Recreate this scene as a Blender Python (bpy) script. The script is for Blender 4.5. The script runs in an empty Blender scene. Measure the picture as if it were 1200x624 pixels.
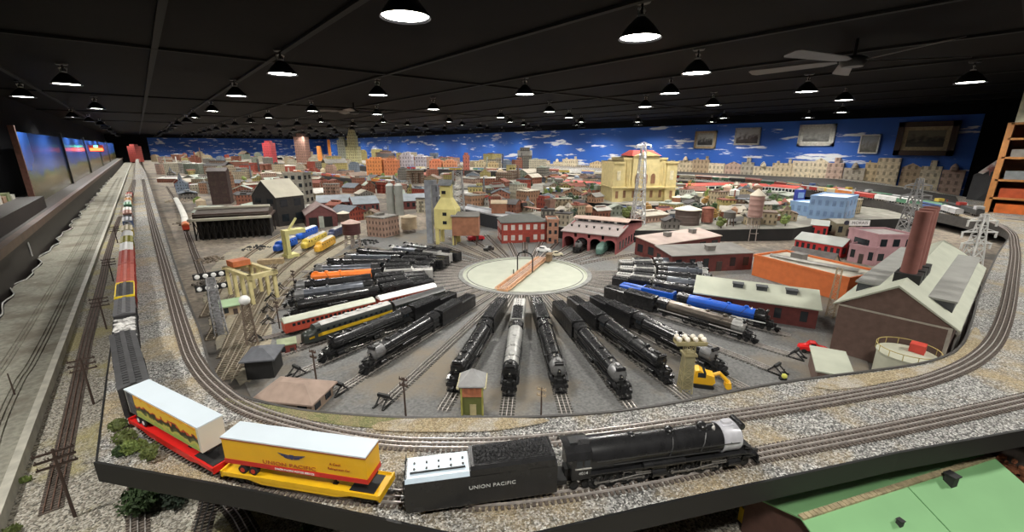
import bpy, math, random
from mathutils import Vector, Matrix
random.seed(11)
PI = math.pi
ORD = ['first','second','third','fourth','fifth','sixth','seventh','eighth','ninth','tenth','eleventh','twelfth','thirteenth','fourteenth','fifteenth','sixteenth','seventeenth','eighteenth','nineteenth','twentieth']
# ---------------------------------------------------------------- survey helpers
F = 500.0
TH = math.atan(140/F); CT, ST = math.cos(TH), math.sin(TH)
AZ = math.atan(439/(F/CT)); SA, CA = math.sin(AZ), math.cos(AZ)
H = 1.75
ZM, ZY, ZL = 1.03, 0.85, 0.70        # main line deck, yard deck, lower deck heights
def ray(px, py):
    v = 312-py; r = px-600; f = F*CT+v*ST; up = v*CT-F*ST
    return (r*CA+f*SA, -r*SA+f*CA, up)
def P(px, py, z):
    d = ray(px, py); t = (z-H)/d[2]
    return (d[0]*t, d[1]*t)
def MP(px, py, z): return (z-H)/ray(px, py)[2]      # metres seen per picture unit at that spot
def proj(X, Y, Z):
    r = X*CA-Y*SA; f = X*SA+Y*CA; u = Z-H
    dep = f*CT-u*ST; up = f*ST+u*CT
    return (600+F*r/dep, 312-F*up/dep)
RC = -AZ                                            # heading of a front that faces the aisle corner
# ---------------------------------------------------------------- object helpers
COL = bpy.context.scene.collection
def link(o): COL.objects.link(o); return o
def thing(name, label, cat, loc=(0, 0, 0), rz=0, group=None):
    o = bpy.data.objects.new(name, None); link(o); o.empty_display_size = .05
    o.location = loc; o.rotation_euler = (0, 0, rz); o['label'] = label; o['category'] = cat
    if group: o['group'] = group
    return o
def tag(o, label, cat, group=None, kind=None):
    o['label'] = label; o['category'] = cat
    if group: o['group'] = group
    if kind: o['kind'] = kind
    return o
class MB:
    def __init__(s): s.v = []; s.f = []; s.m = []; s.T = None
    def add(s, vs, fs, m=0):
        b = len(s.v)
        if s.T is not None: vs = [tuple(s.T @ Vector(p)) for p in vs]
        s.v += vs; s.f += [tuple(b+i for i in f) for f in fs]; s.m += [m]*len(fs); return s
    def box(s, x0, x1, y0, y1, z0, z1, m=0):
        return s.add([(x0,y0,z0),(x1,y0,z0),(x1,y1,z0),(x0,y1,z0),(x0,y0,z1),(x1,y0,z1),(x1,y1,z1),(x0,y1,z1)],
              [(3,2,1,0),(4,5,6,7),(0,1,5,4),(1,2,6,5),(2,3,7,6),(3,0,4,7)], m)
    def cb(s, x, y, z, w, d, h, m=0): return s.box(x-w/2, x+w/2, y-d/2, y+d/2, z, z+h, m)
    def prism(s, poly, z0, z1, m=0, mt=None):
        n = len(poly)
        a = sum(poly[i][0]*poly[(i+1)%n][1]-poly[(i+1)%n][0]*poly[i][1] for i in range(n))
        if a < 0: poly = poly[::-1]
        s.add([(p[0],p[1],z0) for p in poly]+[(p[0],p[1],z1) for p in poly], [tuple(range(n))[::-1]]+[(i,(i+1)%n,(i+1)%n+n,i+n) for i in range(n)], m)
        s.add([(p[0],p[1],z1) for p in poly], [tuple(range(n))], m if mt is None else mt); return s
    def extr(s, prof, x0, x1, m=0):                  # (y,z) outline swept along x
        n = len(prof)
        a = sum(prof[i][0]*prof[(i+1)%n][1]-prof[(i+1)%n][0]*prof[i][1] for i in range(n))
        if a < 0: prof = prof[::-1]
        return s.add([(x0,p[0],p[1]) for p in prof]+[(x1,p[0],p[1]) for p in prof], [tuple(range(n))[::-1], tuple(range(n,2*n))]+[(i,(i+1)%n,(i+1)%n+n,i+n) for i in range(n)], m)
    def extry(s, prof, y0, y1, m=0):                 # (x,z) outline swept along y
        n = len(prof)
        a = sum(prof[i][0]*prof[(i+1)%n][1]-prof[(i+1)%n][0]*prof[i][1] for i in range(n))
        if a > 0: prof = prof[::-1]
        return s.add([(p[0],y0,p[1]) for p in prof]+[(p[0],y1,p[1]) for p in prof], [tuple(range(n))[::-1], tuple(range(n,2*n))]+[(i,(i+1)%n,(i+1)%n+n,i+n) for i in range(n)], m)
    def rings(s, rs, m=0, caps=True, closed=False):
        n = len(rs[0]); vs = [p for r in rs for p in r]; fs = []
        k = len(rs)
        for j in range(k if closed else k-1):
            for i in range(n):
                a, b = j*n+i, j*n+(i+1)%n; c, d = ((j+1)%k)*n+(i+1)%n, ((j+1)%k)*n+i
                fs.append((a,b,c,d))
        if caps and not closed: fs += [tuple(range(n))[::-1], tuple(range((k-1)*n, k*n))]
        return s.add(vs, fs, m)
    def cyl(s, a, b, r, r2=None, n=12, m=0):
        a, b = Vector(a), Vector(b); d = (b-a).normalized(); u = d.orthogonal().normalized(); w = d.cross(u)
        r2 = r if r2 is None else r2
        R = lambda c, q: [tuple(c+u*(q*math.cos(2*PI*i/n))+w*(q*math.sin(2*PI*i/n))) for i in range(n)]
        return s.rings([R(a, r), R(b, max(r2, 1e-5))], m)
    def lathe(s, prof, n=20, m=0, axis='z', o=(0,0,0), caps=True):  # prof (radius, height)
        rs = []
        for r, h in prof:
            r = max(r, 1e-5); ring = []
            for i in range(n):
                c, q = r*math.cos(2*PI*i/n), r*math.sin(2*PI*i/n)
                ring.append((o[0]+c, o[1]+q, o[2]+h) if axis == 'z' else (o[0]+h, o[1]+c, o[2]+q) if axis == 'x' else (o[0]+q, o[1]+h, o[2]+c))
            rs.append(ring)
        return s.rings(rs, m, caps)
    def ball(s, c, r, n=10, m=0, sz=1):
        k = max(3, n//2)
        return s.lathe([(r*math.sin(PI*j/k), -r*sz*math.cos(PI*j/k)) for j in range(k+1)], n, m, 'z', c)
    def tube(s, pts, r, n=6, m=0, closed=False):
        rs = []; N = len(pts)
        for i, p in enumerate(pts):
            a = Vector(pts[i-1] if (i or closed) else pts[0]); b = Vector(pts[(i+1)%N] if (i < N-1 or closed) else pts[-1])
            d = (b-a).normalized(); u = d.cross(Vector((0,0,1)))
            u = u.normalized() if u.length > 1e-4 else Vector((1,0,0)); w = d.cross(u)
            rs.append([tuple(Vector(p)+u*(r*math.cos(2*PI*j/n))+w*(r*math.sin(2*PI*j/n))) for j in range(n)])
        return s.rings(rs, m, closed=closed)
    def build(s, name, mats, parent=None, smooth=True, loc=None, rz=0):
        me = bpy.data.meshes.new(name); me.from_pydata(s.v, [], s.f)
        if not isinstance(mats, (list, tuple)): mats = [mats]
        for q in mats: me.materials.append(q)
        if len(mats) > 1: me.polygons.foreach_set('material_index', s.m)
        if smooth:
            me.polygons.foreach_set('use_smooth', [True]*len(s.f)); me.set_sharp_from_angle(angle=.6)
        me.update()
        o = bpy.data.objects.new(name, me); link(o)
        if parent: o.parent = parent
        if loc: o.location = loc
        if rz: o.rotation_euler = (0,0,rz)
        return o
def copy_tree(o, parent=None):
    c = o.copy(); COL.objects.link(c); c.parent = parent
    for ch in [q for q in KIDS.get(o.name, [])]: copy_tree(ch, c)
    return c
KIDS = {}
def index_kids():
    KIDS.clear()
    for o in bpy.data.objects:
        if o.parent: KIDS.setdefault(o.parent.name, []).append(o)
def struct(o): o['kind'] = 'structure'; return o
def catmull(pts, step=.03, closed=False):
    out = []; N = len(pts); V = [Vector(p) for p in pts]
    rng = range(N) if closed else range(N-1)
    for i in rng:
        p0 = V[(i-1)%N] if (i or closed) else V[0]*2-V[1]; p1 = V[i]; p2 = V[(i+1)%N]
        p3 = V[(i+2)%N] if (i+2 < N or closed) else V[-1]*2-V[-2]
        k = max(1, int((p2-p1).length/step))
        for j in range(k):
            t = j/k
            out.append(.5*((2*p1)+(p2-p0)*t+(2*p0-5*p1+4*p2-p3)*t*t+(3*p1-p0-3*p2+p3)*t**3))
    if not closed: out.append(V[-1])
    return [(q.x, q.y) for q in out]
# ---------------------------------------------------------------- materials
MATS = {}
def nd(nt, kind, **kw):
    n = nt.nodes.new(kind)
    for k, v in kw.items():
        if k in ('operation','blend_type','feature','noise_dimensions','data_type','offset','offset_frequency','distance','gradient_type'): setattr(n, k, v)
        else: n.inputs[k].default_value = v
    return n
def base(name):
    m = bpy.data.materials.new(name); m.use_nodes = True; nt = m.node_tree
    return m, nt, nt.nodes['Principled BSDF']
def C4(c): return (c[0], c[1], c[2], 1)
def pm(name, c, rough=.6, metal=0, var=.25, scale=25, bump=0, coat=0, emit=0, dirt=None, dirt_scale=6):
    if name in MATS: return MATS[name]
    m, nt, b = base(name); L = nt.links
    tc = nd(nt, 'ShaderNodeTexCoord'); n = nd(nt, 'ShaderNodeTexNoise', Scale=scale, Detail=4.0)
    L.new(tc.outputs['Object'], n.inputs['Vector'])
    cr = nt.nodes.new('ShaderNodeValToRGB'); cr.color_ramp.elements[0].position = .3; cr.color_ramp.elements[1].position = .7
    cr.color_ramp.elements[0].color = C4([x*(1-var) for x in c]); cr.color_ramp.elements[1].color = C4([min(1, x*(1+var*.6)) for x in c])
    L.new(n.outputs['Fac'], cr.inputs[0]); out = cr.outputs[0]
    if dirt:
        n2 = nd(nt, 'ShaderNodeTexNoise', Scale=dirt_scale, Detail=5.0, Roughness=.65); L.new(tc.outputs['Object'], n2.inputs['Vector'])
        r2 = nt.nodes.new('ShaderNodeValToRGB'); r2.color_ramp.elements[0].position = .48; r2.color_ramp.elements[1].position = .62
        L.new(n2.outputs['Fac'], r2.inputs[0]); mx = nt.nodes.new('ShaderNodeMix'); mx.data_type = 'RGBA'
        L.new(r2.outputs[0], mx.inputs[0]); L.new(out, mx.inputs[6]); mx.inputs[7].default_value = C4(dirt); out = mx.outputs[2]
    L.new(out, b.inputs['Base Color']); b.inputs['Roughness'].default_value = rough; b.inputs['Metallic'].default_value = metal
    if coat: b.inputs['Coat Weight'].default_value = coat
    if bump:
        bp = nd(nt, 'ShaderNodeBump', Strength=bump, Distance=.002); n3 = nd(nt, 'ShaderNodeTexNoise', Scale=scale*6, Detail=3.0)
        L.new(tc.outputs['Object'], n3.inputs['Vector']); L.new(n3.outputs['Fac'], bp.inputs['Height']); L.new(bp.outputs[0], b.inputs['Normal'])
    if emit:
        b.inputs['Emission Color'].default_value = C4(c); b.inputs['Emission Strength'].default_value = emit
    MATS[name] = m; return m
def ballast(name, cols, patch, scale=170, patch_scale=3.5, lo=.5, hi=.62, bump=.8):
    m, nt, b = base(name); L = nt.links
    tc = nd(nt, 'ShaderNodeTexCoord')
    v = nd(nt, 'ShaderNodeTexVoronoi', Scale=scale); L.new(tc.outputs['Object'], v.inputs['Vector'])
    sep = nt.nodes.new('ShaderNodeSeparateColor'); L.new(v.outputs['Color'], sep.inputs[0])
    cr = nt.nodes.new('ShaderNodeValToRGB'); cr.color_ramp.interpolation = 'CONSTANT'
    els = cr.color_ramp.elements
    for i, c in enumerate(cols):
        e = els[i] if i < 2 else els.new(i/len(cols))
        e.position = i/len(cols); e.color = C4(c)
    L.new(sep.outputs[0], cr.inputs[0])
    n = nd(nt, 'ShaderNodeTexNoise', Scale=patch_scale, Detail=6.0, Roughness=.65); L.new(tc.outputs['Object'], n.inputs['Vector'])
    r2 = nt.nodes.new('ShaderNodeValToRGB'); r2.color_ramp.elements[0].position = lo; r2.color_ramp.elements[1].position = hi
    L.new(n.outputs['Fac'], r2.inputs[0])
    v2 = nd(nt, 'ShaderNodeTexNoise', Scale=scale*1.3, Detail=2.0); L.new(tc.outputs['Object'], v2.inputs['Vector'])
    r3 = nt.nodes.new('ShaderNodeValToRGB'); r3.color_ramp.elements[0].position = .35; r3.color_ramp.elements[1].position = .65
    r3.color_ramp.elements[0].color = C4([x*.5 for x in patch]); r3.color_ramp.elements[1].color = C4([min(1, x*1.4) for x in patch])
    L.new(v2.outputs['Fac'], r3.inputs[0])
    mu = nd(nt, 'ShaderNodeMath', operation='MULTIPLY'); mu.inputs[1].default_value = .75; L.new(r2.outputs[0], mu.inputs[0])
    mx = nt.nodes.new('ShaderNodeMix'); mx.data_type = 'RGBA'; L.new(mu.outputs[0], mx.inputs[0]); L.new(cr.outputs[0], mx.inputs[6]); L.new(r3.outputs[0], mx.inputs[7])
    L.new(mx.outputs[2], b.inputs['Base Color']); b.inputs['Roughness'].default_value = .85
    bp = nd(nt, 'ShaderNodeBump', Strength=bump, Distance=.004); L.new(v.outputs['Distance'], bp.inputs['Height']); bp.invert = True
    L.new(bp.outputs[0], b.inputs['Normal']); return m
def winwall(c, win, sx=.045, sz=.06, fr=.55, rough=.75, lit=None):
    key = ('ww', tuple(c), tuple(win), sx, sz, fr)
    if key in MATS: return MATS[key]
    m, nt, b = base('painted_wall_with_windows'); L = nt.links
    tc = nd(nt, 'ShaderNodeTexCoord'); sp = nt.nodes.new('ShaderNodeSeparateXYZ'); L.new(tc.outputs['Object'], sp.inputs[0])
    def cell(sock, size, frac, off):
        a = nd(nt, 'ShaderNodeMath', operation='DIVIDE'); L.new(sock, a.inputs[0]); a.inputs[1].default_value = size
        o = nd(nt, 'ShaderNodeMath', operation='ADD'); L.new(a.outputs[0], o.inputs[0]); o.inputs[1].default_value = off+50
        f = nd(nt, 'ShaderNodeMath', operation='FRACT'); L.new(o.outputs[0], f.inputs[0])
        l = nd(nt, 'ShaderNodeMath', operation='LESS_THAN'); L.new(f.outputs[0], l.inputs[0]); l.inputs[1].default_value = frac; return l
    ad = nd(nt, 'ShaderNodeMath', operation='ADD'); L.new(sp.outputs[0], ad.inputs[0]); L.new(sp.outputs[1], ad.inputs[1])
    a = cell(ad.outputs[0], sx, fr*.8, .2); z = cell(sp.outputs[2], sz, fr, .75)
    mu = nd(nt, 'ShaderNodeMath', operation='MULTIPLY'); L.new(a.outputs[0], mu.inputs[0]); L.new(z.outputs[0], mu.inputs[1])
    n = nd(nt, 'ShaderNodeTexNoise', Scale=18.0, Detail=5.0); L.new(tc.outputs['Object'], n.inputs['Vector'])
    cr = nt.nodes.new('ShaderNodeValToRGB'); cr.color_ramp.elements[0].position = .3; cr.color_ramp.elements[1].position = .7
    cr.color_ramp.elements[0].color = C4([x*.7 for x in c]); cr.color_ramp.elements[1].color = C4([min(1, x*1.12) for x in c]); L.new(n.outputs['Fac'], cr.inputs[0])
    mx = nt.nodes.new('ShaderNodeMix'); mx.data_type = 'RGBA'; L.new(mu.outputs[0], mx.inputs[0]); L.new(cr.outputs[0], mx.inputs[6]); mx.inputs[7].default_value = C4(win)
    L.new(mx.outputs[2], b.inputs['Base Color']); b.inputs['Roughness'].default_value = rough
    MATS[key] = m; return m
def emis(name, c, s):
    if name in MATS: return MATS[name]
    m, nt, b = base(name); b.inputs['Base Color'].default_value = C4(c); b.inputs['Emission Color'].default_value = C4(c); b.inputs['Emission Strength'].default_value = s
    MATS[name] = m; return m
BLK = pm('black_loco_paint', (.016,.016,.017), .27, .0, .3, 40)
BLK2 = pm('soot_black', (.012,.012,.012), .6, 0, .3, 60)
IRON = pm('dull_iron', (.05,.05,.05), .45, .6, .3, 60)
GUN = pm('graphite_smokebox', (.21,.21,.21), .4, .35, .25, 60)
SILV = pm('silver_paint', (.55,.56,.57), .32, .5, .15, 60)
STEEL = pm('bright_steel', (.62,.60,.57), .28, .45, .2, 60)
RAIL = pm('rail_steel', (.50,.46,.43), .35, .25, .3, 60)
RUSTR = pm('rusty_rail', (.20,.12,.09), .6, .3, .3, 60)
TIE = pm('creosote_sleeper', (.13,.105,.088), .85, 0, .45, 120)
COAL = pm('coal', (.03,.03,.032), .5, 0, .6, 220, bump=1)
GLASS = pm('dark_glass', (.02,.025,.03), .12)
WHITE = pm('white_paint', (.8,.8,.78), .4, 0, .06)
# ---------------------------------------------------------------- room shell
WX0, WX1, WY0, WY1 = -1.55, 12.4, -2.6, 40.0
CEIL = H+.80
m_ceil = pm('black_ceiling_tile', (.0042,.0036,.0038), .8, 0, .5, 1.2)
m_black = pm('black_wall_paint', (.008,.008,.010), .85, 0, .2, 3)
for q_ in (m_ceil, m_black): q_.node_tree.nodes['Principled BSDF'].inputs['Specular IOR Level'].default_value = .12
def mural_mat():
    m, nt, b = base('blue_sky_mural'); L = nt.links
    tc = nd(nt, 'ShaderNodeTexCoord'); mp = nt.nodes.new('ShaderNodeMapping'); mp.inputs['Scale'].default_value = (1,.55,4.2)
    L.new(tc.outputs['Object'], mp.inputs[0])
    n = nd(nt, 'ShaderNodeTexNoise', Scale=1.9, Detail=5.0, Roughness=.55); L.new(mp.outputs[0], n.inputs['Vector'])
    cr = nt.nodes.new('ShaderNodeValToRGB'); cr.color_ramp.elements[0].position = .585; cr.color_ramp.elements[1].position = .625
    L.new(n.outputs['Fac'], cr.inputs[0])
    n2 = nd(nt, 'ShaderNodeTexNoise', Scale=.7, Detail=2.0); L.new(tc.outputs['Object'], n2.inputs['Vector'])
    c2 = nt.nodes.new('ShaderNodeValToRGB'); c2.color_ramp.elements[0].color = (.015,.065,.33,1); c2.color_ramp.elements[1].color = (.03,.17,.68,1)
    L.new(n2.outputs['Fac'], c2.inputs[0])
    mx = nt.nodes.new('ShaderNodeMix'); mx.data_type = 'RGBA'; L.new(cr.outputs[0], mx.inputs[0]); L.new(c2.outputs[0], mx.inputs[6]); mx.inputs[7].default_value = (.75,.79,.84,1)
    L.new(mx.outputs[2], b.inputs['Base Color']); b.inputs['Roughness'].default_value = .55
    return m
m_mural = mural_mat()
struct(MB().box(WX0-.1, WX1+.1, WY0-.1, WY1+.1, -.1, 0).build('floor', pm('grey_carpet', (.03,.03,.032), .95, 0, .4, 30), smooth=False))
struct(MB().box(WX0-.1, WX1+.1, WY0-.1, WY1+.1, CEIL, CEIL+.1).build('ceiling', m_ceil, smooth=False))
struct(MB().box(WX0-.1, WX0, WY0-.1, WY1+.1, 0, CEIL).build('wall_left', m_black, smooth=False))
w = MB().box(WX1, WX1+.1, WY0-.1, WY1+.1, 0, CEIL)
struct(w.build('wall_right', m_black, smooth=False))
struct(MB().box(WX0, WX1, WY1, WY1+.1, 0, CEIL).build('wall_back', m_black, smooth=False))
struct(MB().box(WX0, WX1, WY0-.1, WY0, 0, CEIL).build('wall_front', m_black, smooth=False))
# painted sky on the long wall and the far wall
sky1 = struct(MB().box(WX1-.03, WX1, .75, WY1, .55, H+.6).build('wall_mural_right', m_mural, smooth=False))
sky2 = struct(MB().box(.6, WX1-.03, WY1-.03, WY1, .55, H+.6).build('wall_mural_back', m_mural, smooth=False))
# ceiling battens
k = 0
for X in (-.95, .25, 1.1, 2.3, 3.62, 4.9, 6.1, 7.4, 8.7, 10.0, 11.2):
    k += 1; struct(MB().box(X-.022, X+.022, WY0, WY1, CEIL-.02, CEIL).build('trim_%d' % k, pm('batten_black', (.004,.004,.004), .8), smooth=False))
for Y in (0.2, 4.9, 9.6, 14.3, 19):
    k += 1; struct(MB().box(WX0, WX1, Y-.018, Y+.018, CEIL-.022, CEIL-.001).build('trim_%d' % k, MATS['batten_black'], smooth=False))
# ---------------------------------------------------------------- layout decks
BAL = ballast('grey_ballast', [(.07,.07,.068),(.33,.325,.31),(.13,.128,.12),(.46,.455,.43),(.20,.195,.18),(.37,.36,.34),(.10,.097,.09),(.68,.67,.64)], (.42,.32,.17), 270, 4.2, .47, .66)
BAL2 = ballast('brown_ballast', [(.12,.11,.09),(.42,.40,.34),(.22,.20,.16),(.60,.57,.50),(.30,.27,.22),(.5,.46,.38)], (.46,.40,.18), 190, 2.6, .5, .6)
YARDM = pm('yard_cinders', (.17,.17,.165), .9, 0, .35, 90, .5, dirt=(.20,.17,.13), dirt_scale=2.2)
CITYM = pm('city_ground', (.24,.20,.155), .9, 0, .5, 30, .3, dirt=(.10,.09,.08), dirt_scale=1.6)
DUST = pm('dusty_scenery', (.34,.33,.27), .95, 0, .3, 45, .8, dirt=(.2,.18,.14), dirt_scale=3)
FASC = pm('black_fascia', (.010,.010,.010), .55, 0, .2, 10)
inner_px = [(163,190),(170,201),(186,250),(206,312),(220,352),(234,387),(247,430),(268,458),(300,470),(350,481),(420,488),(500,491),(640,489),(760,478),(900,452),(1000,438),(1060,430),(1100,421),(1125,407),(1138,380),(1150,340),(1168,300),(1183,268),(1140,258),(1080,246),(980,228),(850,215),(640,204),(480,196)]
inner = catmull([P(x, y, ZM) for x, y in inner_px], .04)
outer = [(-.205, 39), (-.206, 1.8)] + [P(x, y, ZM) for x, y in [(113,541),(300,575),(520,623),(576,632),(632,623),(750,595),(900,562.5),(1050,530),(1200,503),(1330,468),(1440,424),(1500,370),(1490,318),(1420,285),(1320,262),(1240,249),(1180,240),(1120,229),(1060,219),(980,209),(850,201),(740,196)]]
i_c = 3; outline = outer[:11] + catmull(outer[11:], .08) + [(11.0, 22), (11.0, 39)]
far_in = [p for p in inner]
# plateau: ring between inner and outer; built as a triangulated polygon
def ring_deck(name, outl, inl, z0, z1, mt, ms):
    import bmesh
    from mathutils.geometry import tessellate_polygon
    poly = outl + inl[::-1]
    vs = [Vector((p[0], p[1], 0)) for p in poly]
    tris = tessellate_polygon([vs])
    b = MB(); n = len(poly)
    up = [];
    for t in tris:
        a, c, d = [poly[i] for i in t]
        up.append(t if (c[0]-a[0])*(d[1]-a[1])-(d[0]-a[0])*(c[1]-a[1]) > 0 else t[::-1])
    b.add([(p[0],p[1],z1) for p in poly], up, 0)
    b.add([(p[0],p[1],z0) for p in poly], [t[::-1] for t in up], 1)
    b.add([(p[0],p[1],z0) for p in poly]+[(p[0],p[1],z1) for p in poly], [(i,(i+1)%n,(i+1)%n+n,i+n) for i in range(n)], 1)
    return b.build(name, [mt, ms], smooth=False)
inl = [(inner[0][0], 39)] + inner + [(inner[-1][0], 39)]
plate = ring_deck('ballasted_main_line_deck', outline, inl, ZM-.035, ZM, BAL, FASC)
tag(plate, 'grey stone ballasted deck carrying the outer main line round the yard', 'layout deck', kind='structure')
def offset_out(pts, d):
    out = []
    for i, p in enumerate(pts):
        a = Vector(pts[max(i-1,0)]); c = Vector(pts[min(i+1,len(pts)-1)]); q = (c-a).normalized(); out.append((p[0]-q.y*d, p[1]+q.x*d))
    return out
# thin dark edge along the yard side and black fascia board outside
def ribbon(pts, z0, z1, th, name, mat, label, cat):
    b = MB(); L = []; R = []
    for i, p in enumerate(pts):
        a = Vector(pts[max(i-1,0)]); c = Vector(pts[min(i+1,len(pts)-1)]); d = (c-a).normalized(); nn = Vector((-d.y, d.x))
        L.append((p[0]+nn.x*th/2, p[1]+nn.y*th/2)); R.append((p[0]-nn.x*th/2, p[1]-nn.y*th/2))
    rs = [[(L[i][0],L[i][1],z0),(R[i][0],R[i][1],z0),(R[i][0],R[i][1],z1),(L[i][0],L[i][1],z1)] for i in range(len(pts))]
    b.rings(rs); o = b.build(name, mat, smooth=False); tag(o, label, cat); return o
struct(ribbon(inner[3:], ZM-.10, ZM+.004, .008, 'deck_edging', pm('edge_grey', (.06,.055,.05), .6), 'thin dark edging strip along the yard side of the main line deck', 'edging'))
fpts = outline[2:-2]
struct(ribbon(offset_out(fpts, -.0035), ZM-.052, ZM+.002, .006, 'fascia_board', FASC, 'black fascia board along the outside of the curved main line deck', 'fascia'))
struct(ribbon([(-.2055,14),(-.2055,6),(-.206,3),(-.206,1.8),P(113,541,ZM)], ZM-.045, ZM+.002, .004, 'fascia_side', FASC, 'thin black edge of the main line deck beside the lower left tracks', 'fascia'))
# ballast shoulder / grass verge strip inside the curve
def patch(poly, z, name, mat, label, cat, kind='stuff'):
    b = MB(); c = Vector((sum(p[0] for p in poly)/len(poly), sum(p[1] for p in poly)/len(poly)))
    pts = catmull(poly, .02, True); rp = []
    for p in pts:
        d = Vector(p)-c; q = c+d*(1+random.uniform(-.02,.02)); rp.append((q.x, q.y))
    b.prism(rp, z-.002, z); o = b.build(name, mat, smooth=False); tag(o, label, cat, kind=kind); return o
GRS = ballast('dry_grass_mat', [(.13,.15,.05),(.22,.22,.09),(.30,.26,.13),(.18,.19,.08)], (.33,.26,.15), 300, 9, .5, .62)
TANG = ballast('tan_ground_mat', [(.42,.34,.2),(.3,.23,.13),(.5,.42,.28),(.25,.2,.12)], (.5,.47,.42), 300, 9, .5, .62)
gp = lambda L: [P(x, y, ZM) for x, y in L]
patch(gp([(262,468),(330,478),(420,488),(500,492),(560,493),(520,502),(440,503),(350,492),(300,482)]), ZM+.003, 'grass_verge', GRS, 'strip of dry green grass along the inside of the nearest curve', 'grass')
patch(gp([(470,493),(640,493),(590,505),(520,508),(440,505)]), ZM+.0045, 'sandy_verge', TANG, 'sandy tan ground between the grass verge and the rails behind the tender', 'ground')
patch(gp([(960,447),(1060,433),(1105,424),(1128,407),(1142,385),(1150,400),(1130,418),(1080,440),(980,458)]), ZM+.003, 'sandy_verge', TANG, 'ochre sandy strip on the deck before the brown factory', 'ground')
# yard and city ground
yard_poly = [(.06,39),(.06,2.2),(.09,1.7),(.2,1.35)]+[P(x, y, ZM) for x, y in [(268,470),(300,480),(420,496),(500,499),(640,497),(760,486),(900,460),(1000,446),(1100,430),(1140,400)]]+[(3.2,-.1),(4.5,-.3),(6.0,-.3),(6.9,.2),(8.0,1.5),(9.6,3.5),(10.6,6),(11,12),(11,39)]
b = MB(); b.prism(yard_poly, ZY-.04, ZY)
struct(tag(b.build('city_base', CITYM, smooth=False), 'brown scenery base of the model city', 'ground'))
CX, CY = 2.0, 2.22
b = MB(); n = 72; fan = []
for i in range(n):
    a = 2*PI*i/n; r = 2.0+.06*math.sin(5*a)+.04*math.sin(11*a)
    fan.append((max(CX+r*math.cos(a), .16), CY+r*math.sin(a)))
b.prism(fan, ZY, ZY+.003); tag(b.build('cinder_ground', YARDM, smooth=False), 'grey cinder ground of the engine yard around the turntable', 'ground', kind='stuff')
# lower deck in front and to the left
LOWM = BAL2
b = MB(); b.box(-.48, 1.9, WY0+1.9, 39, ZL-.05, ZL)
struct(tag(b.build('lower_deck', LOWM, smooth=False), 'lower ballasted deck beside and under the main line', 'layout deck'))
b = MB(); b.box(1.9, 3.2, -.9, 1.0, ZL-.05, ZL); struct(b.build('floor_lower_deck', pm('dark_brown_ground', (.09,.07,.055), .9, 0, .4, 30), smooth=False))
b = MB(); wav = []
pts = [(-.50,-.6),(-.50,39),(-.84,39)]
y = 20.0
while y > -.6:
    wav.append((-.86+.022*math.sin(y*5)+.02*math.sin(y*11.3+1)+random.uniform(-.006,.006), y)); y -= .09
b.prism(pts+wav, ZL-.03, ZL+.03); struct(tag(b.build('side_layout_deck', DUST, smooth=False), 'dusty grey deck left of the white ledge', 'layout deck'))
b = MB(); b.box(-.503, -.478, -.6, 39, ZL-.05, ZL+.045); tag(b.build('white_ledge', pm('dirty_white_ledge', (.55,.53,.45), .6, 0, .25, 20)), 'long pale painted ledge between the side deck and the lower tracks', 'ledge')
# pale torn cloth edge of the side deck
b = MB(); b.tube([(p[0]-.006, p[1], ZL+.03+.012*abs(math.sin(p[1]*7))) for p in wav], .0045, 5)
tag(b.build('cloth_hem', pm('plastic_hem', (.5,.5,.46), .4), smooth=True), 'pale wavy plastic hem hanging along the outer rim of the side deck', 'cloth')
# side shelf with brown rail, painted backdrop
struct(MB().box(-1.5, -.90, -1.6, 39, .3, 1.0).build('wall_shelf_front', pm('dark_cabinet', (.02,.015,.012), .5, 0, .3, 5), smooth=False))
t = thing('display_shelf', 'dark wooden display shelf with brown front rail running along the left wall', 'shelf', (0,0,0))
MB().box(-1.5, -.9, -1.6, 39, 1.0, 1.03).build('shelf_board', pm('shelf_dark', (.03,.024,.02), .5), t, smooth=False)
MB().box(-.92, -.865, -1.6, 39, .985, 1.05).build('front_rail', pm('brown_rail_wood', (.10,.055,.035), .4, 0, .4, 8), t, smooth=False)
tg = thing('price_tag', 'small white paper strip stuck upright on the dark cabinet under the left shelf', 'tag', (-.864, *P(38,290,.88)[1:], 0))
MB().box(-.034, -.028, -.012, .012, .80, .93).build('paper', WHITE, tg, smooth=False); tg.location.x = -.862
def backdrop_mat():
    m, nt, b = base('glossy_landscape_backdrop'); L = nt.links
    tc = nd(nt, 'ShaderNodeTexCoord'); sp = nt.nodes.new('ShaderNodeSeparateXYZ'); L.new(tc.outputs['Object'], sp.inputs[0])
    n = nd(nt, 'ShaderNodeTexNoise', Scale=3.0, Detail=5.0); L.new(tc.outputs['Object'], n.inputs['Vector'])
    a = nd(nt, 'ShaderNodeMath', operation='MULTIPLY_ADD'); L.new(n.outputs['Fac'], a.inputs[0]); a.inputs[1].default_value = -.35; L.new(sp.outputs[2], a.inputs[2])
    cr = nt.nodes.new('ShaderNodeValToRGB'); e = cr.color_ramp.elements
    e[0].position = .98; e[0].color = (.1,.1,.03,1); e[1].position = 1.0; e[1].color = (.02,.05,.2,1)
    mr = nt.nodes.new('ShaderNodeMapRange'); mr.inputs[1].default_value = .9; mr.inputs[2].default_value = 1.7; L.new(a.outputs[0], mr.inputs[0])
    e[0].position = 0; e[0].color = (.10,.09,.03,1); e[1].position = .62; e[1].color = (.04,.14,.55,1)
    x = e.new(.25); x.color = (.26,.20,.08,1); x = e.new(.36); x.color = (.10,.17,.05,1); x = e.new(.42); x.color = (.05,.15,.5,1)
    L.new(mr.outputs[0], cr.inputs[0]); L.new(cr.outputs[0], b.inputs['Base Color']); b.inputs['Roughness'].default_value = .2
    return m
m_bd = backdrop_mat()
ys = [8.1, 12.4, 17.2, 23, 29, 37]
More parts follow.
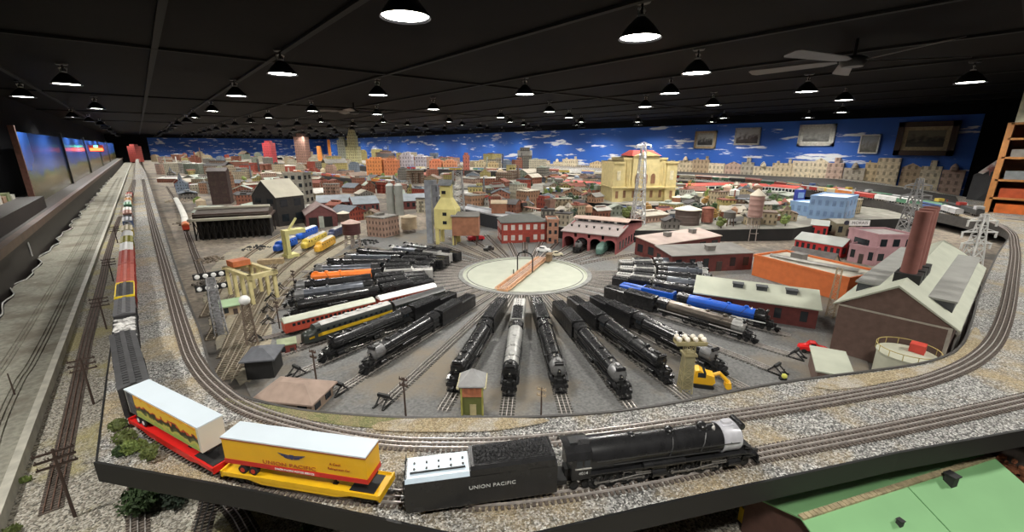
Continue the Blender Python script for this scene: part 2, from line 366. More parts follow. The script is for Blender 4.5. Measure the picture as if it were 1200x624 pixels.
dsc = ['nearest glossy blue sky landscape panel on the left wall shelf', 'second glossy landscape panel along the left shelf, after the nearest one', 'third glossy sky and meadow panel along the left shelf', 'fourth glossy sky panel along the left shelf, next to the farthest one', 'farthest sky panel on the left shelf beside the exit sign']
pdsc = ['at the near end of the glossy panels','between the first and second glossy panels','between the second and third glossy panels','between the third and fourth glossy panels','before the farthest sky panel']
for i in range(5):
    o = MB().box(-1.15, -1.13, ys[i]+.03, ys[i+1]-.03, 1.031, 1.93).build('backdrop_panel', m_bd, smooth=False); tag(o, dsc[i], 'backdrop panel', 'landscape panels on the left shelf')
    p = MB().box(-1.16, -1.105, ys[i]-.03, ys[i]+.03, 1.031, 2.0).build('panel_post', FASC if i else pm('brick_post', (.16,.07,.05), .8), smooth=False)
    tag(p, ('brown' if not i else 'black')+' upright post '+pdsc[i], 'post')
# small lit diorama shelf before the panels
o = MB().box(-1.45, -.98, 3.0, 7.7, 1.031, 1.17).build('diorama_cabinet', pm('dark_cabinet', (.02,.015,.012)), smooth=False); tag(o, 'low black cabinet under the small lit diorama at the left picture edge', 'cabinet')
t = thing('diorama', 'pale lit diorama of little buildings on the black cabinet at the far left edge', 'diorama', (-1.2, 0, 1.171))
for i in range(16):
    y = 4.2+i*.21; h = .05+.05*((i*7)%5)/4; MB().box(-.10-.03*(i%3),.02,y,y+.15,0,h).build('model_building', pm('diorama_%d' % (i%4), [(.55,.52,.46),(.35,.22,.14),(.25,.28,.14),(.6,.58,.52)][i%4], .8), t, smooth=False)
# exit sign at the far left
ex = thing('exit_sign', 'red glowing exit sign high at the end of the left aisle', 'sign', (-.92, 17.6, 1.66))
MB().box(-.16,.16,-.03,.03,-.05,.13).build('housing', pm('red_housing', (.35,.03,.01), .5), ex)
MB().box(-.14,.14,-.035,-.03,-.03,.05).build('lit_face', emis('exit_glow', (1,.12,.03), 5), ex)
MB().box(-.04,.04,-.036,-.03,.07,.12).build('green_lamp', emis('green_glow', (.1,1,.5), 6), ex)
# ---------------------------------------------------------------- tracks
def offset(pts, d):
    out = []
    for i, p in enumerate(pts):
        a = Vector(pts[max(i-1,0)]); c = Vector(pts[min(i+1,len(pts)-1)]); q = (c-a).normalized(); out.append((p[0]-q.y*d, p[1]+q.x*d))
    return out
def resample(pts, step):
    out = [pts[0]]; acc = 0
    for i in range(1, len(pts)):
        a = Vector(pts[i-1]); b = Vector(pts[i]); L = (b-a).length
        while acc+L >= step:
            t = (step-acc)/L; a = a+(b-a)*t; L = (b-a).length; acc = 0; out.append((a.x, a.y))
        acc += L
    return out
def track(pts, z, label, ties=.013, third=True, rail=RAIL, tie=TIE, tiemax=99, g=.016, name='railway_track', group=None, tw=.027):
    o = thing(name, label, 'track', (0,0,0), group=group)
    for d in ((-g, 0, g) if third else (-g, g)):
        q = offset(pts, d); rs = []
        for i, p in enumerate(q):
            a = Vector(pts[max(i-1,0)]); c = Vector(pts[min(i+1,len(pts)-1)]); n = (c-a).normalized(); w = .0013
            rs.append([(p[0]-n.y*w, p[1]+n.x*w, z+.003),(p[0]+n.y*w, p[1]-n.x*w, z+.003),(p[0]+n.y*w, p[1]-n.x*w, z+.0085),(p[0]-n.y*w, p[1]+n.x*w, z+.0085)])
        MB().rings(rs).build('rail', rail, o, smooth=False)
    if ties:
        b = MB(); s = resample(pts, ties)
        for i in range(len(s)-1):
            p = s[i]; d = (Vector(s[i+1])-Vector(p)).normalized()
            if math.hypot(*p) > tiemax: continue
            b.T = Matrix.Translation((p[0], p[1], z)) @ Matrix.Rotation(math.atan2(d.y, d.x), 4, 'Z')
            b.box(-.0032,.0032,-tw,tw,0,.004)
        k = b.build('sleepers', tie, o, smooth=False); k['kind'] = 'stuff'
    return o
# outer main line (carries the long train) and inner main line
A_px = [(152,240),(152,280),(152,330),(152,395),(155,440),(163,478),(190,510),(258,548),(360,574),(470,585),(560,588),(650,580),(760,562),(885,535),(1050,503),(1200,470),(1310,441),(1400,405),(1440,360),(1420,320),(1340,285),(1250,266),(1180,256)]
A_pts = [(-.19,39),(-.19,22),(-.185,12)]+[P(x, y, ZM) for x, y in A_px]
A = catmull(A_pts, .03)
B_px = [(176,250),(193,312),(215,390),(232,430),(262,462),(300,484),(380,507),(450,519),(520,522),(600,520),(700,511),(800,497),(900,482),(1000,465),(1090,446),(1150,417),(1175,380),(1186,330),(1189,290),(1178,268),(1128,250),(1073,240),(960,224),(850,212),(640,202)]
B_pts = [(-.03,39),(-.03,12)]+[P(x, y, ZM) for x, y in B_px]
B = catmull(B_pts, .03)
track(A, ZM, 'outer main line track under the long freight train', tiemax=13)
track(B, ZM, 'inner main line track curving round behind the long train', tiemax=13, rail=RAIL)
# lower deck tracks
track(catmull([P(60,600,ZL),P(88,468,ZL),P(102,400,ZL),P(120,330,ZL),P(135,270,ZL),(-.30,20),(-.30,39)], .05), ZL, 'lower left track running past the telegraph poles', tiemax=9, rail=RUSTR)
track(catmull([(-.19,-.4),(-.19,3),(-.22,8),(-.24,39)], .05), ZL, 'lower track running close under the black fascia corner', tiemax=9)
track(catmull([P(232,640,ZL),P(243,600,ZL),P(262,560,ZL),(0.25,1.3)], .03), ZL, 'track going under the near deck beside the fir bushes', rail=IRON)
track(catmull([P(300,640,ZL),P(280,605,ZL),P(262,575,ZL),(0.2,1.2)], .03), ZL, 'track curving under the near deck to the right of its neighbour', rail=RAIL)
for dx, lb in ((-.60,'faint dusty track in the side deck beside the pale ledge'),(-.70,'faint dusty track in the side deck nearer the pale hem')):
    track(catmull([(dx-.1,-.4),(dx-.06,1.2),(dx+.04,1.8),(dx+.01,2.6),(dx+.03,5),(dx,20)], .05), ZL+.028, lb, ties=0, rail=DUST)

far_patch = [P(x, y, ZM) for x, y in [(1125,240),(1060,230),(980,219),(850,209.5),(740,202),(740,197.2),(850,202),(980,210.3),(1060,220.5),(1120,230.5)]]
far_patch = [(min(x, 12.2), y) for x, y in far_patch]
b = MB(); b.prism(far_patch, ZM-.001, ZM+.003); tag(b.build('dark_cinder_ground', pm('dark_cinders', (.05,.045,.04), .9, 0, .5, 12), smooth=False), 'dark cinder ground along the farthest stretch of the main line deck', 'ground', kind='stuff')
tp = [(max(x,.13), y) for x, y in [P(a_, b_, ZY) for a_, b_ in [(252,455),(236,390),(240,335),(262,300),(300,285),(345,278),(400,268),(420,276),(398,296),(352,325),(322,362),(318,402),(300,438)]]]
patch(tp, ZY+.0042, 'tan_yard_ground', pm('tan_yard_dirt', (.33,.29,.21), .9, 0, .3, 60, .4, dirt=(.22,.2,.16), dirt_scale=5), 'tan dirt ground with faint tracks at the left side of the yard', 'ground')
TN = pm('tan_rail', (.38,.33,.25), .6, .1, .2, 60); TT = pm('dusty_sleeper', (.22,.18,.13), .9, 0, .4, 90)
for i, L_ in enumerate(([(252,452),(285,388),(318,330),(352,300),(392,276)],[(268,446),(300,388),(330,338),(372,302),(410,280)],[(262,420),(290,360),(322,312),(352,285),(375,270)],[(282,432),(312,380),(338,342),(380,312),(425,290)],[(246,400),(275,345),(300,315),(330,292),(355,276)],[(240,372),(262,330),(288,302),(318,282),(345,268)])):
    track(catmull([P(x, y, ZY) for x, y in L_], .05), ZY+.004, 'dusty %s throat track curving up the left side of the yard' % ['outermost','second','third','fourth','fifth','sixth'][i], ties=.02, third=False, rail=TN, tie=TT, group='yard throat tracks')
# ---------------------------------------------------------------- steam engines (x forward, origin on the deck under the middle)
RH = .0085
RODM = pm('oily_rod_steel', (.20,.19,.175), .3, .4, .3, 60)
def wheel(r, w, spokes=True):
    b = MB(); n = 20
    b.lathe([(r*.80,-w/2),(r,-w/2),(r,w/2),(r*.80,w/2),(r*.80,-w/2)], n, 0, 'y', caps=False); b.lathe([(r*.9,-w/2-.001),(r*1.08,-w/2-.001),(r*1.08,-w/2+.0006),(r*.9,-w/2+.0006)], n, 0, 'y', caps=False)
    b.lathe([(r*.24,-w*.6),(r*.24,w*.6)], 10, 0, 'y')
    if spokes:
        for i in range(10):
            a = 2*PI*i/10; c, s = math.cos(a), math.sin(a)
            b.cyl((r*.2*c,0,r*.2*s), (r*.85*c,0,r*.85*s), r*.06, None, 4)
        b.add([(r*.8*math.cos(t),y,r*.8*math.sin(t)) for y in (-w*.3,w*.3) for t in (-2.3,-1.9,-1.57,-1.2,-.85)], [(0,1,2,3,4),(9,8,7,6,5)])
    else: b.lathe([(r*.85,-w*.3),(r*.85,w*.3)], n, 0, 'y')
    return b
def put(b, name, mat, par, loc, src={}):
    return b.build(name, mat, par, loc=loc)
def dupm(o, loc, name=None):
    c = o.copy(); COL.objects.link(c); c.location = loc; return c
def text_part(txt, size, par, loc, rot, mat, ext=.0004, name='lettering', align='CENTER', sx=1):
    cu = bpy.data.curves.new(name, 'FONT'); cu.body = txt; cu.size = size; cu.extrude = ext; cu.align_x = align; cu.align_y = 'CENTER'; cu.space_character = 1.05
    cu.materials.append(mat); o = bpy.data.objects.new(name, cu); link(o); bpy.context.view_layer.update(); me = bpy.data.meshes.new_from_object(o.evaluated_get(bpy.context.evaluated_depsgraph_get())); bpy.data.objects.remove(o); o = bpy.data.objects.new(name, me); link(o); o.parent = par; o.location = loc; o.rotation_euler = rot; o.scale = (sx,1,1); return o
def steam_engine(label, body=BLK, smoke=None, tender=None, coaltop=COAL, deckmat=None, L=.84, art=True, stripe=None, hero=False, shroud=None, stream=False):
    """one complete engine with its tender; front points along +x"""
    t = thing('steam_locomotive', label, 'locomotive')
    smoke = smoke or body; tender = tender or body; shroud = shroud or body
    k = L/.84; el = .50*k; fx = .42*k; rx = fx-el           # engine from rx to fx
    zc = .0715; R = .0295
    nb = 20
    # boiler and firebox
    b = MB(); b0, b1 = rx+.055, fx-.105*k
    prof = [(0,b0),(R*1.12,b0),(R*1.12,b0+.10*k),(R*1.05,b0+.125*k)]
    nband = 6
    for i in range(nband):
        x = b0+.14*k+(b1-b0-.14*k)*i/(nband-1); prof += [(R*1.04-.0004*i,x-.0015),(R*1.04+.0006-.0004*i,x-.0015),(R*1.04+.0006-.0004*i,x+.0015),(R*1.04-.0004*i,x+.0015)]
    prof += [(R,b1)]
    b.lathe([(r, h) for r, h in prof], 26, 0, 'x', (0,0,zc)); b.build('boiler', shroud, t)
    # smokebox
    b = MB(); b.lathe([(R*1.01,b1-.002),(R*1.01,fx-.062*k),(R*.96,fx-.058*k),(R*.60,fx-.053*k),(R*.25,fx-.050*k),(0,fx-.049*k)], 26, 0, 'x', (0,0,zc))
    b.lathe([(R*1.04,b1),(R*1.04,b1+.003)], 26, 0, 'x', (0,0,zc))
    sb = b.build('smokebox', smoke, t)
    b = MB()
    for i in range(14):
        a = 2*PI*i/14; b.cyl((fx-.06*k,R*.86*math.cos(a),zc+R*.86*math.sin(a)),(fx-.0555*k,R*.86*math.cos(a),zc+R*.86*math.sin(a)),.0013,None,5)
    b.cyl((fx-.052*k,0,zc+.004),(fx-.041*k,0,zc+.004),.0055,.006,12); b.box(fx-.052*k,fx-.042*k,-.0075,.0075,zc-.010,zc-.005)
    b.build('door_fittings', IRON, t)
    MB().lathe([(.0045,fx-.0412*k),(0,fx-.0408*k)], 12, 0, 'x', (0,0,zc+.004)).build('headlight', pm('lamp_lens', (.8,.78,.65), .1), t)
    # chimney, domes, bell
    b = MB(); x = fx-.085*k
    b.rings([[(x+a*.013, d*.0065, zc+R*.9+h) for a, d in ((1,.6),(.6,1),(-.6,1),(-1,.6),(-1,-.6),(-.6,-1),(.6,-1),(1,-.6))] for h in (0,.010)]); b.box(x-.015,x+.015,-.009,.009,zc+R*.9,zc+R*.9+.004); b.build('smokestack', smoke if smoke is not body else BLK2, t)
    for q, (xx, rr, hh) in enumerate(((fx-.15*k,.0115,.0085),(fx-.235*k,.010,.0075),(b0+.115*k,.0085,.006))):
        MB().lathe([(rr,-.006),(rr,hh*.55),(rr*.8,hh*.85),(rr*.45,hh),(0,hh*1.03)], 14, 0, 'z', (xx,0,zc+R*1.0)).build('sand_dome' if q != 1 else 'steam_dome', shroud, t)
    b = MB(); b.tube([(fx-.125*k,-.012,zc+R*.85),(fx-.125*k,-.012,zc+R*.85+.009),(fx-.125*k,-.004,zc+R*.85+.011)],.001,4); b.lathe([(.0042,0),(.003,.004),(.001,.006)],8,0,'z',(fx-.125*k,-.008,zc+R*.92)); b.build('bell', STEEL, t)
    # pipes, rails, tanks on the boiler
    b = MB()
    for s in (-1,1):
        b.tube([(b0+.02,s*R*1.18,zc+.006),(b1,s*R*1.16,zc+.007),(fx-.07*k,s*R*1.1,zc+.005)],.0009,5)
        for i in range(7):
            xx = b0+.03+(b1-b0)*i/6.3; b.cyl((xx,s*R,zc+.006),(xx,s*R*1.18,zc+.006),.0007,None,4)
        b.tube([(fx-.15*k,s*R*.55,zc+R*.86),(fx-.16*k,s*R*.95,zc+R*.42),(fx-.17*k,s*R*1.08,zc-.004)],.0013,5)
        b.tube([(fx-.235*k,s*R*.55,zc+R*.86),(fx-.24*k,s*R*.95,zc+R*.42),(fx-.25*k,s*R*1.1,zc-.008)],.0013,5)
        b.tube([(b0+.06*k,s*R*1.12,zc-.006),(fx-.12*k,s*R*1.1,zc-.007)],.0014,5)
    b.build('handrail', IRON, t)
    for s in (-1,1):
        b = MB(); b.lathe([(0,-.055*k),(.007,-.052*k),(.0075,0),(.007,.052*k),(0,.055*k)],12,0,'x',(fx-.26*k,s*.0295,zc-.020)); b.build('air_tank', body, t)
    # feedwater heater on the front, if an articulated giant
    b = MB(); b.lathe([(0,-.018),(.0075,-.017),(.0075,.017),(0,.018)],12,0,'y',(fx-.055*k,0,zc+R*.98)); b.build('feedwater_heater', body, t)
    # running boards, frame
    b = MB()
    for s in (-1,1):
        b.box(b0,fx-.05*k,min(s*.0245,s*.0345),max(s*.0245,s*.0345),.0485,.051)
        b.box(fx-.05*k,fx-.025*k,min(s*.010,s*.0345),max(s*.010,s*.0345),.0405,.043)
        b.add([(fx-.05*k,s*.0245,.0485),(fx-.05*k,s*.0345,.0485),(fx-.028*k,s*.0345,.043),(fx-.028*k,s*.0245,.043),(fx-.05*k,s*.0245,.051),(fx-.05*k,s*.0345,.051),(fx-.028*k,s*.0345,.0455),(fx-.028*k,s*.0245,.0455)],[(0,1,2,3),(4,7,6,5),(0,4,5,1),(1,5,6,2),(2,6,7,3),(3,7,4,0)])
    b.build('running_board', body, t, smooth=False)
    b = MB(); b.box(rx+.01,fx-.02*k,-.010,.010,.022,.050); b.box(b0-.01,b0+.12*k,-.020,.020,.03,.062); b.build('frame', BLK2, t, smooth=False)
    # cab
    cm = body
    b = MB(); x0, x1 = rx+.008, rx+.062
    ro = [(-.033,.0),(-.033,.046),(-.027,.055),(-.014,.0605),(0,.062),(.014,.0605),(.027,.055),(.033,.046),(.033,.0)]
    b.extr([(p[0],p[1]+.042) for p in ro], x0+.010, x1, 0)
    rf = [(-.035,.044),(-.0285,.0555),(-.0145,.062),(0,.0635),(.0145,.062),(.0285,.0555),(.035,.044),(.034,.043),(.0275,.054),(.014,.0605),(0,.062),(-.014,.0605),(-.0275,.054),(-.034,.043)]
    b.extr([(p[0],p[1]+.0425) for p in rf], x0-.004, x1+.003, 0)
    b.box(x0+.012,x0+.03,-.010,.010,.1045,.107)
    cab = b.build('cab', cm, t, smooth=False)
    for s in (-1,1):
        for xx in (x0+.020, x0+.038):
            MB().box(xx,xx+.013,min(s*.0331,s*.0336),max(s*.0331,s*.0336),.068,.083).build('cab_window', GLASS, cab, smooth=False)
        b = MB(); xx = x0+.0265; b.box(x0+.017,x0+.054,min(s*.0331,s*.0352),max(s*.0331,s*.0352),.0655,.067); b.build('arm_rest', STEEL if hero else body, cab, smooth=False)
    # wheels
    rd = .0165
    if art: xs = [fx-.115*k-i*.0385*k for i in range(4)]+[fx-.305*k-i*.0385*k for i in range(4)]; cyl = (fx-.078*k, fx-.272*k)
    else: rd = .0185; xs = [fx-.150*k-i*.0455*k for i in range(5 if k > .9 else 4)]; cyl = (fx-.088*k,)
    rd = min(rd, abs(xs[1]-xs[0])*.46)
    w0 = None
    for s in (-1,1):
        for x in xs:
            w0 = put(wheel(rd,.005), 'driving_wheel', IRON, t, (x,s*.0185,RH+rd)) if w0 is None else dupm(w0, (x,s*.0185,RH+rd))
    lead = [fx-.035*k, fx-.066*k]; trail = [rx+.030, rx+.058] if art else [rx+.045]
    w1 = None
    for s in (-1,1):
        for x in lead+trail:
            w1 = put(wheel(.0095,.0045,False), 'pilot_wheel', IRON, t, (x,s*.0165,RH+.0095)) if w1 is None else dupm(w1, (x,s*.0165,RH+.0095))
    for s in (-1,1):
        for g in ([xs[:4],xs[4:]] if art else [xs]):
            b = MB(); b.box(g[-1]-.004,g[0]+.004,-.0008,.0008,-.0018,.0018)
            for x in g: b.cyl((x,-.002,0),(x,.002,0),.0032,None,8)
            b.build('side_rod', RODM, t, loc=(0,s*.0235,RH+rd-.005))
        for i, cx in enumerate(cyl):
            b = MB(); b.lathe([(0,-.017),(.0095,-.0165),(.0095,.0165),(0,.017)],14,0,'x',(cx,s*.0265,.030)); b.lathe([(0,-.018),(.006,-.0175),(.006,.0175),(0,.018)],12,0,'x',(cx,s*.027,.0435)); b.box(cx-.012,cx+.012,min(s*.015,s*.030),max(s*.015,s*.030),.028,.046)
            b.build('cylinder', body, t)
            b = MB(); b.box(cx-.055*k,cx-.015,min(s*.026,s*.0285),max(s*.026,s*.0285),.0335,.036); b.cyl((cx-.05*k,s*.0275,.030),(cx-.015,s*.0275,.030),.0011,None,6)
            b.cyl((cx-.05*k,s*.0275,.030),(cx-.115*k,s*.0265,RH+rd-.004),.0016,None,5); b.cyl((cx-.085*k,s*.0285,.043),(cx-.085*k,s*.0285,.024),.0011,None,5); b.cyl((cx-.02,s*.0285,.043),(cx-.085*k,s*.0285,.040),.0011,None,5)
            b.build('valve_gear', RODM, t)
    # pilot
    b = MB(); b.box(fx-.050*k,fx-.010,-.027,.027,.034,.038); b.box(fx-.012,fx-.008,-.030,.030,.024,.036)
    for i in range(13):
        y = -.024+.004*i; d = .010*(1-abs(y)/.026); b.add([(fx-.010,y-.0009,.025),(fx-.010,y+.0009,.025),(fx+.002+d,y+.0009,.012),(fx+.002+d,y-.0009,.012),(fx-.014,y-.0009,.025),(fx-.014,y+.0009,.025),(fx-.004+d,y+.0009,.012),(fx-.004+d,y-.0009,.012)],[(0,1,2,3),(4,7,6,5),(0,4,5,1),(1,5,6,2),(2,6,7,3),(3,7,4,0)])
    b.box(fx-.004,fx+.006,-.022,.022,.010,.0125)
    b.build('pilot', body, t, smooth=False)
    b = MB()
    for s in (-1,1):
        b.tube([(fx-.012,s*.026,.036),(fx-.012,s*.026,.052),(fx-.05*k,s*.028,.058)],.0008,4); b.add([(fx-.03,s*.012,.040),(fx-.022,s*.012,.040),(fx-.045*k,s*.010,.054),(fx-.053*k,s*.010,.054)],[(0,1,2,3),(3,2,1,0)])
        b.cyl((fx-.030,s*.017,.038),(fx-.030,s*.017,.054),.0065,None,10)
    b.build('front_deck_fittings', BLK2, t)
    MB().box(fx-.006,fx+.014,-.003,.003,.021,.029).build('coupler', IRON, t, smooth=False)
    if stripe:
        b = MB()
        for s in (-1,1): b.box(b0-.04,fx-.05*k,min(s*.0346,s*.0352),max(s*.0346,s*.0352),.0465,.0525)
        b.build('stripe', stripe, t, smooth=False)
    # tender
    tl = .325*k; c0 = -.42*k; c1 = c0+tl
    b = MB(); prof = [(-.031,.019),(-.033,.022),(-.033,.082),(-.028,.088),(.028,.088),(.033,.082),(.033,.022),(.031,.019)]
    b.extr(prof, c0, c1); cxm = c0+tl*.42
    prof2 = [(-.033,.080),(-.033,.094),(-.029,.100),(.029,.100),(.033,.094),(.033,.080)]
    b.extr(prof2, cxm, c1-.004)
    for i in range(9): b.box(c0+.02+(tl-.04)*i/8-.0006,c0+.02+(tl-.04)*i/8+.0006,-.0334,.0334,.034,.078)
    td = b.build('tender', tender, t, smooth=False)
    b = MB(); b.box(cxm+.008,c1-.010,-.026,.026,.0985,.1005)
    nx = 34 if hero else 14; ny = 9 if hero else 5
    for i in range(nx):
        for j in range(ny):
            x = cxm+.012+(c1-cxm-.026)*(i+random.random()*.8)/nx; y = -.022+.044*(j+random.random()*.8)/ny; r = random.uniform(.002,.0042)*(1 if hero else 1.6)
            h = .1005+.004*(1-abs(y)/.024); b.ball((x,y,h), r, 5)
    b.build('coal_load', coaltop, td, smooth=False)
    dk = deckmat or tender
    b = MB(); b.box(c0+.006,cxm-.002,-.0275,.0275,.0878,.0892)
    if deckmat: b.extr([(-.0275,.0885),(-.0325,.083),(-.0331,.083),(-.028,.0892)], c0+.002, cxm-.002); b.extr([(.0275,.0885),(.0325,.083),(.0331,.083),(.028,.0892)], c0+.002, cxm-.002)
    b.build('water_deck', dk, td, smooth=False)
    b = MB()
    for i in range(5):
        x = c0+.020+(cxm-c0-.034)*i/4
        for y in (-.006,.010): b.cyl((x,y,.0892),(x,y,.0915),.0024,None,8)
    b.box(c0+.012,cxm-.010,-.0165,-.0145,.0892,.0925); b.build('water_hatch', IRON, td, smooth=False)
    b = MB()
    for s in (-1,1):
        b.tube([(c0-.002,s*.028,.03),(c0-.002,s*.028,.085)],.0008,4); b.tube([(c0+.002,s*.012,.088),(c0+.002,s*.012,.098),(c0+.002,s*.026,.098),(c0+.002,s*.026,.088)],.0008,4)
    for i in range(6): b.tube([(c0-.002,-.028,.034+i*.009),(c0-.002,-.018,.034+i*.009)],.0007,4)
    b.build('ladder', IRON, td)
    b = MB(); b.box(c0+.012,c1-.008,-.022,.022,.018,.027)
    for s in (-1,1):
        for i in range(7): xx = c0+.03+(tl-.06)*i/6; b.box(xx-.011,xx+.011,min(s*.021,s*.0255),max(s*.021,s*.0255),.013,.023)
    b.build('tender_truck_frame', BLK2, td, smooth=False)
    w2 = None
    for s in (-1,1):
        for i in range(7):
            xx = c0+.03+(tl-.06)*i/6; loc = (xx,s*.0165,RH+.0088)
            w2 = put(wheel(.0088,.004,False), 'tender_wheel', IRON, td, loc) if w2 is None else dupm(w2, loc)
    MB().box(c0-.012,c0+.004,-.003,.003,.021,.028).build('rear_coupler', IRON, td, smooth=False)
    MB().box(c1-.004,rx+.012,-.02,.02,.024,.034).build('drawbar_plate', BLK2, t, smooth=False)
    if hero:
        lm = pm('lettering_silver', (.55,.55,.53), .5)
        text_part('UNION PACIFIC', .0100, td, (c0+tl*.56,-.0339,.058), (PI/2,0,0), lm, sx=1.35)
        text_part('4014', .0085, t, (x0+.036,-.0340,.056), (PI/2,0,0), lm, sx=1.2)
    return t
def truck(par, x, hw=.026):
    b = MB()
    for s in (-1,1):
        b.box(x-.024,x+.024,min(s*.021,s*.0245),max(s*.021,s*.0245),.014,.021); b.box(x-.006,x+.006,min(s*.021,s*.026),max(s*.021,s*.026),.012,.024)
        for dx in (-.0185,.0185): b.lathe([(0,-.002),(.0088,-.002),(.0088,.002),(0,.002)],12,0,'y',(x+dx,s*.0165,RH+.0088)); b.box(x+dx-.004,x+dx+.004,min(s*.021,s*.026),max(s*.021,s*.026),.013,.021)
    b.box(x-.005,x+.005,-.02,.02,.016,.025); b.build('truck', BLK2, par)
def couplers(par, hl):
    for s in (-1,1): MB().box(min(s*(hl-.004),s*(hl+.012)),max(s*(hl-.004),s*(hl+.012)),-.003,.003,.02,.027).build('coupler', IRON, par, smooth=False)
def freight_car(label, kind, c, roofc=None, L=.27, group=None, trim=None, name=None):
    names = dict(box='boxcar', hopper='hopper_car', gondola='gondola_car', coach='passenger_coach', flat='flatcar', tank='tank_car', caboose='caboose', auto='auto_carrier')
    t = thing(name or names[kind], label, 'railcar', group=group); hl = L/2; W = .032
    cm = c; rm = roofc or c
    if kind in ('box', 'auto'):
        hh = .088 if kind == 'box' else .110
        b = MB(); b.box(-hl,hl,-W,W,.026,hh)
        for i in range(int(L/.02)):
            x = -hl+.01+i*.02; b.box(x-.0008,x+.0008,-W-.0012,W+.0012,.03,hh-.003)
        b.build('car_body', cm, t, smooth=False)
        b = MB(); b.extr([(-W-.0015,hh-.001),(-W-.0015,hh+.002),(-W*.5,hh+.0065),(0,hh+.008),(W*.5,hh+.0065),(W+.0015,hh+.002),(W+.0015,hh-.001)],-hl-.001,hl+.001)
        for i in range(int(L/.018)): x = -hl+.009+i*.018; b.box(x-.001,x+.001,-W*.6,W*.6,hh+.0055,hh+.0092)
        b.box(-hl,hl,-.006,.006,hh+.009,hh+.0105); b.build('roof', rm, t, smooth=False)
        for s in (-1,1):
            b = MB(); b.box(-.026,.026,min(s*W,s*(W+.0025)),max(s*W,s*(W+.0025)),.030,hh-.004); b.box(.018,.020,min(s*W,s*(W+.004)),max(s*W,s*(W+.004)),.034,hh-.010); b.build('sliding_door', cm, t, smooth=False)
        b = MB()
        for s in (-1,1):
            for i in range(6): b.tube([(s*(hl+.002),-.028,.034+i*.009),(s*(hl+.002),-.018,.034+i*.009)],.0007,4)
        b.build('ladder', IRON, t)
        if trim:
            b = MB()
            for s in (-1,1): b.box(-hl-.0016,hl+.0016,min(s*(W-.002),s*(W+.0022)),max(s*(W-.002),s*(W+.0022)),hh,hh+.0045); b.box(min(s*(hl-.003),s*(hl+.002)),max(s*(hl-.003),s*(hl+.002)),-W,W,hh+.001,hh+.0105)
            b.build('roof_edge', trim, t, smooth=False)
    elif kind in ('hopper', 'gondola'):
        b = MB(); hh = .082 if kind == 'hopper' else .062
        for s in (-1,1):
            b.box(-hl,hl,min(s*(W-.002),s*W),max(s*(W-.002),s*W),.030,hh); b.box(-hl,hl,min(s*(W-.003),s*(W+.002)),max(s*(W-.003),s*(W+.002)),hh-.003,hh)
            b.box(min(s*(hl-.002),s*hl),max(s*(hl-.002),s*hl),-W,W,.030,hh)
            for i in range(int(L/.022)): x = -hl+.011+i*.022; b.box(x-.001,x+.001,min(s*W,s*(W+.0022)),max(s*W,s*(W+.0022)),.03,hh)
        b.box(-hl,hl,-W,W,.027,.034)
        b.build('car_body', cm, t, smooth=False)
    elif kind == 'flat':
        b = MB(); b.box(-hl,hl,-W-.001,W+.001,.030,.036); b.extr([(-W,.030),(-W-.002,.030),(-W-.002,.040),(-W,.040)],-hl,hl); b.extr([(W,.030),(W+.002,.030),(W+.002,.040),(W,.040)],-hl,hl)
        b.box(-hl+.05,hl-.05,-.012,.012,.020,.031)
        for s in (-1,1): b.extry([(-hl+.06,.030),(hl-.06,.030),(hl-.10,.021),(-hl+.10,.021)], min(s*.030,s*.033), max(s*.030,s*.033)); b.box(min(s*(hl-.004),s*hl),max(s*(hl-.004),s*hl),-W-.002,W+.002,.026,.042)
        b.build('car_body', cm, t, smooth=False)
    elif kind == 'coach':
        b = MB(); b.extr([(-W,.024),(-W,.074),(W,.074),(W,.024)],-hl,hl); b.build('car_body', cm, t, smooth=False)
        b = MB(); b.extr([(-W-.001,.0735),(-W-.001,.077),(-W*.7,.088),(-W*.3,.093),(W*.3,.093),(W*.7,.088),(W+.001,.077),(W+.001,.0735)],-hl-.001,hl+.001); b.build('roof', rm, t)
        b = MB()
        for s in (-1,1):
            for i in range(int(L/.022)-1): x = -hl+.022+i*.022; b.box(x-.007,x+.007,min(s*W,s*(W+.0006)),max(s*W,s*(W+.0006)),.052,.066)
        b.build('window_strip', GLASS, t, smooth=False)
    elif kind == 'tank':
        b = MB(); b.lathe([(0,-hl+.01),(.02,-hl+.013),(.027,-hl+.022),(.027,hl-.022),(.02,hl-.013),(0,hl-.01)],18,0,'x',(0,0,.062)); b.cyl((0,0,.085),(0,0,.098),.011,None,12); b.build('tank', cm, t)
        MB().box(-hl,hl,-.022,.022,.028,.034).build('frame', BLK2, t, smooth=False)
    elif kind == 'caboose':
        b = MB(); b.box(-hl+.012,hl-.012,-W,W,.028,.078); b.box(-.025,.025,-W*.85,W*.85,.08,.100); b.box(-hl,hl,-W,W,.028,.032); b.build('car_body', cm, t, smooth=False)
        b = MB(); b.box(-hl,hl,-W-.002,W+.002,.078,.082); b.box(-.029,.029,-W*.9,W*.9,.100,.104); b.build('roof', rm, t, smooth=False)
        b = MB()
        for s in (-1,1):
            for x in (-.045,.045): b.box(x-.007,x+.007,min(s*W,s*(W+.0006)),max(s*W,s*(W+.0006)),.05,.066)
        b.build('window_strip', GLASS, t, smooth=False)
    truck(t, -hl+.042 if L > .16 else -hl+.03); truck(t, hl-.042 if L > .16 else hl-.03); couplers(t, hl)
    return t
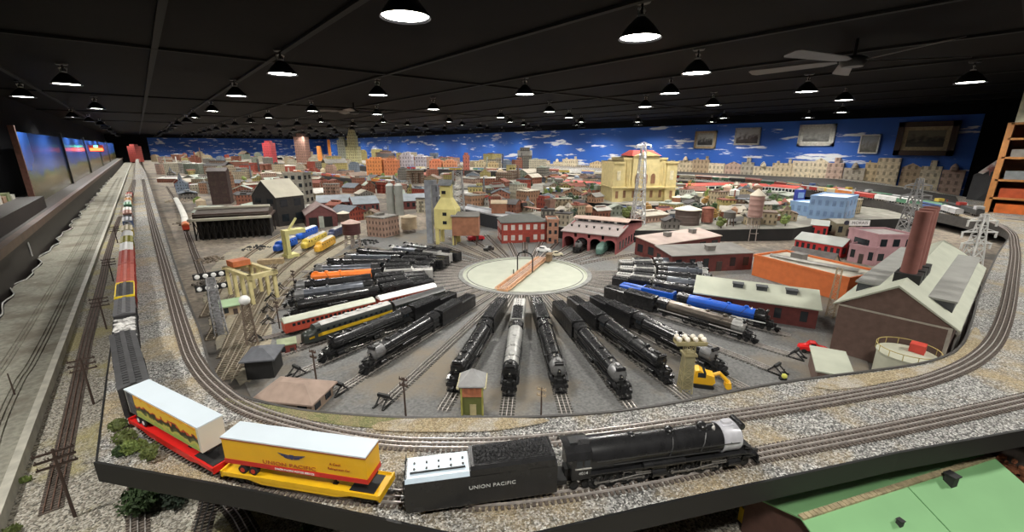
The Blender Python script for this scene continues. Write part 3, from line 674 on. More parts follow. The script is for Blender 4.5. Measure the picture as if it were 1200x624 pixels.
def diesel(label, c, c2=None, roofc=None, L=.36, nose=True, windows=False):
    t = thing('diesel_locomotive', label, 'locomotive'); hl = L/2; W = .033; roofc = roofc or c; c2 = c2 or c
    pr = [(-W,.024),(-W,.078),(-W*.78,.092),(-W*.35,.099),(W*.35,.099),(W*.78,.092),(W,.078),(W,.024)]
    b = MB(); rs = []
    for x, kx, ky in ((-hl,1,1),(hl-.075,1,1),(hl-.055,1,.98),(hl-.045,.97,.70),(hl-.02,.85,.66),(hl-.004,.62,.58),(hl,.45,.5)) if nose else ((-hl,1,1),(hl,1,1)):
        rs.append([(x, p[0]*kx, .024+(p[1]-.024)*ky) for p in pr])
    b.rings([r[::-1] for r in rs]); body = b.build('hull', c, t)
    b = MB()
    for s in (-1,1): b.box(-hl+.002,hl-.078,min(s*(W-.001),s*(W+.0012)),max(s*(W-.001),s*(W+.0012)),.044,.060)
    if nose: b.add([(hl-.078,s*(W+.0012),z) for s in (-1,1) for z in (.044,.060)]+[(hl-.02,s*(W*.88+.0012),z) for s in (-1,1) for z in (.042,.050)],[(0,4,5,1),(2,3,7,6),(1,5,4,0),(6,7,3,2)])
    b.build('side_band', c2, t, smooth=False)
    b = MB(); b.extr([(-W*.78,.0915),(-W*.35,.0995),(W*.35,.0995),(W*.78,.0915),(W*.78,.0935),(W*.35,.1015),(-W*.35,.1015),(-W*.78,.0935)][::-1],-hl+.004,hl-.082)
    for i in range(5):
        x = -hl+.05+i*(L-.15)/5; b.cyl((x,0,.10),(x,0,.105),.012,None,12)
    b.build('roof_panel', roofc, t)
    if nose:
        b = MB()
        for s in (-1,1): b.box(hl-.073,hl-.058,min(s*(W-.002),s*(W+.0008)),max(s*(W-.002),s*(W+.0008)),.070,.083)
        b.add([(hl-.0535,-.024,.074),(hl-.0535,-.003,.074),(hl-.0548,-.003,.090),(hl-.0548,-.022,.087),(hl-.0535,.003,.074),(hl-.0535,.024,.074),(hl-.0548,.022,.087),(hl-.0548,.003,.090)],[(0,1,2,3),(4,5,6,7)])
        b.build('cab_window', GLASS, t, smooth=False)
        MB().lathe([(0,.0),(.006,0),(.006,.006),(0,.007)],12,0,'x',(hl-.022,0,.068)).build('headlight', WHITE, t)
    b = MB()
    for s in (-1,1):
        for i in range(5 if not windows else 12):
            x = -hl+.04+i*(L-.15)/(4 if not windows else 11); r = .006; b.box(x-r,x+r,min(s*W,s*(W+.0016)),max(s*W,s*(W+.0016)),.066,.076)
    b.build('porthole', GLASS, t, smooth=False)
    truck(t, -hl+.05); truck(t, hl-.075); couplers(t, hl)
    MB().box(-.05,.05,-.026,.026,.012,.026).build('fuel_tank', BLK2, t, smooth=False)
    return t
def set_on(o, x, y, z, ang): o.location = (x, y, z); o.rotation_euler = (0, 0, ang); return o
# ---------------------------------------------------------------- the long train on the outer main line
cum = [0]
for i in range(1, len(A)): cum.append(cum[-1]+math.dist(A[i-1], A[i]))
def at_s(s):
    for i in range(1, len(cum)):
        if cum[i] >= s:
            u = (s-cum[i-1])/(cum[i]-cum[i-1]); return (A[i-1][0]+(A[i][0]-A[i-1][0])*u, A[i-1][1]+(A[i][1]-A[i-1][1])*u)
def on_line(o, s, half):
    a = at_s(s-half*.72); b = at_s(s+half*.72); set_on(o, (a[0]+b[0])/2, (a[1]+b[1])/2, ZM, math.atan2(b[1]-a[1], b[0]-a[0]))
fr = P(884,533,ZM); s0 = min(range(len(A)), key=lambda i: math.dist(A[i], fr)); s0 = cum[s0]
DECKM = pm('silver_deck_painted_reflection', (.50,.60,.68), .35, .1, .08, 30)  # silver deck, the lamp reflection's pale blue is put into its colour
hero = steam_engine('big black articulated steam locomotive with silver smokebox and reflection-tinted tender deck, nearest the aisle', BLK, smoke=pm('silver_smokebox', (.62,.62,.66), .35, .3, .15, 50), deckmat=DECKM, hero=True)
# the engine body follows the bend as one chord
on_line(hero, s0-.024-.397, .397); hero.scale = (.945, 1.07, 1.12)
# trailer builder
def trailer(label, L, side, roof, band=None, front=None):
    t = thing('semi_trailer', label, 'trailer'); hl = L/2; W = .0265; z0 = .022; z1 = .086
    MB().box(-hl,hl,-W,W,z0,z1).build('box_body', side, t, smooth=False)
    b = MB(); b.box(-hl-.001,hl+.001,-W-.001,W+.001,z1-.001,z1+.0025); b.build('roof', roof, t, smooth=False)
    if band:
        b = MB()
        for s in (-1,1): b.box(-hl-.0012,hl+.0012,min(s*(W-.001),s*(W+.0008)),max(s*(W-.001),s*(W+.0008)),z0+.001,z0+.012); b.box(min(s*(hl-.001),s*(hl+.0012)),max(s*(hl-.001),s*(hl+.0012)),-W,W,z0+.001,z0+.012)
        b.build('lower_band', band, t, smooth=False)
        b = MB()
        for s in (-1,1): b.box(-hl-.0012,hl+.0012,min(s*(W-.001),s*(W+.0014)),max(s*(W-.001),s*(W+.0014)),z1-.003,z1-.0005)
        b.box(hl-.001,hl+.0014,-W,W,z1-.003,z1-.0005); b.build('upper_trim', pm('rust_red_trim', (.35,.09,.03), .5), t, smooth=False)
    MB().box(-hl,hl,-W*.6,W*.6,z0-.006,z0).build('chassis', BLK2, t, smooth=False)
    for x in (-hl+.040,-hl+.066):
        for s in (-1,1):
            b = MB(); b.lathe([(0,-.005),(.010,-.005),(.010,.005),(0,.005)],18,0,'y',(x,s*(W-.004),.0105)); w = b.build('wheel', pm('tyre_black', (.015,.015,.015), .8), t)
            MB().lathe([(0,-.0058),(.0055,-.0058),(.0055,.0058),(0,.0058)],12,0,'y',(x,s*(W-.004),.0105)).build('hub', pm('hub_red', (.5,.03,.02), .5) if band else WHITE, w)
    b = MB()
    for s in (-1,1): b.box(hl-.085,hl-.080,min(s*.012,s*.015),max(s*.012,s*.015),0,z0); b.box(hl-.088,hl-.077,min(s*.010,s*.017),max(s*.010,s*.017),0,.002)
    b.cyl((hl-.0825,-.014,.010),(hl-.0825,.014,.010),.0015,None,6); b.build('landing_gear', BLK2, t, smooth=False)
    return t
ROOFW = pm('white_roof_painted_reflection', (.62,.70,.76), .4, 0, .05, 8)  # white trailer roofs with the bluish reflection mixed into the base colour
YEL = pm('armour_yellow', (.78,.43,.012), .38, 0, .08, 15)
REDB = pm('band_red', (.55,.02,.015), .4, 0, .1, 20)
flatY = freight_car('yellow flatcar carrying the yellow trailer behind the big black engine', 'flat', pm('flatcar_yellow', (.80,.47,.01), .45, 0, .12, 20), L=.375)
GAPC = .022
s = s0-.84-GAPC-.1875; on_line(flatY, s, .1875); sY = s
MB().box(.115,.170,-.026,.026,.0362,.0372).build('deck_plate', BLK2, flatY, smooth=False)
trY = trailer('yellow semi trailer with red band and winged emblem riding on the yellow flatcar', .335, YEL, ROOFW, band=REDB)
set_on(trY, flatY.location.x, flatY.location.y, ZM+.0362, flatY.rotation_euler.z); trY.location.x += -.008*math.cos(flatY.rotation_euler.z); trY.location.y += -.008*math.sin(flatY.rotation_euler.z)
lm2 = pm('lettering_rust', (.45,.10,.02), .5)
text_part('UNION PACIFIC', .0125, trY, (-.010,-.0274,.0405), (PI/2,0,0), lm2, sx=1.35)
text_part('A Cool', .008, trY, (.098,-.0274,.060), (PI/2,0,0), lm2)
text_part('Refrigerator Car', .007, trY, (.106,-.0274,.049), (PI/2,0,0), lm2)
MB().box(-.055,.060,-.0280,-.0272,.0235,.0325).build('sign_strip', pm('strip_red', (.62,.03,.02), .5), trY, smooth=False)
text_part('UNION PACIFIC MOTOR SERVICE', .0062, trY, (.002,-.0283,.028), (PI/2,0,0), WHITE, sx=.95)
b = MB()
for sgn in (-1,1):
    for i, (w, h) in enumerate(((.028,.0022),(.022,.002),(.015,.0018))):
        z = .066-i*.0036; b.extry([(sgn*.004,z),(sgn*(.004+w),z+.0035),(sgn*(.006+w*.8),z+.0035-h*1.4),(sgn*.004,z-h)], -.0276, -.0270)
b.extry([(-.0045,.068),(.0045,.068),(.0045,.060),(0,.056),(-.0045,.060)], -.0280, -.0272)
b.build('winged_emblem', pm('emblem_navy', (.05,.05,.12), .5), trY, smooth=False); 
flatR = freight_car('red flatcar carrying the white roofed trailer', 'flat', pm('flatcar_red', (.62,.015,.012), .38, 0, .12, 20), L=.385)
s = sY-.1875-.1925-.010; on_line(flatR, s, .1925); sR = s
MB().box(.105,.180,-.027,.027,.0362,.0375).build('deck_plate', BLK2, flatR, smooth=False)
# printed side of the white trailer: orange sky, dark hills, green field and a tiny landscape
def picture_side():
    m, nt, b = base('printed_trailer_side'); L = nt.links
    tc = nd(nt, 'ShaderNodeTexCoord'); sp = nt.nodes.new('ShaderNodeSeparateXYZ'); L.new(tc.outputs['Object'], sp.inputs[0])
    n = nd(nt, 'ShaderNodeTexNoise', Scale=38.0, Detail=3.0); L.new(tc.outputs['Object'], n.inputs['Vector'])
    a = nd(nt, 'ShaderNodeMath', operation='MULTIPLY_ADD'); L.new(n.outputs['Fac'], a.inputs[0]); a.inputs[1].default_value = .045; L.new(sp.outputs[2], a.inputs[2])
    mr = nt.nodes.new('ShaderNodeMapRange'); mr.inputs[1].default_value = .045; mr.inputs[2].default_value = .11; L.new(a.outputs[0], mr.inputs[0])
    cr = nt.nodes.new('ShaderNodeValToRGB'); cr.color_ramp.interpolation = 'CONSTANT'; e = cr.color_ramp.elements
    e[0].position = 0; e[0].color = (.35,.45,.10,1); e[1].position = .84; e[1].color = (.75,.33,.02,1)
    for p, c in ((.16,(.55,.50,.12,1)),(.27,(.10,.12,.03,1)),(.36,(.03,.03,.02,1)),(.50,(.55,.05,.02,1)),(.56,(.80,.50,.04,1))): x = e.new(p); x.color = c
    L.new(mr.outputs[0], cr.inputs[0]); L.new(cr.outputs[0], b.inputs['Base Color']); b.inputs['Roughness'].default_value = .4; return m
trW = trailer('white semi trailer with a colourful printed side riding on the red flatcar', .335, pm('trailer_cream', (.62,.60,.52), .45, 0, .06, 8), ROOFW)
set_on(trW, flatR.location.x, flatR.location.y, ZM+.0362, flatR.rotation_euler.z); trW.location.x -= .022*math.cos(flatR.rotation_euler.z); trW.location.y -= .022*math.sin(flatR.rotation_euler.z)
MB().box(-.125,.158,-.0275,-.0266,.024,.083).build('printed_panel', picture_side(), trW, smooth=False)
MB().box(-.162,-.128,-.0275,-.0266,.024,.083).build('dark_print', pm('print_dark', (.10,.10,.11), .5, 0, .6, 60), trW, smooth=False)
s = sR-.1925-GAPC
def chain(o, L):
    global s
    on_line(o, s-L/2, L/2); s -= L+.020; return o
DGREY = pm('dark_grey_car', (.05,.05,.052), .5, .1, .3, 30); DG2 = pm('charcoal_roof', (.075,.075,.078), .45, .15, .25, 40)
rb = chain(freight_car('long dark grey ribbed roof freight car coupled behind the red flatcar', 'auto', DGREY, DG2, L=.46), .46)
g = freight_car('gondola car heaped with pale rocks behind the ribbed roof car', 'hopper', DGREY, L=.25); chain(g, .25)
b = MB()
for i in range(150):
    x = random.uniform(-.112,.112); y = random.uniform(-.027,.027); r = random.uniform(.005,.010); b.ball((x,y,.080+.014*(1-abs(y)/.03)*(1-abs(x)/.15)), r, 6, sz=.8)
rock = pm('pale_rock', (.55,.54,.52), .85, 0, .5, 60, .6)
b.build('rock_load', rock, g, smooth=False)['label'] = 'heaped pale rock load'
chain(freight_car('dark grey boxcar with grey roof between the rock gondola and the yellow edged car', 'box', DGREY, pm('roof_mid_grey', (.12,.12,.125), .5, 0, .2, 30), L=.24), .24)
chain(freight_car('dark boxcar with bright yellow roof edge in the long train', 'box', pm('maroon_car', (.2,.03,.02), .5), DG2, L=.26, trim=pm('edge_yellow', (.8,.6,.03), .4)), .26)
RC1 = pm('boxcar_red', (.42,.06,.045), .5, 0, .2, 20)
chain(freight_car('red boxcar next to the yellow edged car in the long train', 'box', RC1, pm('roof_salmon', (.46,.12,.09), .5, 0, .15, 20), L=.42), .42)
chain(freight_car('second red boxcar of the long train, ahead of the small white roofed car', 'box', RC1, pm('roof_rust', (.40,.09,.07), .5, 0, .15, 20), L=.42), .42)
chain(freight_car('boxcar with clean white roof behind the second red boxcar', 'box', RC1, WHITE, L=.28), .28)
tl = [('box',(.25,.23,.06),(.32,.30,.05),'olive'),('coach',(.2,.2,.2),(.6,.6,.58),'silver roofed'),('box',(.5,.4,.05),(.55,.5,.35),'straw yellow'),('tank',(.02,.02,.02),None,'black round'),('box',(.1,.15,.3),(.5,.52,.55),'blue grey'),('hopper',(.2,.2,.2),None,'plain grey'),('box',(.35,.1,.06),(.5,.3,.25),'rust red'),('box',(.5,.5,.48),(.7,.7,.68),'white'),('gondola',(.12,.08,.06),None,'dark brown'),('box',(.1,.25,.15),(.25,.4,.3),'dark green'),('coach',(.3,.3,.3),(.4,.4,.38),'grey'),('box',(.5,.2,.05),(.55,.3,.12),'orange'),('tank',(.5,.5,.5),None,'silver'),('box',(.3,.22,.15),(.5,.45,.4),'tan'),('box',(.45,.05,.05),(.5,.12,.1),'crimson'),('hopper',(.05,.05,.06),None,'coal black')]
prev = 'white roofed boxcar'
for kd, c, rc, nm in tl:
    km = pm('car_'+nm.replace(' ','_'), c, .5, 0, .2, 20); rm = pm('carroof_'+nm.replace(' ','_'), rc, .5, 0, .2, 20) if rc else None
    nn = dict(box='boxcar', coach='coach', tank='tank car', hopper='hopper car', gondola='gondola')[kd]
    chain(freight_car('%s %s of the long train, behind the %s' % (nm, nn, prev), kd, km, rm, L=.27), .27); prev = nm+' '+nn
# silver coaches on the lower siding beyond the deck
ss = thing('railway_track', 'yard track under the white roofed coaches beside the deck', 'track')
pts = [P(219,272,ZY), (.30,6.9), (.34,9.5), (.36,13)]
sp_ = catmull(pts, .05); bpy.data.objects.remove(ss)
track(catmull([P(240,330,ZY)]+pts, .05), ZY, 'yard track under the white roofed coaches beside the deck', ties=.03, third=False)
cm_ = [0]
for i in range(1, len(sp_)): cm_.append(cm_[-1]+math.dist(sp_[i-1], sp_[i]))
WR = pm('coach_white_roof', (.66,.65,.60), .4, 0, .06, 10); CS = pm('coach_side_grey', (.25,.25,.26), .4, .2, .2, 20)
d = .02; nmz = ['first','second','third','fourth','fifth','sixth','seventh','eighth','ninth','tenth']
for i in range(9):
    Lc = .36 if i else .20
    o = freight_car('%s white roofed coach counted from the red end car of the siding train' % nmz[i-1] if i else 'red end car at the head of the white roofed siding train', 'coach', CS if i else pm('coach_red', (.5,.05,.02), .4), WR if i else pm('orange_roof', (.6,.16,.04), .4), L=Lc)
    m_ = d+Lc/2; j = next((q for q in range(len(cm_)) if cm_[q] >= m_), len(cm_)-2); a, b_ = sp_[j-1], sp_[min(j+1, len(sp_)-1)]
    set_on(o, a[0], a[1], ZY, math.atan2(b_[1]-a[1], b_[0]-a[0])); d += Lc+.015
# ---------------------------------------------------------------- turntable and radial yard
def rad(a, r): t = math.radians(a); return (CX-r*math.cos(t), CY-r*math.sin(t))
RT = .445
t = thing('turntable', 'round pale turntable pit with timber bridge in the middle of the engine yard', 'turntable', (CX, CY, ZY))
b = MB(); b.lathe([(RT+.035,.003),(RT+.035,.012),(RT+.004,.013),(RT,.013),(RT,.0055),(0,.0055)], 64, 0); b.build('pit_floor', pm('pale_green_grey_concrete', (.43,.45,.37), .7, 0, .08, 10), t, smooth=False)
b = MB(); b.lathe([(RT+.036,.002),(RT+.036,.0125),(RT+.008,.0145),(RT+.006,.0125)], 64, 0, caps=False); b.lathe([(RT-.022,.004),(RT-.022,.009),(RT-.027,.009),(RT-.027,.004)], 64, 0, caps=False); b.build('pit_wall', pm('grey_concrete_ring', (.22,.22,.21), .8, 0, .3, 20), t)
WOOD = pm('orange_timber', (.60,.35,.20), .6, 0, .3, 25)
br = MB(); br.box(-RT+.004,RT-.004,-.036,.036,.010,.022)
for s in (-1,1): br.box(-RT+.02,RT-.02,min(s*.030,s*.036),max(s*.030,s*.036),.018,.036)
for i in range(40): x = -RT+.012+i*(2*RT-.024)/39; br.box(x-.004,x+.004,-.055,.055,.022,.025)
for s in (-1,1): br.box(-RT+.02,RT-.02,min(s*.048,s*.054),max(s*.048,s*.054),.025,.029)
brg = br.build('bridge', WOOD, t, smooth=False)
b = MB()
for y in (-.016,0,.016): b.box(-RT+.004,RT-.004,y-.0013,y+.0013,.025,.030)
b.build('bridge_rail', RAIL, brg, smooth=False)
b = MB(); b.tube([(-.0,-.058,.022),(0,-.058,.13),(0,-.045,.155),(0,-.02,.165),(0,.02,.165),(0,.045,.155),(0,.058,.13),(0,.058,.022)], .005, 8); b.tube([(-.10,.05,.022),(-.10,.05,.06)],.003,6)
b.box(-.02,.02,-.008,.008,.165,.185)
b.build('power_arch', BLK2, brg)
b = MB(); b.box(RT-.11,RT-.05,-.095,-.058,.02,.075); b.box(RT-.115,RT-.045,-.10,-.055,.075,.08); b.build('operator_cabin', pm('cabin_brown', (.2,.13,.07), .7), brg, smooth=False)
pa = P(583,343,ZY); pb = P(638,300,ZY); brang = math.atan2(pb[1]-pa[1], pb[0]-pa[0])
brg.rotation_euler = (0,0,brang)
angs = [-71,-64,-56,-49,-42,-35,-28,-21,-14,-7,0,8,15.6,24,31,38.4,46,53,61,68.6,77.4,85,92,100,109,116,123,130,137,144]
ends = {}
for i, a in enumerate(angs):
    r1 = 1.74 if 0 <= a < 100 else 1.66
    if a in (38.4,46,53): r1 = 1.72
    if a > 100: r1 = 1.35
    pts = [rad(a, RT+.04), rad(a, (RT+r1)/2), rad(a, r1)]
    i0 = angs.index(46)
    lb_ = 'radial yard track carrying the silver boilered engine' if i == i0 else '%s radial yard track to the %s of the silver engine' % (ORD[abs(i-i0)-1], 'left' if i < i0 else 'right')
    track(pts, ZY+.003, lb_, ties=.016, name='railway_track', group='radial tracks of the engine yard', rail=RAIL, tie=pm('grey_sleeper', (.15,.143,.13), .9, 0, .4, 90))
    ends[a] = r1
for k_, a in enumerate(range(172, 290, 8)):
    pts = [rad(a, RT+.04), rad(a, .8), rad(a, 1.15 if a < 230 else 1.5)]
    track(pts, ZY+.003, '%s track of the fan beyond the turntable, counted from the warehouse side' % ORD[k_], ties=.03, third=False, group='tracks beyond the turntable')
# bumping posts at the ends
def bumper(x, y, ang, label):
    t = thing('bumping_post', label, 'buffer stop', (x, y, ZY+.003), ang, 'bumping posts at the yard track ends')
    b = MB(); b.cyl((-.03,-.016,.004),(.006,-.016,.032),.003,None,6); b.cyl((-.03,.016,.004),(.006,.016,.032),.003,None,6); b.cyl((.03,-.016,.004),(.006,-.016,.032),.003,None,6); b.cyl((.03,.016,.004),(.006,.016,.032),.003,None,6); b.build('brace', BLK2, t)
    MB().box(-.001,.009,-.024,.024,.028,.040).build('buffer_beam', BLK2, t, smooth=False)
    MB().box(-.035,.035,-.024,-.016,.0,.005).box(-.035,.035,.016,.024,0,.005).build('skid', BLK2, t, smooth=False)
for a in (8, 15.6, 24, 31, -7, -14, -21, -28, 92, 85, 0):
    x, y = rad(a, ends[a]-.01); bumper(x, y, math.radians(a), 'black bumping post ending the %s radial track %s of the silver engine' % (ORD[abs(angs.index(a)-angs.index(46))-1], 'left' if a < 46 else 'right'))
# engines in the yard
blue = pm('engine_blue', (.01,.10,.55), .35, 0, .15, 20); sil2 = pm('dull_silver', (.48,.48,.46), .38, .4, .25, 40)
ORG = pm('engine_orange', (.85,.20,.02), .45, 0, .15, 20); GREYT = pm('warm_grey_top', (.42,.41,.39), .5, .1, .25, 30)
P0 = {}
P0['bigblack'] = lambda l: steam_engine(l)
P0['greynose'] = lambda l: steam_engine(l, smoke=GUN)
P0['silver'] = lambda l: steam_engine(l, shroud=sil2, smoke=BLK, tender=sil2)
P0['plain'] = lambda l: steam_engine(l, art=False, smoke=GUN)
P0['plainblack'] = lambda l: steam_engine(l, art=False)
P0['bronze'] = lambda l: steam_engine(l, art=False, shroud=pm('bronze_black', (.12,.10,.08), .3, .5, .2, 30), smoke=sil2, stripe=STEEL)
P0['blue'] = lambda l: steam_engine(l, art=False, body=BLK, shroud=blue, tender=blue, smoke=BLK, stripe=WHITE)
P0['orange'] = lambda l: steam_engine(l, art=False, shroud=ORG, smoke=ORG, tender=GREYT)
P0['greytop'] = lambda l: steam_engine(l, art=False, shroud=pm('steel_blue_grey', (.10,.11,.13), .3, .4, .3, 40), smoke=GUN, tender=BLK)
P0['short'] = lambda l: steam_engine(l, art=False, L=.62, smoke=GUN)
P0['shortg'] = lambda l: steam_engine(l, art=False, L=.62, shroud=pm('steel_blue_grey', (.10,.11,.13), .3), smoke=sil2, tender=GREYT)
proto = {}
fleet = [(38.4,'bigblack',1.60,'long black articulated engine nosing up to the brick watch tower'),
 (46,'silver',1.60,'silver boilered engine on the track straight below the turntable'),
 (53,'plain',1.58,'short black engine with grey smokebox just right of the silver engine'),
 (61,'greynose',1.65,'long black articulated engine with pale grey smokebox, between the short engine and the light tower'),
 (68.6,'bigblack',1.60,'long black articulated engine pointing at the foot of the floodlight tower'),
 (77.4,'plain',1.64,'black engine with grey smokebox behind the yellow excavator'),
 (92,'bronze',1.56,'bronze tinted engine with silver smokebox and bright running board beside the blue engine'),
 (100,'blue',1.60,'blue streamlined engine with white stripe beside the low warehouse'),
 (24,'plain',1.60,'big black engine with grey smokebox, first left of the empty track'),
 (15.6,'bigblack',1.62,'black articulated engine beside the yellow striped diesel'),
 (-14,'greytop',1.56,'blue grey boilered engine below the orange one'),
 (-7,'bigblack',1.56,'black articulated engine above the red coach row'),
 (-21,'plain',1.56,'black engine with grey nose next below the orange engine'),
 (-28,'orange',1.50,'orange boilered engine with grey tender on the left of the yard'),
 (-35,'greytop',1.52,'grey boilered engine next above the orange one'),
 (-42,'plainblack',1.50,'black engine second above the orange one'),
 (-49,'greytop',1.45,'grey boilered engine third above the orange one'),
 (-56,'plainblack',1.45,'black engine fourth above the orange one'),
 (-64,'shortg',1.25,'short grey topped engine on the second highest left track'),
 (-71,'short',1.22,'short black engine on the farthest left radial track'),
 (109,'short',1.28,'short black engine just above the blue engine'),
 (116,'shortg',1.28,'short engine with silver nose second above the blue engine'),
 (123,'short',1.28,'short black engine third above the blue engine'),
 (130,'shortg',1.29,'short engine with silver nose fourth above the blue engine'),
 (137,'short',1.30,'short black engine fifth above the blue engine'),
 (144,'shortg',1.32,'short engine with silver nose nearest the roundhouse wall')]
for a, k_, rf, lb in fleet:
    if k_ in proto: o = copy_tree(proto[k_]); o['label'] = lb
    else: o = P0[k_](lb); proto[k_] = o; index_kids()
    hl = .31 if k_.startswith('short') else .42
    x, y = rad(a, rf-hl); set_on(o, x, y, ZY+.003, math.atan2(-math.sin(math.radians(a)), -math.cos(math.radians(a))))
# diesel, coaches and cars on other radial tracks
def onrad(o, a, rc): x, y = rad(a, rc); t = math.radians(a); return set_on(o, x, y, ZY+.003, math.atan2(-math.sin(t), -math.cos(t)))
BRG = pm('dark_green_black', (.03,.035,.03), .35, 0, .2, 20)
onrad(diesel('black diesel with long yellow side stripe on the left of the yard', BRG, pm('stripe_yellow', (.75,.48,.02), .4), GREYT, L=.46, windows=True), 8, 1.36)
onrad(freight_car('dark coach coupled behind the yellow striped diesel', 'coach', BRG, pm('dark_roof', (.06,.06,.06), .4), L=.34), 8, .94)
onrad(freight_car('red coach with pale green grey roof at the outer end of the red row', 'coach', pm('coach_brick_red', (.45,.07,.04), .5, 0, .2, 20), pm('pale_green_roof', (.45,.47,.38), .5, 0, .15, 12), L=.46), 1, 1.38)
onrad(freight_car('red coach with clean white roof nearer the turntable', 'coach', pm('coach_brick_red', (.45,.07,.04)), WHITE, L=.36), 1, .94)
for i, (a, rc, c, rf_, L_, lb) in enumerate([(-42,.72,'w','s',.22,'grey topped car between the second engine above the orange one and the turntable')]): pass
# ---------------------------------------------------------------- terraces behind the yard
T1P = [P(x, y, .97) for x, y in [(536,243),(575,252),(620,262),(700,271),(870,269),(930,268),(1000,258),(1075,256),(1040,246),(980,238),(850,226),(640,214),(560,214),(500,222)]]
T2P = [P(x, y, 1.05) for x, y in [(615,222),(690,237),(745,241),(862,241),(905,231),(915,224),(850,219),(640,208),(585,205)]]
T1M = pm('pale_street', (.27,.26,.22), .85, 0, .35, 12, dirt=(.16,.15,.13), dirt_scale=2)
DARKSIDE = pm('dark_board', (.02,.02,.02), .8, 0, .3, 8)
struct(tag(MB().prism(T1P, ZY-.01, .97, 1, 0).build('street_terrace', [T1M, DARKSIDE], smooth=False), 'raised pale street terrace behind the roundhouse', 'terrace'))
struct(tag(MB().prism(T2P, ZY, 1.05, 1, 0).build('station_terrace', [T1M, DARKSIDE], smooth=False), 'upper terrace carrying the yellow station', 'terrace'))
struct(ribbon(inner[-240:], ZM-.17, ZM-.001, .01, 'deck_skirt', DARKSIDE, 'dark board below the far stretch of the main line deck', 'board'))
def inpoly(p, poly):
    x, y = p; c = False; j = len(poly)-1
    for i in range(len(poly)):
        if (poly[i][1] > y) != (poly[j][1] > y) and x < (poly[j][0]-poly[i][0])*(y-poly[i][1])/(poly[j][1]-poly[i][1])+poly[i][0]: c = not c
        j = i
    return c
def ground(px, py):
    for z, q in ((1.05, T2P), (.97, T1P)):
        p = P(px, py, z)
        if inpoly(p, q): return p, z
    return P(px, py, ZY), ZY
# ---------------------------------------------------------------- building kit
WIN = (.02,.025,.03)
def roofpoly(b, w, d, h, rh, kind, ov=.008, th=.006, m=0):
    if kind == 'gx':      # ridge along x
        b.extr([(-ov,h-ov*rh/(d/2)),(d/2,h+rh),(d+ov,h-ov*rh/(d/2)),(d+ov,h+th-ov*rh/(d/2)),(d/2,h+rh+th),(-ov,h+th-ov*rh/(d/2))], -ov, w+ov, m)
    elif kind == 'gy':
        b.extry([(-ov,h-ov*rh/(w/2)),(w/2,h+rh),(w+ov,h-ov*rh/(w/2)),(w+ov,h+th-ov*rh/(w/2)),(w/2,h+rh+th),(-ov,h+th-ov*rh/(w/2))], -ov, d+ov, m)
    elif kind == 'hip':
        i = min(w, d)*.42; lo = [(-ov,-ov),(w+ov,-ov),(w+ov,d+ov),(-ov,d+ov)]; hi = [(i,i),(w-i,i),(w-i,d-i),(i,d-i)]
        b.rings([[(x,y,h) for x,y in lo],[(x,y,h+th) for x,y in lo],[(x,y,h+rh) for x,y in hi]], m)
    elif kind == 'shed':
        b.extr([(-ov,h),(d+ov,h+rh),(d+ov,h+rh+th),(-ov,h+th)], -ov, w+ov, m)
    else:
        b.box(-ov, w+ov, -ov, d+ov, h, h+th, m)
def house(name, label, cat, A, B, z, d, h, rh, kind, wall, roof, win=(4,2), side=(2,2), wm=None, door=True, chim=0, ov=.008, wfr=.5, grp=None):
    """A, B = front corners in the world (left, right as seen from the aisle)"""
    w = math.dist(A, B); ang = math.atan2(B[1]-A[1], B[0]-A[0])
    t = thing(name, label, cat, (A[0], A[1], z), ang, grp); b = MB(); b.box(0, w, 0, d, 0, h)
    if kind == 'gx': b.extr([(0,h-.001),(d/2,h+rh),(d,h-.001)], 0, w)
    if kind == 'gy': b.extry([(0,h-.001),(w/2,h+rh),(w,h-.001)], 0, d)
    if kind == 'shed': b.extr([(0,h-.001),(d,h+rh),(d,h-.001)], 0, w)
    if kind == 'flat': b.box(-.004,w+.004,-.004,.006,h,h+.018); b.box(-.004,w+.004,d-.006,d+.004,h,h+.018); b.box(-.004,.006,0,d,h,h+.018); b.box(w-.006,w+.004,0,d,h,h+.018)
    b.build('walls', wall, t, smooth=False)
    b = MB()
    if kind == 'flat': b.box(.006,w-.006,.006,d-.006,h,h+.004)
    else: roofpoly(b, w, d, h, rh, kind, ov)
    b.build('roof', roof, t, smooth=False)
    wm = wm or GLASS; nx, nz = win; fm = wm if wm is not GLASS else None
    for i in range(nx):
        for j in range(nz):
            cx = w*(i+.5)/nx; cz = h*(j+.55)/nz; ww = w/nx*wfr/2; hh = h/nz*.5/2
            if door and j == 0 and i == nx//2:
                MB().box(cx-ww,cx+ww,-.004,.0,0,hh*2.4).build('door', pm('dark_door', (.05,.035,.03), .6), t, smooth=False); continue
            b = MB(); b.box(cx-ww,cx+ww,-.0025,0,cz-hh,cz+hh); o = b.build('window', GLASS if fm is None else fm, t, smooth=False)
    nx, nz = side
    for s_, y_ in ((0, 1), (w, -1)):
        for i in range(nx):
            for j in range(nz):
                cy = d*(i+.5)/nx; cz = h*(j+.55)/nz; ww = d/nx*wfr/2; hh = h/nz*.5/2
                MB().box(min(s_, s_-y_*.0025), max(s_, s_-y_*.0025), cy-ww, cy+ww, cz-hh, cz+hh).build('window', GLASS if fm is None else fm, t, smooth=False)
    for i in range(chim):
        cx = w*(.25+.5*i/max(1,chim-1)) if chim > 1 else w*.7
        MB().box(cx-.008,cx+.008,d*.5-.008,d*.5+.008,h+rh*.6,h+rh+.04).build('chimney', pm('chimney_brick', (.25,.09,.06), .8), t, smooth=False)
    return t
def roofbox(t, x, y, z, w, d, h, mat, name='roof_vent'):
    MB().box(x-w/2,x+w/2,y-d/2,y+d/2,z,z+h).box(x-w/2-.004,x+w/2+.004,y-d/2-.004,y+d/2+.004,z+h,z+h+.004).build(name, mat, t, smooth=False)
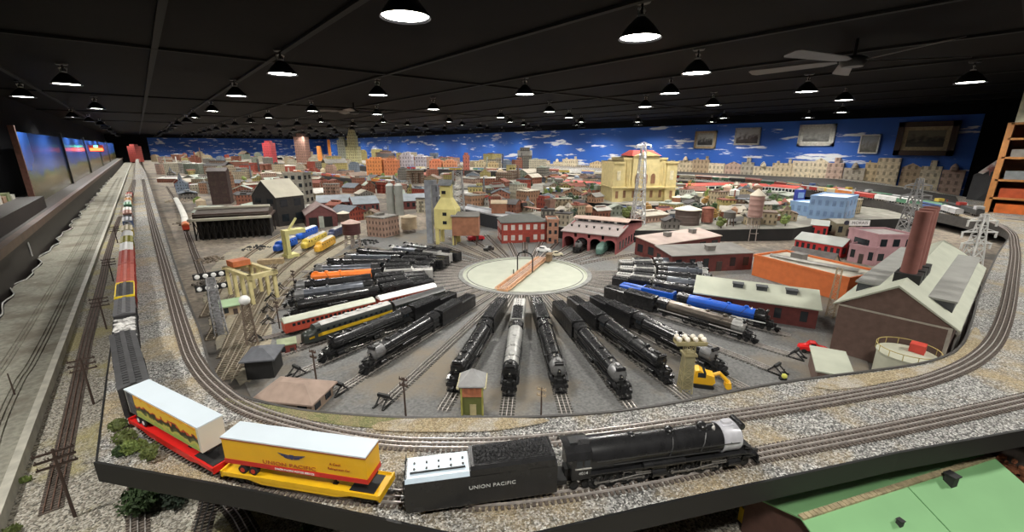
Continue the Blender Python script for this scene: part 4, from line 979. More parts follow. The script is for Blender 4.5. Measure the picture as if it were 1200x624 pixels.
BRK = pm('red_brick', (.30,.045,.03), .8, 0, .25, 40); MAR = pm('maroon_brick', (.13,.032,.028), .8, 0, .25, 30); BRN = pm('brown_brick', (.135,.085,.068), .85, 0, .18, 35)
GRF = pm('grey_roofing', (.20,.19,.175), .8, 0, .2, 12); PGR = pm('pale_green_roofing', (.44,.46,.37), .75, 0, .12, 10); DKR = pm('slate_roofing', (.06,.065,.07), .7, 0, .25, 30); PKR = pm('pinkish_roofing', (.42,.33,.29), .8, 0, .15, 10)
OCH = pm('orange_brick', (.62,.16,.045), .8, 0, .12, 25); PINK = pm('pink_stucco', (.42,.24,.26), .8, 0, .15, 15); LBLU = pm('light_blue_cladding', (.26,.40,.62), .55, 0, .15, 10); CRM = pm('cream_yellow_stone', (.66,.55,.27), .75, 0, .12, 20)
TANB = pm('tan_boards', (.42,.33,.22), .8, 0, .2, 20); DBR = pm('dark_timber', (.07,.045,.035), .8, 0, .3, 20)
USED = []                                       # picture areas already taken by landmark buildings
def use(x0, y0, x1, y1): USED.append((x0, y0, x1, y1))
LAND = []
def lm_(px, py, nm): LAND.append((px, py, nm))
# brown brick power house with three tall stacks
t = thing('power_house', 'large brown brick factory with pale gabled roof and three tall stacks in the right corner', 'factory', (2.258, .06, ZY))
W_, D_ = .36, 1.32
b = MB(); b.box(0,D_,0,W_,0,.23); b.extr([(0,.229),(W_/2,.35),(W_,.229)], 0, D_); b.build('walls', BRN, t, smooth=False)
b = MB(); b.extr([(-.02,.222),(W_/2,.352),(W_+.02,.222),(W_+.02,.229),(W_/2,.361),(-.02,.229)], -.012, D_+.02); b.build('roof', PGR, t, smooth=False)
MB().box(-.004,0,0,W_,.222,.229).box(-.008,0,0,.012,0,.225).build('cornice', pm('pale_cornice', (.42,.38,.32), .7), t, smooth=False)
MB().box(-.004,0,.10,.16,0,.11).build('doorway', pm('dull_red_door', (.16,.035,.03), .7), t, smooth=False)
for s in (0, 1):                             # raised monitor bays on both slopes
    y0, y1 = (.02,.115) if s == 0 else (W_-.115,W_-.02)
    b = MB(); b.box(.16 if s else .12,D_-.12,y0,y1,.22,.300); b.build('monitor_bay', DKR, t, smooth=False)
    b = MB(); b.box(.15 if s else .11,D_-.11,y0-.008,y1+.008,.300,.308); b.build('monitor_roof', pm('monitor_grey', (.27,.27,.25), .7, 0, .15, 12), t, smooth=False)
BSTK = pm('stack_brown_red', (.20,.075,.06), .75, 0, .15, 30)
for i, x in enumerate((.20,.31,.42)):
    st = MB(); st.lathe([(.030,.25),(.0265,.62),(.028,.63),(.028,.64),(.0265,.64),(.0,.64)], 20, 0, 'z', (x,W_/2+.005,0)); so = st.build('smoke_stack', BSTK, t)
    MB().box(x-.042,x+.042,W_/2-.042,W_/2+.045,.27,.375).build('stack_base', BLK2, t, smooth=False)
b = MB()
for i in range(4): b.tube([(.03+i*.004,-.012-.012*i,0),(.05+i*.3,-.012-.0*i,.20)], .004, 6)
b.tube([(0,-.014,.215),(D_,-.014,.215)], .007, 8); b.build('gutter_pipe', pm('galvanised', (.35,.34,.32), .4, .5), t)
use(975,285,1150,440); lm_(1050,380,'brown factory with the stacks')
# storage tank before it
x, y = P(1046,418,.95); x = 2.10; y = .155
t = thing('storage_tank', 'pale green grey storage tank with yellow railing before the brown factory', 'tank', (x, y, ZY))
b = MB(); b.lathe([(.088,0),(.088,.135),(.092,.137),(.092,.142),(0,.150)], 32); b.build('tank_shell', pm('tank_pale', (.46,.46,.36), .6, 0, .12, 15), t)
b = MB()
for i in range(14): a = 2*PI*i/14; b.cyl((.094*math.cos(a),.094*math.sin(a),.142),(.094*math.cos(a),.094*math.sin(a),.166),.0013,None,5)
b.tube([(.094*math.cos(2*PI*i/28),.094*math.sin(2*PI*i/28),.166) for i in range(28)],.0016,5,closed=True); b.build('railing', pm('rail_ochre', (.45,.36,.12), .6), t)
b = MB()
for i in range(4): a = 3.6+.16*i; b.cyl((.098*math.cos(a),.098*math.sin(a),0),(.098*math.cos(a),.098*math.sin(a),.140),.004,None,8)
b.build('feed_pipe', pm('feed_pipe_grey', (.30,.30,.29), .5), t)
MB().box(.01,.055,-.045,.0,.146,.180).build('red_housing', pm('housing_red', (.55,.06,.04), .6, 0, .2, 30), t, smooth=False)
# low shed roof at the yard edge
A_, B_ = P(956,440,.93), P(985,437,.93)
house('loading_shed', 'small pale roofed loading shed at the yard edge left of the storage tank', 'shed', (1.83,.36), (1.87,.26), ZY, .20, .075, .012, 'shed', BRN, PGR, win=(0,0), side=(0,0))
# low maroon warehouse with pale roof
A_ = P(815,343,.96); B_ = P(960,363,.96)
t = house('engine_warehouse', 'long low maroon warehouse with pale roof behind the blue engine', 'warehouse', A_, B_, ZY, .30, .11, .055, 'gx', MAR, PGR, win=(5,1), side=(2,1), ov=.012, wfr=.28)
w_ = math.dist(A_, B_)
for u in (.36,.56,.80): roofbox(t, w_*u, .10, .135, .05, .04, .03, DKR)
use(800,322,965,395); lm_(880,350,'low maroon warehouse')
A_ = P(788,301,.98); B_ = P(883,297,.98)
t = house('brick_warehouse', 'maroon brick warehouse with flat brown grey roof above the low warehouse', 'warehouse', A_, B_, ZY, .26, .13, .02, 'shed', MAR, GRF, win=(6,1), side=(2,1), wfr=.4); w_ = math.dist(A_, B_)
roofbox(t, w_*.55, .10, .145, .06, .05, .03, GRF); use(768,272,885,325); lm_(835,300,'flat roofed maroon warehouse')
A_ = P(770,288,.98); B_ = P(845,277,.98)
t = house('freight_house', 'pinkish brown roofed freight house behind the maroon brick warehouse', 'warehouse', A_, B_, ZY, .24, .13, .03, 'shed', MAR, PKR, win=(5,1), side=(2,1)); w_ = math.dist(A_, B_)
for u in (.35,.75): roofbox(t, w_*u, .15, .15, .05, .05, .035, GRF)
# orange brick hall
A_ = P(884,301,.99); B_ = P(995,329,.99)
t = house('orange_hall', 'long orange brick hall with pale flat roof left of the power house', 'warehouse', A_, B_, ZY, .34, .14, 0, 'flat', OCH, pm('pale_flat_roof', (.45,.43,.36), .8, 0, .2, 12), win=(0,0), side=(0,0)); w_ = math.dist(A_, B_)
MB().tube([(.05,.10,.155),(w_*.5,.12,.16),(w_*.9,.20,.16)], .012, 8).build('roof_pipe', pm('galvanised', (.35,.34,.32)), t)
roofbox(t, w_*.3, .2, .144, .08, .06, .04, GRF); use(884,275,1000,355); lm_(940,320,'long orange hall')
# lattice mast beside it
def mast(name, label, cat, x, y, z, h, w0, w1, mat, arms=(), n=8, lamps=None, rz=0):
    t = thing(name, label, cat, (x, y, z), rz); b = MB(); r = max(.0015, w0*.045)
    cor = lambda u: [(sx*(w0+(w1-w0)*u)/2, sy*(w0+(w1-w0)*u)/2, h*u) for sx, sy in ((-1,-1),(1,-1),(1,1),(-1,1))]
    for i in range(4): b.cyl(cor(0)[i], cor(1)[i], r, None, 5)
    for j in range(n):
        a, c = cor(j/n), cor((j+1)/n)
        for i in range(4): b.cyl(a[i], c[(i+1)%4], r*.6, None, 4); b.cyl(a[(i+1)%4], c[i], r*.6, None, 4); b.cyl(c[i], c[(i+1)%4], r*.6, None, 4)
    b.build('lattice', mat, t)
    for hz, hl in arms:
        b = MB()
        for dy in (-.006,.006): b.cyl((-hl,dy,h*hz),(hl,dy,h*hz),r*.8,None,5)
        b.cyl((-hl,0,h*hz),(0,0,h*hz+.03),r*.6,None,4); b.cyl((hl,0,h*hz),(0,0,h*hz+.03),r*.6,None,4)
        for s in (-1,1): b.cyl((s*hl,0,h*hz),(s*hl,0,h*hz-.035),r*1.3,None,6)
        b.build('cross_arm', mat, t)
    return t
x, y = P(972,372,ZY); mast('lattice_mast', 'tan lattice mast standing between the orange hall and the low maroon warehouse', 'mast', x, y, ZY, .28, .035, .022, TANB, n=9)
x, y = 4.05, .10
mast('power_pylon', 'white lattice power pylon with three cross arms beside the right hand deck edge', 'pylon', x-.35, y+.01, ZY, .52, .105, .022, pm('pylon_white', (.62,.62,.60), .5), arms=((.93,.085),(.80,.10),(.67,.085)), n=8, rz=RC)
x, y = P(1078,262,ZY); mast('power_pylon', 'grey lattice pylon behind the three brown stacks', 'pylon', 5.4, .62, ZY, .62, .14, .03, pm('pylon_grey', (.3,.3,.3), .5), arms=((.9,.12),(.75,.14)), n=8, rz=RC)
x, y = P(747,263,.97); mast('power_pylon', 'silver lattice pylon in front of the yellow station', 'pylon', x, y, .97, .82, .12, .035, SILV, arms=((.97,.07),), n=9, rz=RC)
x, y = P(538,262,ZY); mast('radio_mast', 'silver lattice mast right beside the yellow coaling tower', 'mast', x, y, ZY, .62, .15, .10, SILV, n=10, rz=RC)
x, y = P(465,270,ZY); 
# roundhouse
A_ = P(659,291,ZY); B_ = P(722,299,ZY); w_ = math.dist(A_, B_); an = math.atan2(B_[1]-A_[1], B_[0]-A_[0])
t = thing('roundhouse', 'pinkish roofed brick roundhouse with arched engine doors behind the turntable', 'roundhouse', (A_[0], A_[1], ZY), an)
hh = .165; dd = .82; b = MB(); b.box(0,.012,0,dd,0,hh); b.box(w_-.012,w_,0,dd,0,hh); b.box(0,w_,dd-.012,dd,0,hh+.02); na = 4
for i in range(na+1): cx = w_*i/na; b.box(max(0,cx-.012),min(w_,cx+.012),-.004,.012,0,hh*.72)
for i in range(na):
    c0_ = w_*i/na+.012; c1_ = w_*(i+1)/na-.012; cx = (c0_+c1_)/2; rr = (c1_-c0_)/2
    pr = [(c0_-.012,hh*.98),(c0_-.012,hh*.5)]+[(cx-rr*math.cos(PI*k/10),hh*.5+rr*.75*math.sin(PI*k/10)) for k in range(11)]+[(c1_+.012,hh*.5),(c1_+.012,hh*.98)]
    for k in range(10):
        xa, za = cx-rr*math.cos(PI*k/10), hh*.5+rr*.75*math.sin(PI*k/10); xb, zb = cx-rr*math.cos(PI*(k+1)/10), hh*.5+rr*.75*math.sin(PI*(k+1)/10)
        b.extry([(xa,za),(xb,zb),(xb,hh),(xa,hh)], -.004, .012)
RHB = pm('roundhouse_brick', (.30,.085,.085), .8, 0, .15, 25)
b.extr([(0,hh-.001),(.30,hh+.06),(dd,hh-.001)],0,.012); b.extr([(0,hh-.001),(.30,hh+.06),(dd,hh-.001)],w_-.012,w_)
b.build('walls', RHB, t, smooth=False)
b = MB(); b.extr([(-.02,hh-.005),(.28,hh+.045),(.28,hh+.052),(-.02,hh+.003)],-.015,w_+.015); b.build('front_roof', pm('mauve_grey_roof', (.33,.28,.265), .8, 0, .12, 14), t, smooth=False)
b = MB(); b.extr([(.28,hh+.045),(.28,hh+.085),(.29,hh+.085),(.29,hh+.045)],0,w_); b.build('clerestory', DKR, t, smooth=False)
for i in range(12): MB().box(w_*(i+.2)/12,w_*(i+.75)/12,.277,.280,hh+.056,hh+.080).build('clerestory_window', WHITE if i % 3 == 0 else GLASS, t, smooth=False)
b = MB(); b.extr([(.26,hh+.082),(.34,hh+.095),(dd+.02,hh+.02),(dd+.02,hh+.012),(.34,hh+.087),(.26,hh+.075)],-.015,w_+.015); b.build('rear_roof', pm('pale_pink_roof', (.50,.37,.31), .8, 0, .1, 14), t, smooth=False)
for i in range(8): MB().box(w_,w_+.003,.08+i*.09,.115+i*.09,.03,.10).build('window', GLASS, t, smooth=False)
for i in range(7): roofbox(t, w_*(i+.5)/7, .12, hh+.018, .012, .012, .022, BLK2, 'smoke_jack')
use(655,258,795,300); lm_(720,275,'roundhouse')
for i, (a, rr, k_) in enumerate(((203,.95,'short'),(214,.98,'short'))): pass
# locomotive noses in the stalls
px_ = [P(678,296,ZY), P(701,301,ZY)]
o = copy_tree(proto['short']); o['label'] = 'black engine nosing out of the left stall of the roundhouse'; set_on(o, px_[0][0]+.22, px_[0][1]+.08, ZY+.002, PI+.35)
o = diesel('green diesel with rounded nose standing in the middle stall of the roundhouse', pm('diesel_green', (.08,.16,.13), .4), L=.34); set_on(o, px_[1][0]+.14, px_[1][1]+.06, ZY+.002, PI+.42)
# red brick office
t = house('brick_office', 'two storey red brick office with grey hipped roof left of the roundhouse', 'building', P(588,286,ZY), P(640,284,ZY), ZY, .28, .20, .06, 'hip', BRK, pm('office_grey_roof', (.12,.125,.115), .8, 0, .1, 15), win=(6,2), side=(3,2), wm=pm('pale_window', (.55,.50,.46), .4)); use(586,250,655,290); lm_(614,268,'red brick office')
house('brick_annex', 'narrow tan and red brick annex joined to the right of the red brick office', 'building', P(641,286,ZY), P(654,286,ZY), ZY, .22, .22, .02, 'flat', pm('annex_brick', (.40,.20,.13), .8, 0, .3, 30), GRF, win=(2,3), side=(2,2))
x, y = P(644,262,.9); t = thing('brick_chimney', 'short square brick chimney behind the office annex', 'chimney', (x, y, ZY)); MB().box(-.04,.04,-.04,.04,0,.30).box(-.05,.05,-.05,.05,.30,.33).build('shaft', pm('shaft_brown', (.22,.12,.09), .8), t, smooth=False); MB().box(-.03,.03,-.03,.03,.33,.335).build('flue', BLK2, t, smooth=False)
# yellow coaling tower
A_ = P(511,287,ZY); B_ = P(534,288,ZY); w_ = math.dist(A_, B_); YC = pm('coaling_yellow', (.70,.62,.25), .7, 0, .12, 15)
t = thing('coaling_tower', 'tall pale yellow coaling tower on legs beyond the turntable', 'tower', (A_[0], A_[1], ZY), math.atan2(B_[1]-A_[1], B_[0]-A_[0]))
for sx in (0,1):
    for sy in (0,1): MB().box(sx*(w_-.03),sx*(w_-.03)+.03,sy*.13,sy*.13+.03,0,.16).build('leg', YC, t, smooth=False)
b = MB(); b.box(-.005,w_+.005,0,.16,.15,.34); b.rings([[(-.005,0,.34),(w_+.005,0,.34),(w_+.005,.16,.34),(-.005,.16,.34)],[(w_*.25,.04,.44),(w_*.75,.04,.44),(w_*.75,.12,.44),(w_*.25,.12,.44)]]); b.build('bunker', YC, t, smooth=False)
b = MB(); b.box(w_*.25,w_*.75,.04,.12,.44,.56); b.build('headhouse', YC, t, smooth=False)
b = MB(); b.T = Matrix.Translation((w_*.25-.01,.03,0)); roofpoly(b, w_*.5+.02, .10, .56, .04, 'gx'); b.build('roof', pm('tin_roof', (.3,.32,.33), .5, .3), t, smooth=False)
for zz in (.2,.28,.48): MB().box(w_*.4,w_*.6,-.003,0,zz,zz+.03).build('window', GLASS, t, smooth=False)
MB().box(-.06,-.01,.03,.12,.56,.60).box(-.10,-.04,.03,.06,.0,.6).build('hoist', pm('hoist_grey', (.3,.32,.36), .6), t, smooth=False)
use(505,200,560,292); lm_(522,260,'yellow coaling tower')
def bin_(label, px, py, wp, hp, mat, leg=.4, name='coal_bin', rooff=GRF):
    (x, y), z = ground(px, py); mp = MP(px, py, z); w = wp*mp; h = hp*mp
    t = thing(name, label, 'bin', (x, y, z), RC)
    for sx in (-1,1):
        for sy in (-1,1): MB().box(sx*w*.42-.006,sx*w*.42+.006,sy*w*.3-.006,sy*w*.3+.006,0,h*leg).build('leg', DBR, t, smooth=False)
    MB().box(-w/2,w/2,-w*.38,w*.38,h*leg,h).build('bin_body', mat, t, smooth=False)
    b = MB(); b.T = Matrix.Translation((-w/2,-w*.38,0)); roofpoly(b, w, w*.76, h, h*.10, 'gx', .01); b.build('roof', rooff, t, smooth=False)
RBX = pm('rusty_boards', (.34,.15,.085), .8, 0, .25, 20)
bin_('rusty brown bin on legs right of the yellow coaling tower', 547, 286, 30, 34, RBX, .35)
bin_('rusty brown square bin on legs behind the red brick office', 585, 266, 17, 28, RBX, .5, rooff=TANB)
# water towers
def water_tower(label, px, py, wp, hp, tank, roof, leg=.55, name='water_tower', nl=6, conical=.12):
    (x, y), z = ground(px, py); mp = MP(px, py, z); r = wp*mp/2; h = hp*mp
    t = thing(name, label, 'water tower', (x, y, z))
    if leg:
        for i in range(nl):
            a = 2*PI*i/nl; MB().cyl((r*.95*math.cos(a),r*.95*math.sin(a),0),(r*.8*math.cos(a),r*.8*math.sin(a),h*leg),r*.06,None,6).build('leg', pm('tower_leg', (.35,.30,.27), .6), t)
        b = MB()
        for zz in (.33,.66):
            for i in range(nl): a, c = 2*PI*i/nl, 2*PI*(i+1)/nl; b.cyl((r*.9*math.cos(a),r*.9*math.sin(a),h*leg*zz),(r*.9*math.cos(c),r*.9*math.sin(c),h*leg*zz),r*.04,None,5)
        b.cyl((0,0,0),(0,0,h*leg),r*.1,None,8); b.build('bracing', pm('tower_leg', (.35,.30,.27)), t)
    b = MB(); b.lathe([(r,h*leg)]+[q for i in range(4) for q in ((r*1.0,h*(leg+(1-leg)*(i+.3)/5)),(r*1.02,h*(leg+(1-leg)*(i+.35)/5)),(r*1.02,h*(leg+(1-leg)*(i+.45)/5)),(r,h*(leg+(1-leg)*(i+.5)/5)))]+[(r,h*.9)], 20); b.build('tank', tank, t)
    MB().lathe([(r*1.1,h*.9),(r*1.1,h*.91),(r*.1,h*(.91+conical)),(0,h*(.91+conical))], 20).build('roof', roof, t)
PNT = pm('tank_mauve', (.36,.22,.19), .7, 0, .15, 12); DT = pm('tank_dark', (.10,.07,.06), .75, 0, .2, 20); CRR = pm('cream_roof', (.62,.56,.45), .7, 0, .1, 10); RT_ = pm('tank_rust', (.26,.09,.06), .7, 0, .2, 20)
water_tower('tall water tower with mauve tank and cream roof standing on six legs', 880, 282, 15, 58, PNT, CRR, .48); use(868,222,893,284); lm_(880,250,'tall mauve water tower')
water_tower('squat dark round tank with cream conical roof right of the roundhouse', 803, 276, 27, 34, DT, CRR, 0, 'round_tank'); use(788,238,818,278); lm_(803,258,'squat dark tank')
water_tower('small rusty tank standing between the dark tank and the tall water tower', 828, 262, 13, 20, RT_, RT_, .1, 'round_tank', 6, .1)
water_tower('brown wooden tank on the terrace behind the squat dark tank', 794, 244, 14, 14, RBX, CRR, .1, 'round_tank')
water_tower('small wooden water tank on legs behind the engine house', 404, 268, 13, 20, DBR, CRR, .45)
water_tower('dark maroon water tank on legs left of the rows of stored engines', 414, 290, 20, 32, pm('tank_maroon', (.09,.03,.03), .7), pm('pink_tank_roof', (.5,.35,.3), .7), .5)
water_tower('round brown water tank between the stored engines and the coaling tower', 480, 272, 18, 20, TANB, pm('tan_cone_roof', (.45,.38,.27), .8), .2)
# yellow station
Z2 = 1.05
(ax, ay), (bx, by) = P(717,237,Z2), P(790,236,Z2)
w_ = math.dist((ax,ay),(bx,by)); t = thing('union_station', 'big cream yellow station with red centre roof on the upper terrace', 'station', (ax, ay, Z2), math.atan2(by-ay, bx-ax)); u = w_/73
b = MB(); b.box(0,w_,.06,.5,0,16*u); b.box(0,12*u,0,.5,0,44*u); b.box(61*u,w_,0,.5,0,44*u); b.box(12*u,61*u,.03,.5,16*u,48*u); b.box(22*u,52*u,.015,.45,16*u,50*u)
b.box(-2*u,w_+2*u,-.02,.5,15*u,16.5*u); b.box(-1*u,13*u,-.01,.51,42*u,44*u); b.box(60*u,w_+1*u,-.01,.51,42*u,44*u); b.box(11*u,62*u,.02,.5,46*u,48*u)
b.extry([(22*u,50*u),(37*u,55*u),(52*u,50*u)], .0, .03)
b.build('walls', CRM, t, smooth=False)
b = MB(); b.rings([[(20*u,.01,50*u),(54*u,.01,50*u),(54*u,.46,50*u),(20*u,.46,50*u)],[(26*u,.16,56*u),(48*u,.16,56*u),(48*u,.3,56*u),(26*u,.3,56*u)]]); b.build('roof', pm('station_red', (.5,.09,.07), .7, 0, .1, 10), t, smooth=False)
for i in range(3):
    cx = (28+9*i)*u; b = MB(); pr = [(cx-2.4*u,20*u),(cx+2.4*u,20*u),(cx+2.4*u,28*u)]+[(cx+2.4*u*math.cos(PI*k/6),28*u+3*u*math.sin(PI*k/6)) for k in range(1,6)]+[(cx-2.4*u,28*u)]
    b.extry(pr, .005, .016); b.build('arched_window', pm('station_window', (.30,.16,.09), .4), t, smooth=False)
for i in range(7):
    cx = (5+10.5*i)*u; MB().box(cx-1.6*u,cx+1.6*u,-.004 if i in (0,6) else .055,.061 if 0 < i < 6 else 0,4*u,12*u).build('window', pm('station_window', (.30,.16,.09)), t, smooth=False)
for cx in (6,67):
    MB().box((cx-2)*u,(cx+2)*u,-.004,0,24*u,34*u).build('tall_window', pm('pane_cream', (.8,.72,.5), .4), t, smooth=False)
for cx in (16,17.5,19,55,56.5,58): MB().box((cx-.4)*u,(cx+.4)*u,.02,.03,17*u,45*u).build('pilaster', CRM, t, smooth=False)
use(705,180,800,240); lm_(752,210,'yellow station')
# platform canopies with red roofs beside the station
for (x0, y0, x1, y1, c, lb) in ((796,214,862,212,'station_red','long pale red platform canopy right of the yellow station'),(868,214,900,214,'station_red','bright red platform canopy farther right of the yellow station'),(660,208,714,213,'station_red','dull red canopy left of the yellow station'),(900,214,932,217,'station_red','short red canopy at the right end of the platforms')):
    A_, B_ = P(x0,y0+10,Z2), P(x1,y1+10,Z2); t = house('platform_canopy', lb, 'canopy', A_, B_, Z2-.01, .2, .085, .03, 'gx', WHITE, MATS[c], win=(8,1), side=(0,0), door=False, wfr=.8)
# blue works
t = house('blue_works', 'tall light blue industrial building on the right with stepped roofs', 'factory', P(943,268,ZY), P(984,273,ZY), ZY, .5, .36, .02, 'flat', LBLU, pm('blue_roof', (.45,.55,.68), .6), win=(5,3), side=(3,3), wm=pm('blue_pane', (.18,.28,.48), .3), door=False)
house('blue_annex', 'lower light blue annex left of the tall blue works', 'factory', P(922,262,ZY), P(944,266,ZY), ZY, .4, .26, .02, 'flat', LBLU, pm('blue_roof', (.45,.55,.68)), win=(3,2), side=(2,2), wm=MATS['blue_pane'])
x, y = P(935,262,ZY); t = thing('sign_tower', 'deep blue square sign box above the light blue annex', 'sign', (x+.15, y+.08, ZY+.26), RC); MB().box(-.05,.05,-.03,.03,0,.13).build('sign_box', pm('deep_blue', (.03,.05,.32), .5), t, smooth=False); MB().box(-.035,.035,-.032,-.03,.03,.10).build('pale_mark', LBLU, t, smooth=False)
use(918,222,990,275); lm_(955,248,'light blue works')
# red halls, grey shed, pink works
house('red_hall', 'bright red hall with pale grey roof in front of the light blue works', 'building', P(930,293,ZY), P(984,303,ZY), ZY, .22, .10, .05, 'gx', pm('bright_red', (.5,.03,.03), .6, 0, .15, 20), pm('hall_pale_roof', (.44,.46,.43), .6, 0, .1, 10), win=(8,1), side=(2,1))
house('red_cupola_house', 'small bright red house with pale roof rising behind the red hall', 'building', P(948,278,ZY), P(968,280,ZY), ZY, .14, .13, .04, 'gx', MATS['bright_red'], MATS['hall_pale_roof'], win=(3,1), side=(1,1))
house('grey_shed', 'olive grey shed with shallow roof right of the light blue works', 'shed', P(978,277,ZY), P(1008,277,ZY), ZY, .25, .13, .03, 'gx', pm('olive_grey', (.24,.21,.14), .8), pm('olive_roof', (.26,.24,.19), .8), win=(3,1), side=(1,1))
house('dark_gabled_house', 'dark grey roofed house between the orange hall and the red hall', 'house', P(922,308,ZY), P(972,318,ZY), ZY, .16, .05, .07, 'gx', TANB, pm('dark_shingle', (.12,.11,.105), .8), win=(4,1), side=(1,1))
t = house('pink_works', 'pink stucco works block with rooftop billboard behind the brown stacks', 'factory', P(1022,311,ZY), P(1066,311,ZY), ZY, .3, .23, .02, 'flat', PINK, pm('pink_grey_roof', (.34,.30,.29), .8), win=(3,2), side=(1,1))
house('pink_annex', 'lower pink stucco annex left of the pink works block', 'factory', P(992,306,ZY), P(1023,312,ZY), ZY, .3, .13, .02, 'flat', PINK, MATS['pink_grey_roof'], win=(3,1), side=(1,1))
A_ = P(1034,264,1.2); t = thing('billboard', 'white rooftop billboard with black lettering above the pink works', 'sign', (4.55, .83, ZY+.245), RC)
MB().box(-.085,.085,-.003,.003,.01,.055).build('board', WHITE, t, smooth=False); text_part('MORRIS', .034, t, (0,-.0035,.033), (PI/2,0,0), BLK2, sx=1.1)
MB().box(-.08,-.075,-.003,.003,-.0,.01).box(.075,.08,-.003,.003,-.0,.01).build('post', BLK2, t, smooth=False)
MB().lathe([(0,-.003),(.02,-.003),(.02,.003),(0,.003)],16,0,'y',(-.11,0,.035)).build('emblem', pm('emblem_black', (.03,.03,.05), .5), t)
use(985,262,1070,318); lm_(1020,292,'pink works')
# left side: trestle ore dock, headhouse, grey tower, engine house
(ax, ay), (bx, by) = P(230,283,ZY), P(318,277,ZY)
w_ = math.dist((ax,ay),(bx,by)); t = thing('ore_dock', 'long dark timber ore dock with two pale roof edges on the left of the city', 'dock', (ax, ay, ZY), math.atan2(by-ay, bx-ax)); PED = pm('pale_roof_edge', (.50,.47,.38), .7, 0, .1, 10)
b = MB(); n = 12
for i in range(n+1):
    for yy in (.02,.40): b.box(w_*i/n-.006,w_*i/n+.006,yy-.006,yy+.006,0,.20)
for i in range(n):
    for yy in (.02,.40): b.cyl((w_*i/n,yy,.02),(w_*(i+1)/n,yy,.19),.005,None,4); b.cyl((w_*(i+1)/n,yy,.02),(w_*i/n,yy,.19),.005,None,4)
b.build('trestle', pm('black_timber', (.025,.022,.02), .8), t, smooth=False); MB().box(.01,w_-.01,.08,.36,0,.19).build('shade_backing', MATS['black_timber'], t, smooth=False)  # added dark backing stands in for the shade inside the open trestle
MB().box(-.02,w_+.02,-.02,.46,.195,.215).box(0,w_,.02,.42,.215,.26).build('dock_deck', DBR, t, smooth=False)
MB().box(-.03,w_+.03,-.05,.0,.20,.222).box(-.02,w_,.20,.24,.285,.305).box(-.03,.0,-.05,.44,.20,.222).build('roof_edge', PED, t, smooth=False)
MB().extr([(0.0,.24),(.22,.285),(.44,.24)],0,w_).build('roof', pm('dark_roof_brown', (.08,.065,.055), .8), t, smooth=False)
use(225,228,332,285); lm_(275,255,'long timber ore dock')
house('headhouse', 'tall dark brown ribbed headhouse behind the ore dock', 'building', P(249,240,ZY), P(271,239,ZY), ZY, .3, .52, .05, 'gx', pm('ribbed_brown', (.06,.035,.03), .8), pm('ribbed_roof', (.10,.075,.07), .7), win=(2,4), side=(2,3), wm=DBR, door=False); use(247,196,273,240)
house('timber_breaker', 'dark steep timber breaker with pale stepped eaves right of the ore dock', 'building', P(300,262,ZY), P(328,266,ZY), ZY, .35, .34, .18, 'gy', pm('black_timber', (.025,.022,.02)), PED, win=(2,3), side=(2,2)); use(296,205,332,268)
house('concrete_tower', 'tall grey concrete tower block with small windows beside the timber breaker', 'building', P(336,240,ZY), P(359,240,ZY), ZY, .3, .48, .02, 'flat', pm('concrete_grey', (.27,.25,.21), .85), GRF, win=(3,4), side=(2,4)); use(332,198,362,240); lm_(348,220,'grey concrete tower block')
t = house('engine_house', 'maroon gabled engine house with two pale doors in the middle left', 'engine house', P(360,268,ZY), P(396,265,ZY), ZY, .45, .15, .10, 'gy', pm('mauve_maroon', (.17,.06,.06), .8), pm('roof_mauve', (.24,.17,.16), .8), win=(0,0), side=(3,1))
w_ = math.dist(P(360,268,ZY), P(396,265,ZY))
for cx in (.22,.70): MB().box(w_*cx-.045,w_*cx+.045,-.006,0,0,.12).build('engine_doorway', BLK2, t, smooth=False)
MB().box(w_*.40,w_*.55,-.03,-.006,0,.13).build('pale_door', pm('pale_green_door', (.45,.48,.42), .7), t, smooth=False); use(356,236,400,268); lm_(377,252,'maroon engine house')
# twin silos
for px, lb in ((459,'left one of the twin grey concrete silos'),(469,'right one of the twin grey concrete silos')):
    x, y = P(px, 252, ZY); mp = MP(px, 252, ZY); t = thing('silo', lb+' in the middle of the city', 'silo', (x, y, ZY)); MB().lathe([(4.6*mp,0),(4.6*mp,34*mp),(3*mp,36*mp),(0,37*mp)], 18).build('shaft', pm('silo_grey', (.26,.27,.25), .8, 0, .15, 10), t); MB().lathe([(1.5*mp,36*mp),(1.5*mp,39*mp),(0,39.5*mp)],10).build('cap', GRF, t)
use(452,214,476,254); lm_(464,235,'twin silos')
# long embankment bridge left of the office
A_, B_ = P(536,244,1.0), P(633,268,.97)
w_ = math.dist(A_, B_); t = thing('girder_bridge', 'long dark girder bridge with pale top sloping behind the coaling tower', 'bridge', (A_[0], A_[1], ZY), math.atan2(B_[1]-A_[1], B_[0]-A_[0]))
MB().box(0,w_,0,.05,.0,.15).build('girder', pm('girder_black', (.02,.022,.028), .6), t, smooth=False); MB().box(0,w_,-.01,.14,.15,.165).build('walkway', pm('walkway_pale', (.42,.43,.45), .6), t, smooth=False)
MB().box(0,w_,.14,.15,.165,.19).build('parapet', pm('walkway_pale', (.42,.43,.45)), t, smooth=False)
use(530,228,636,264)
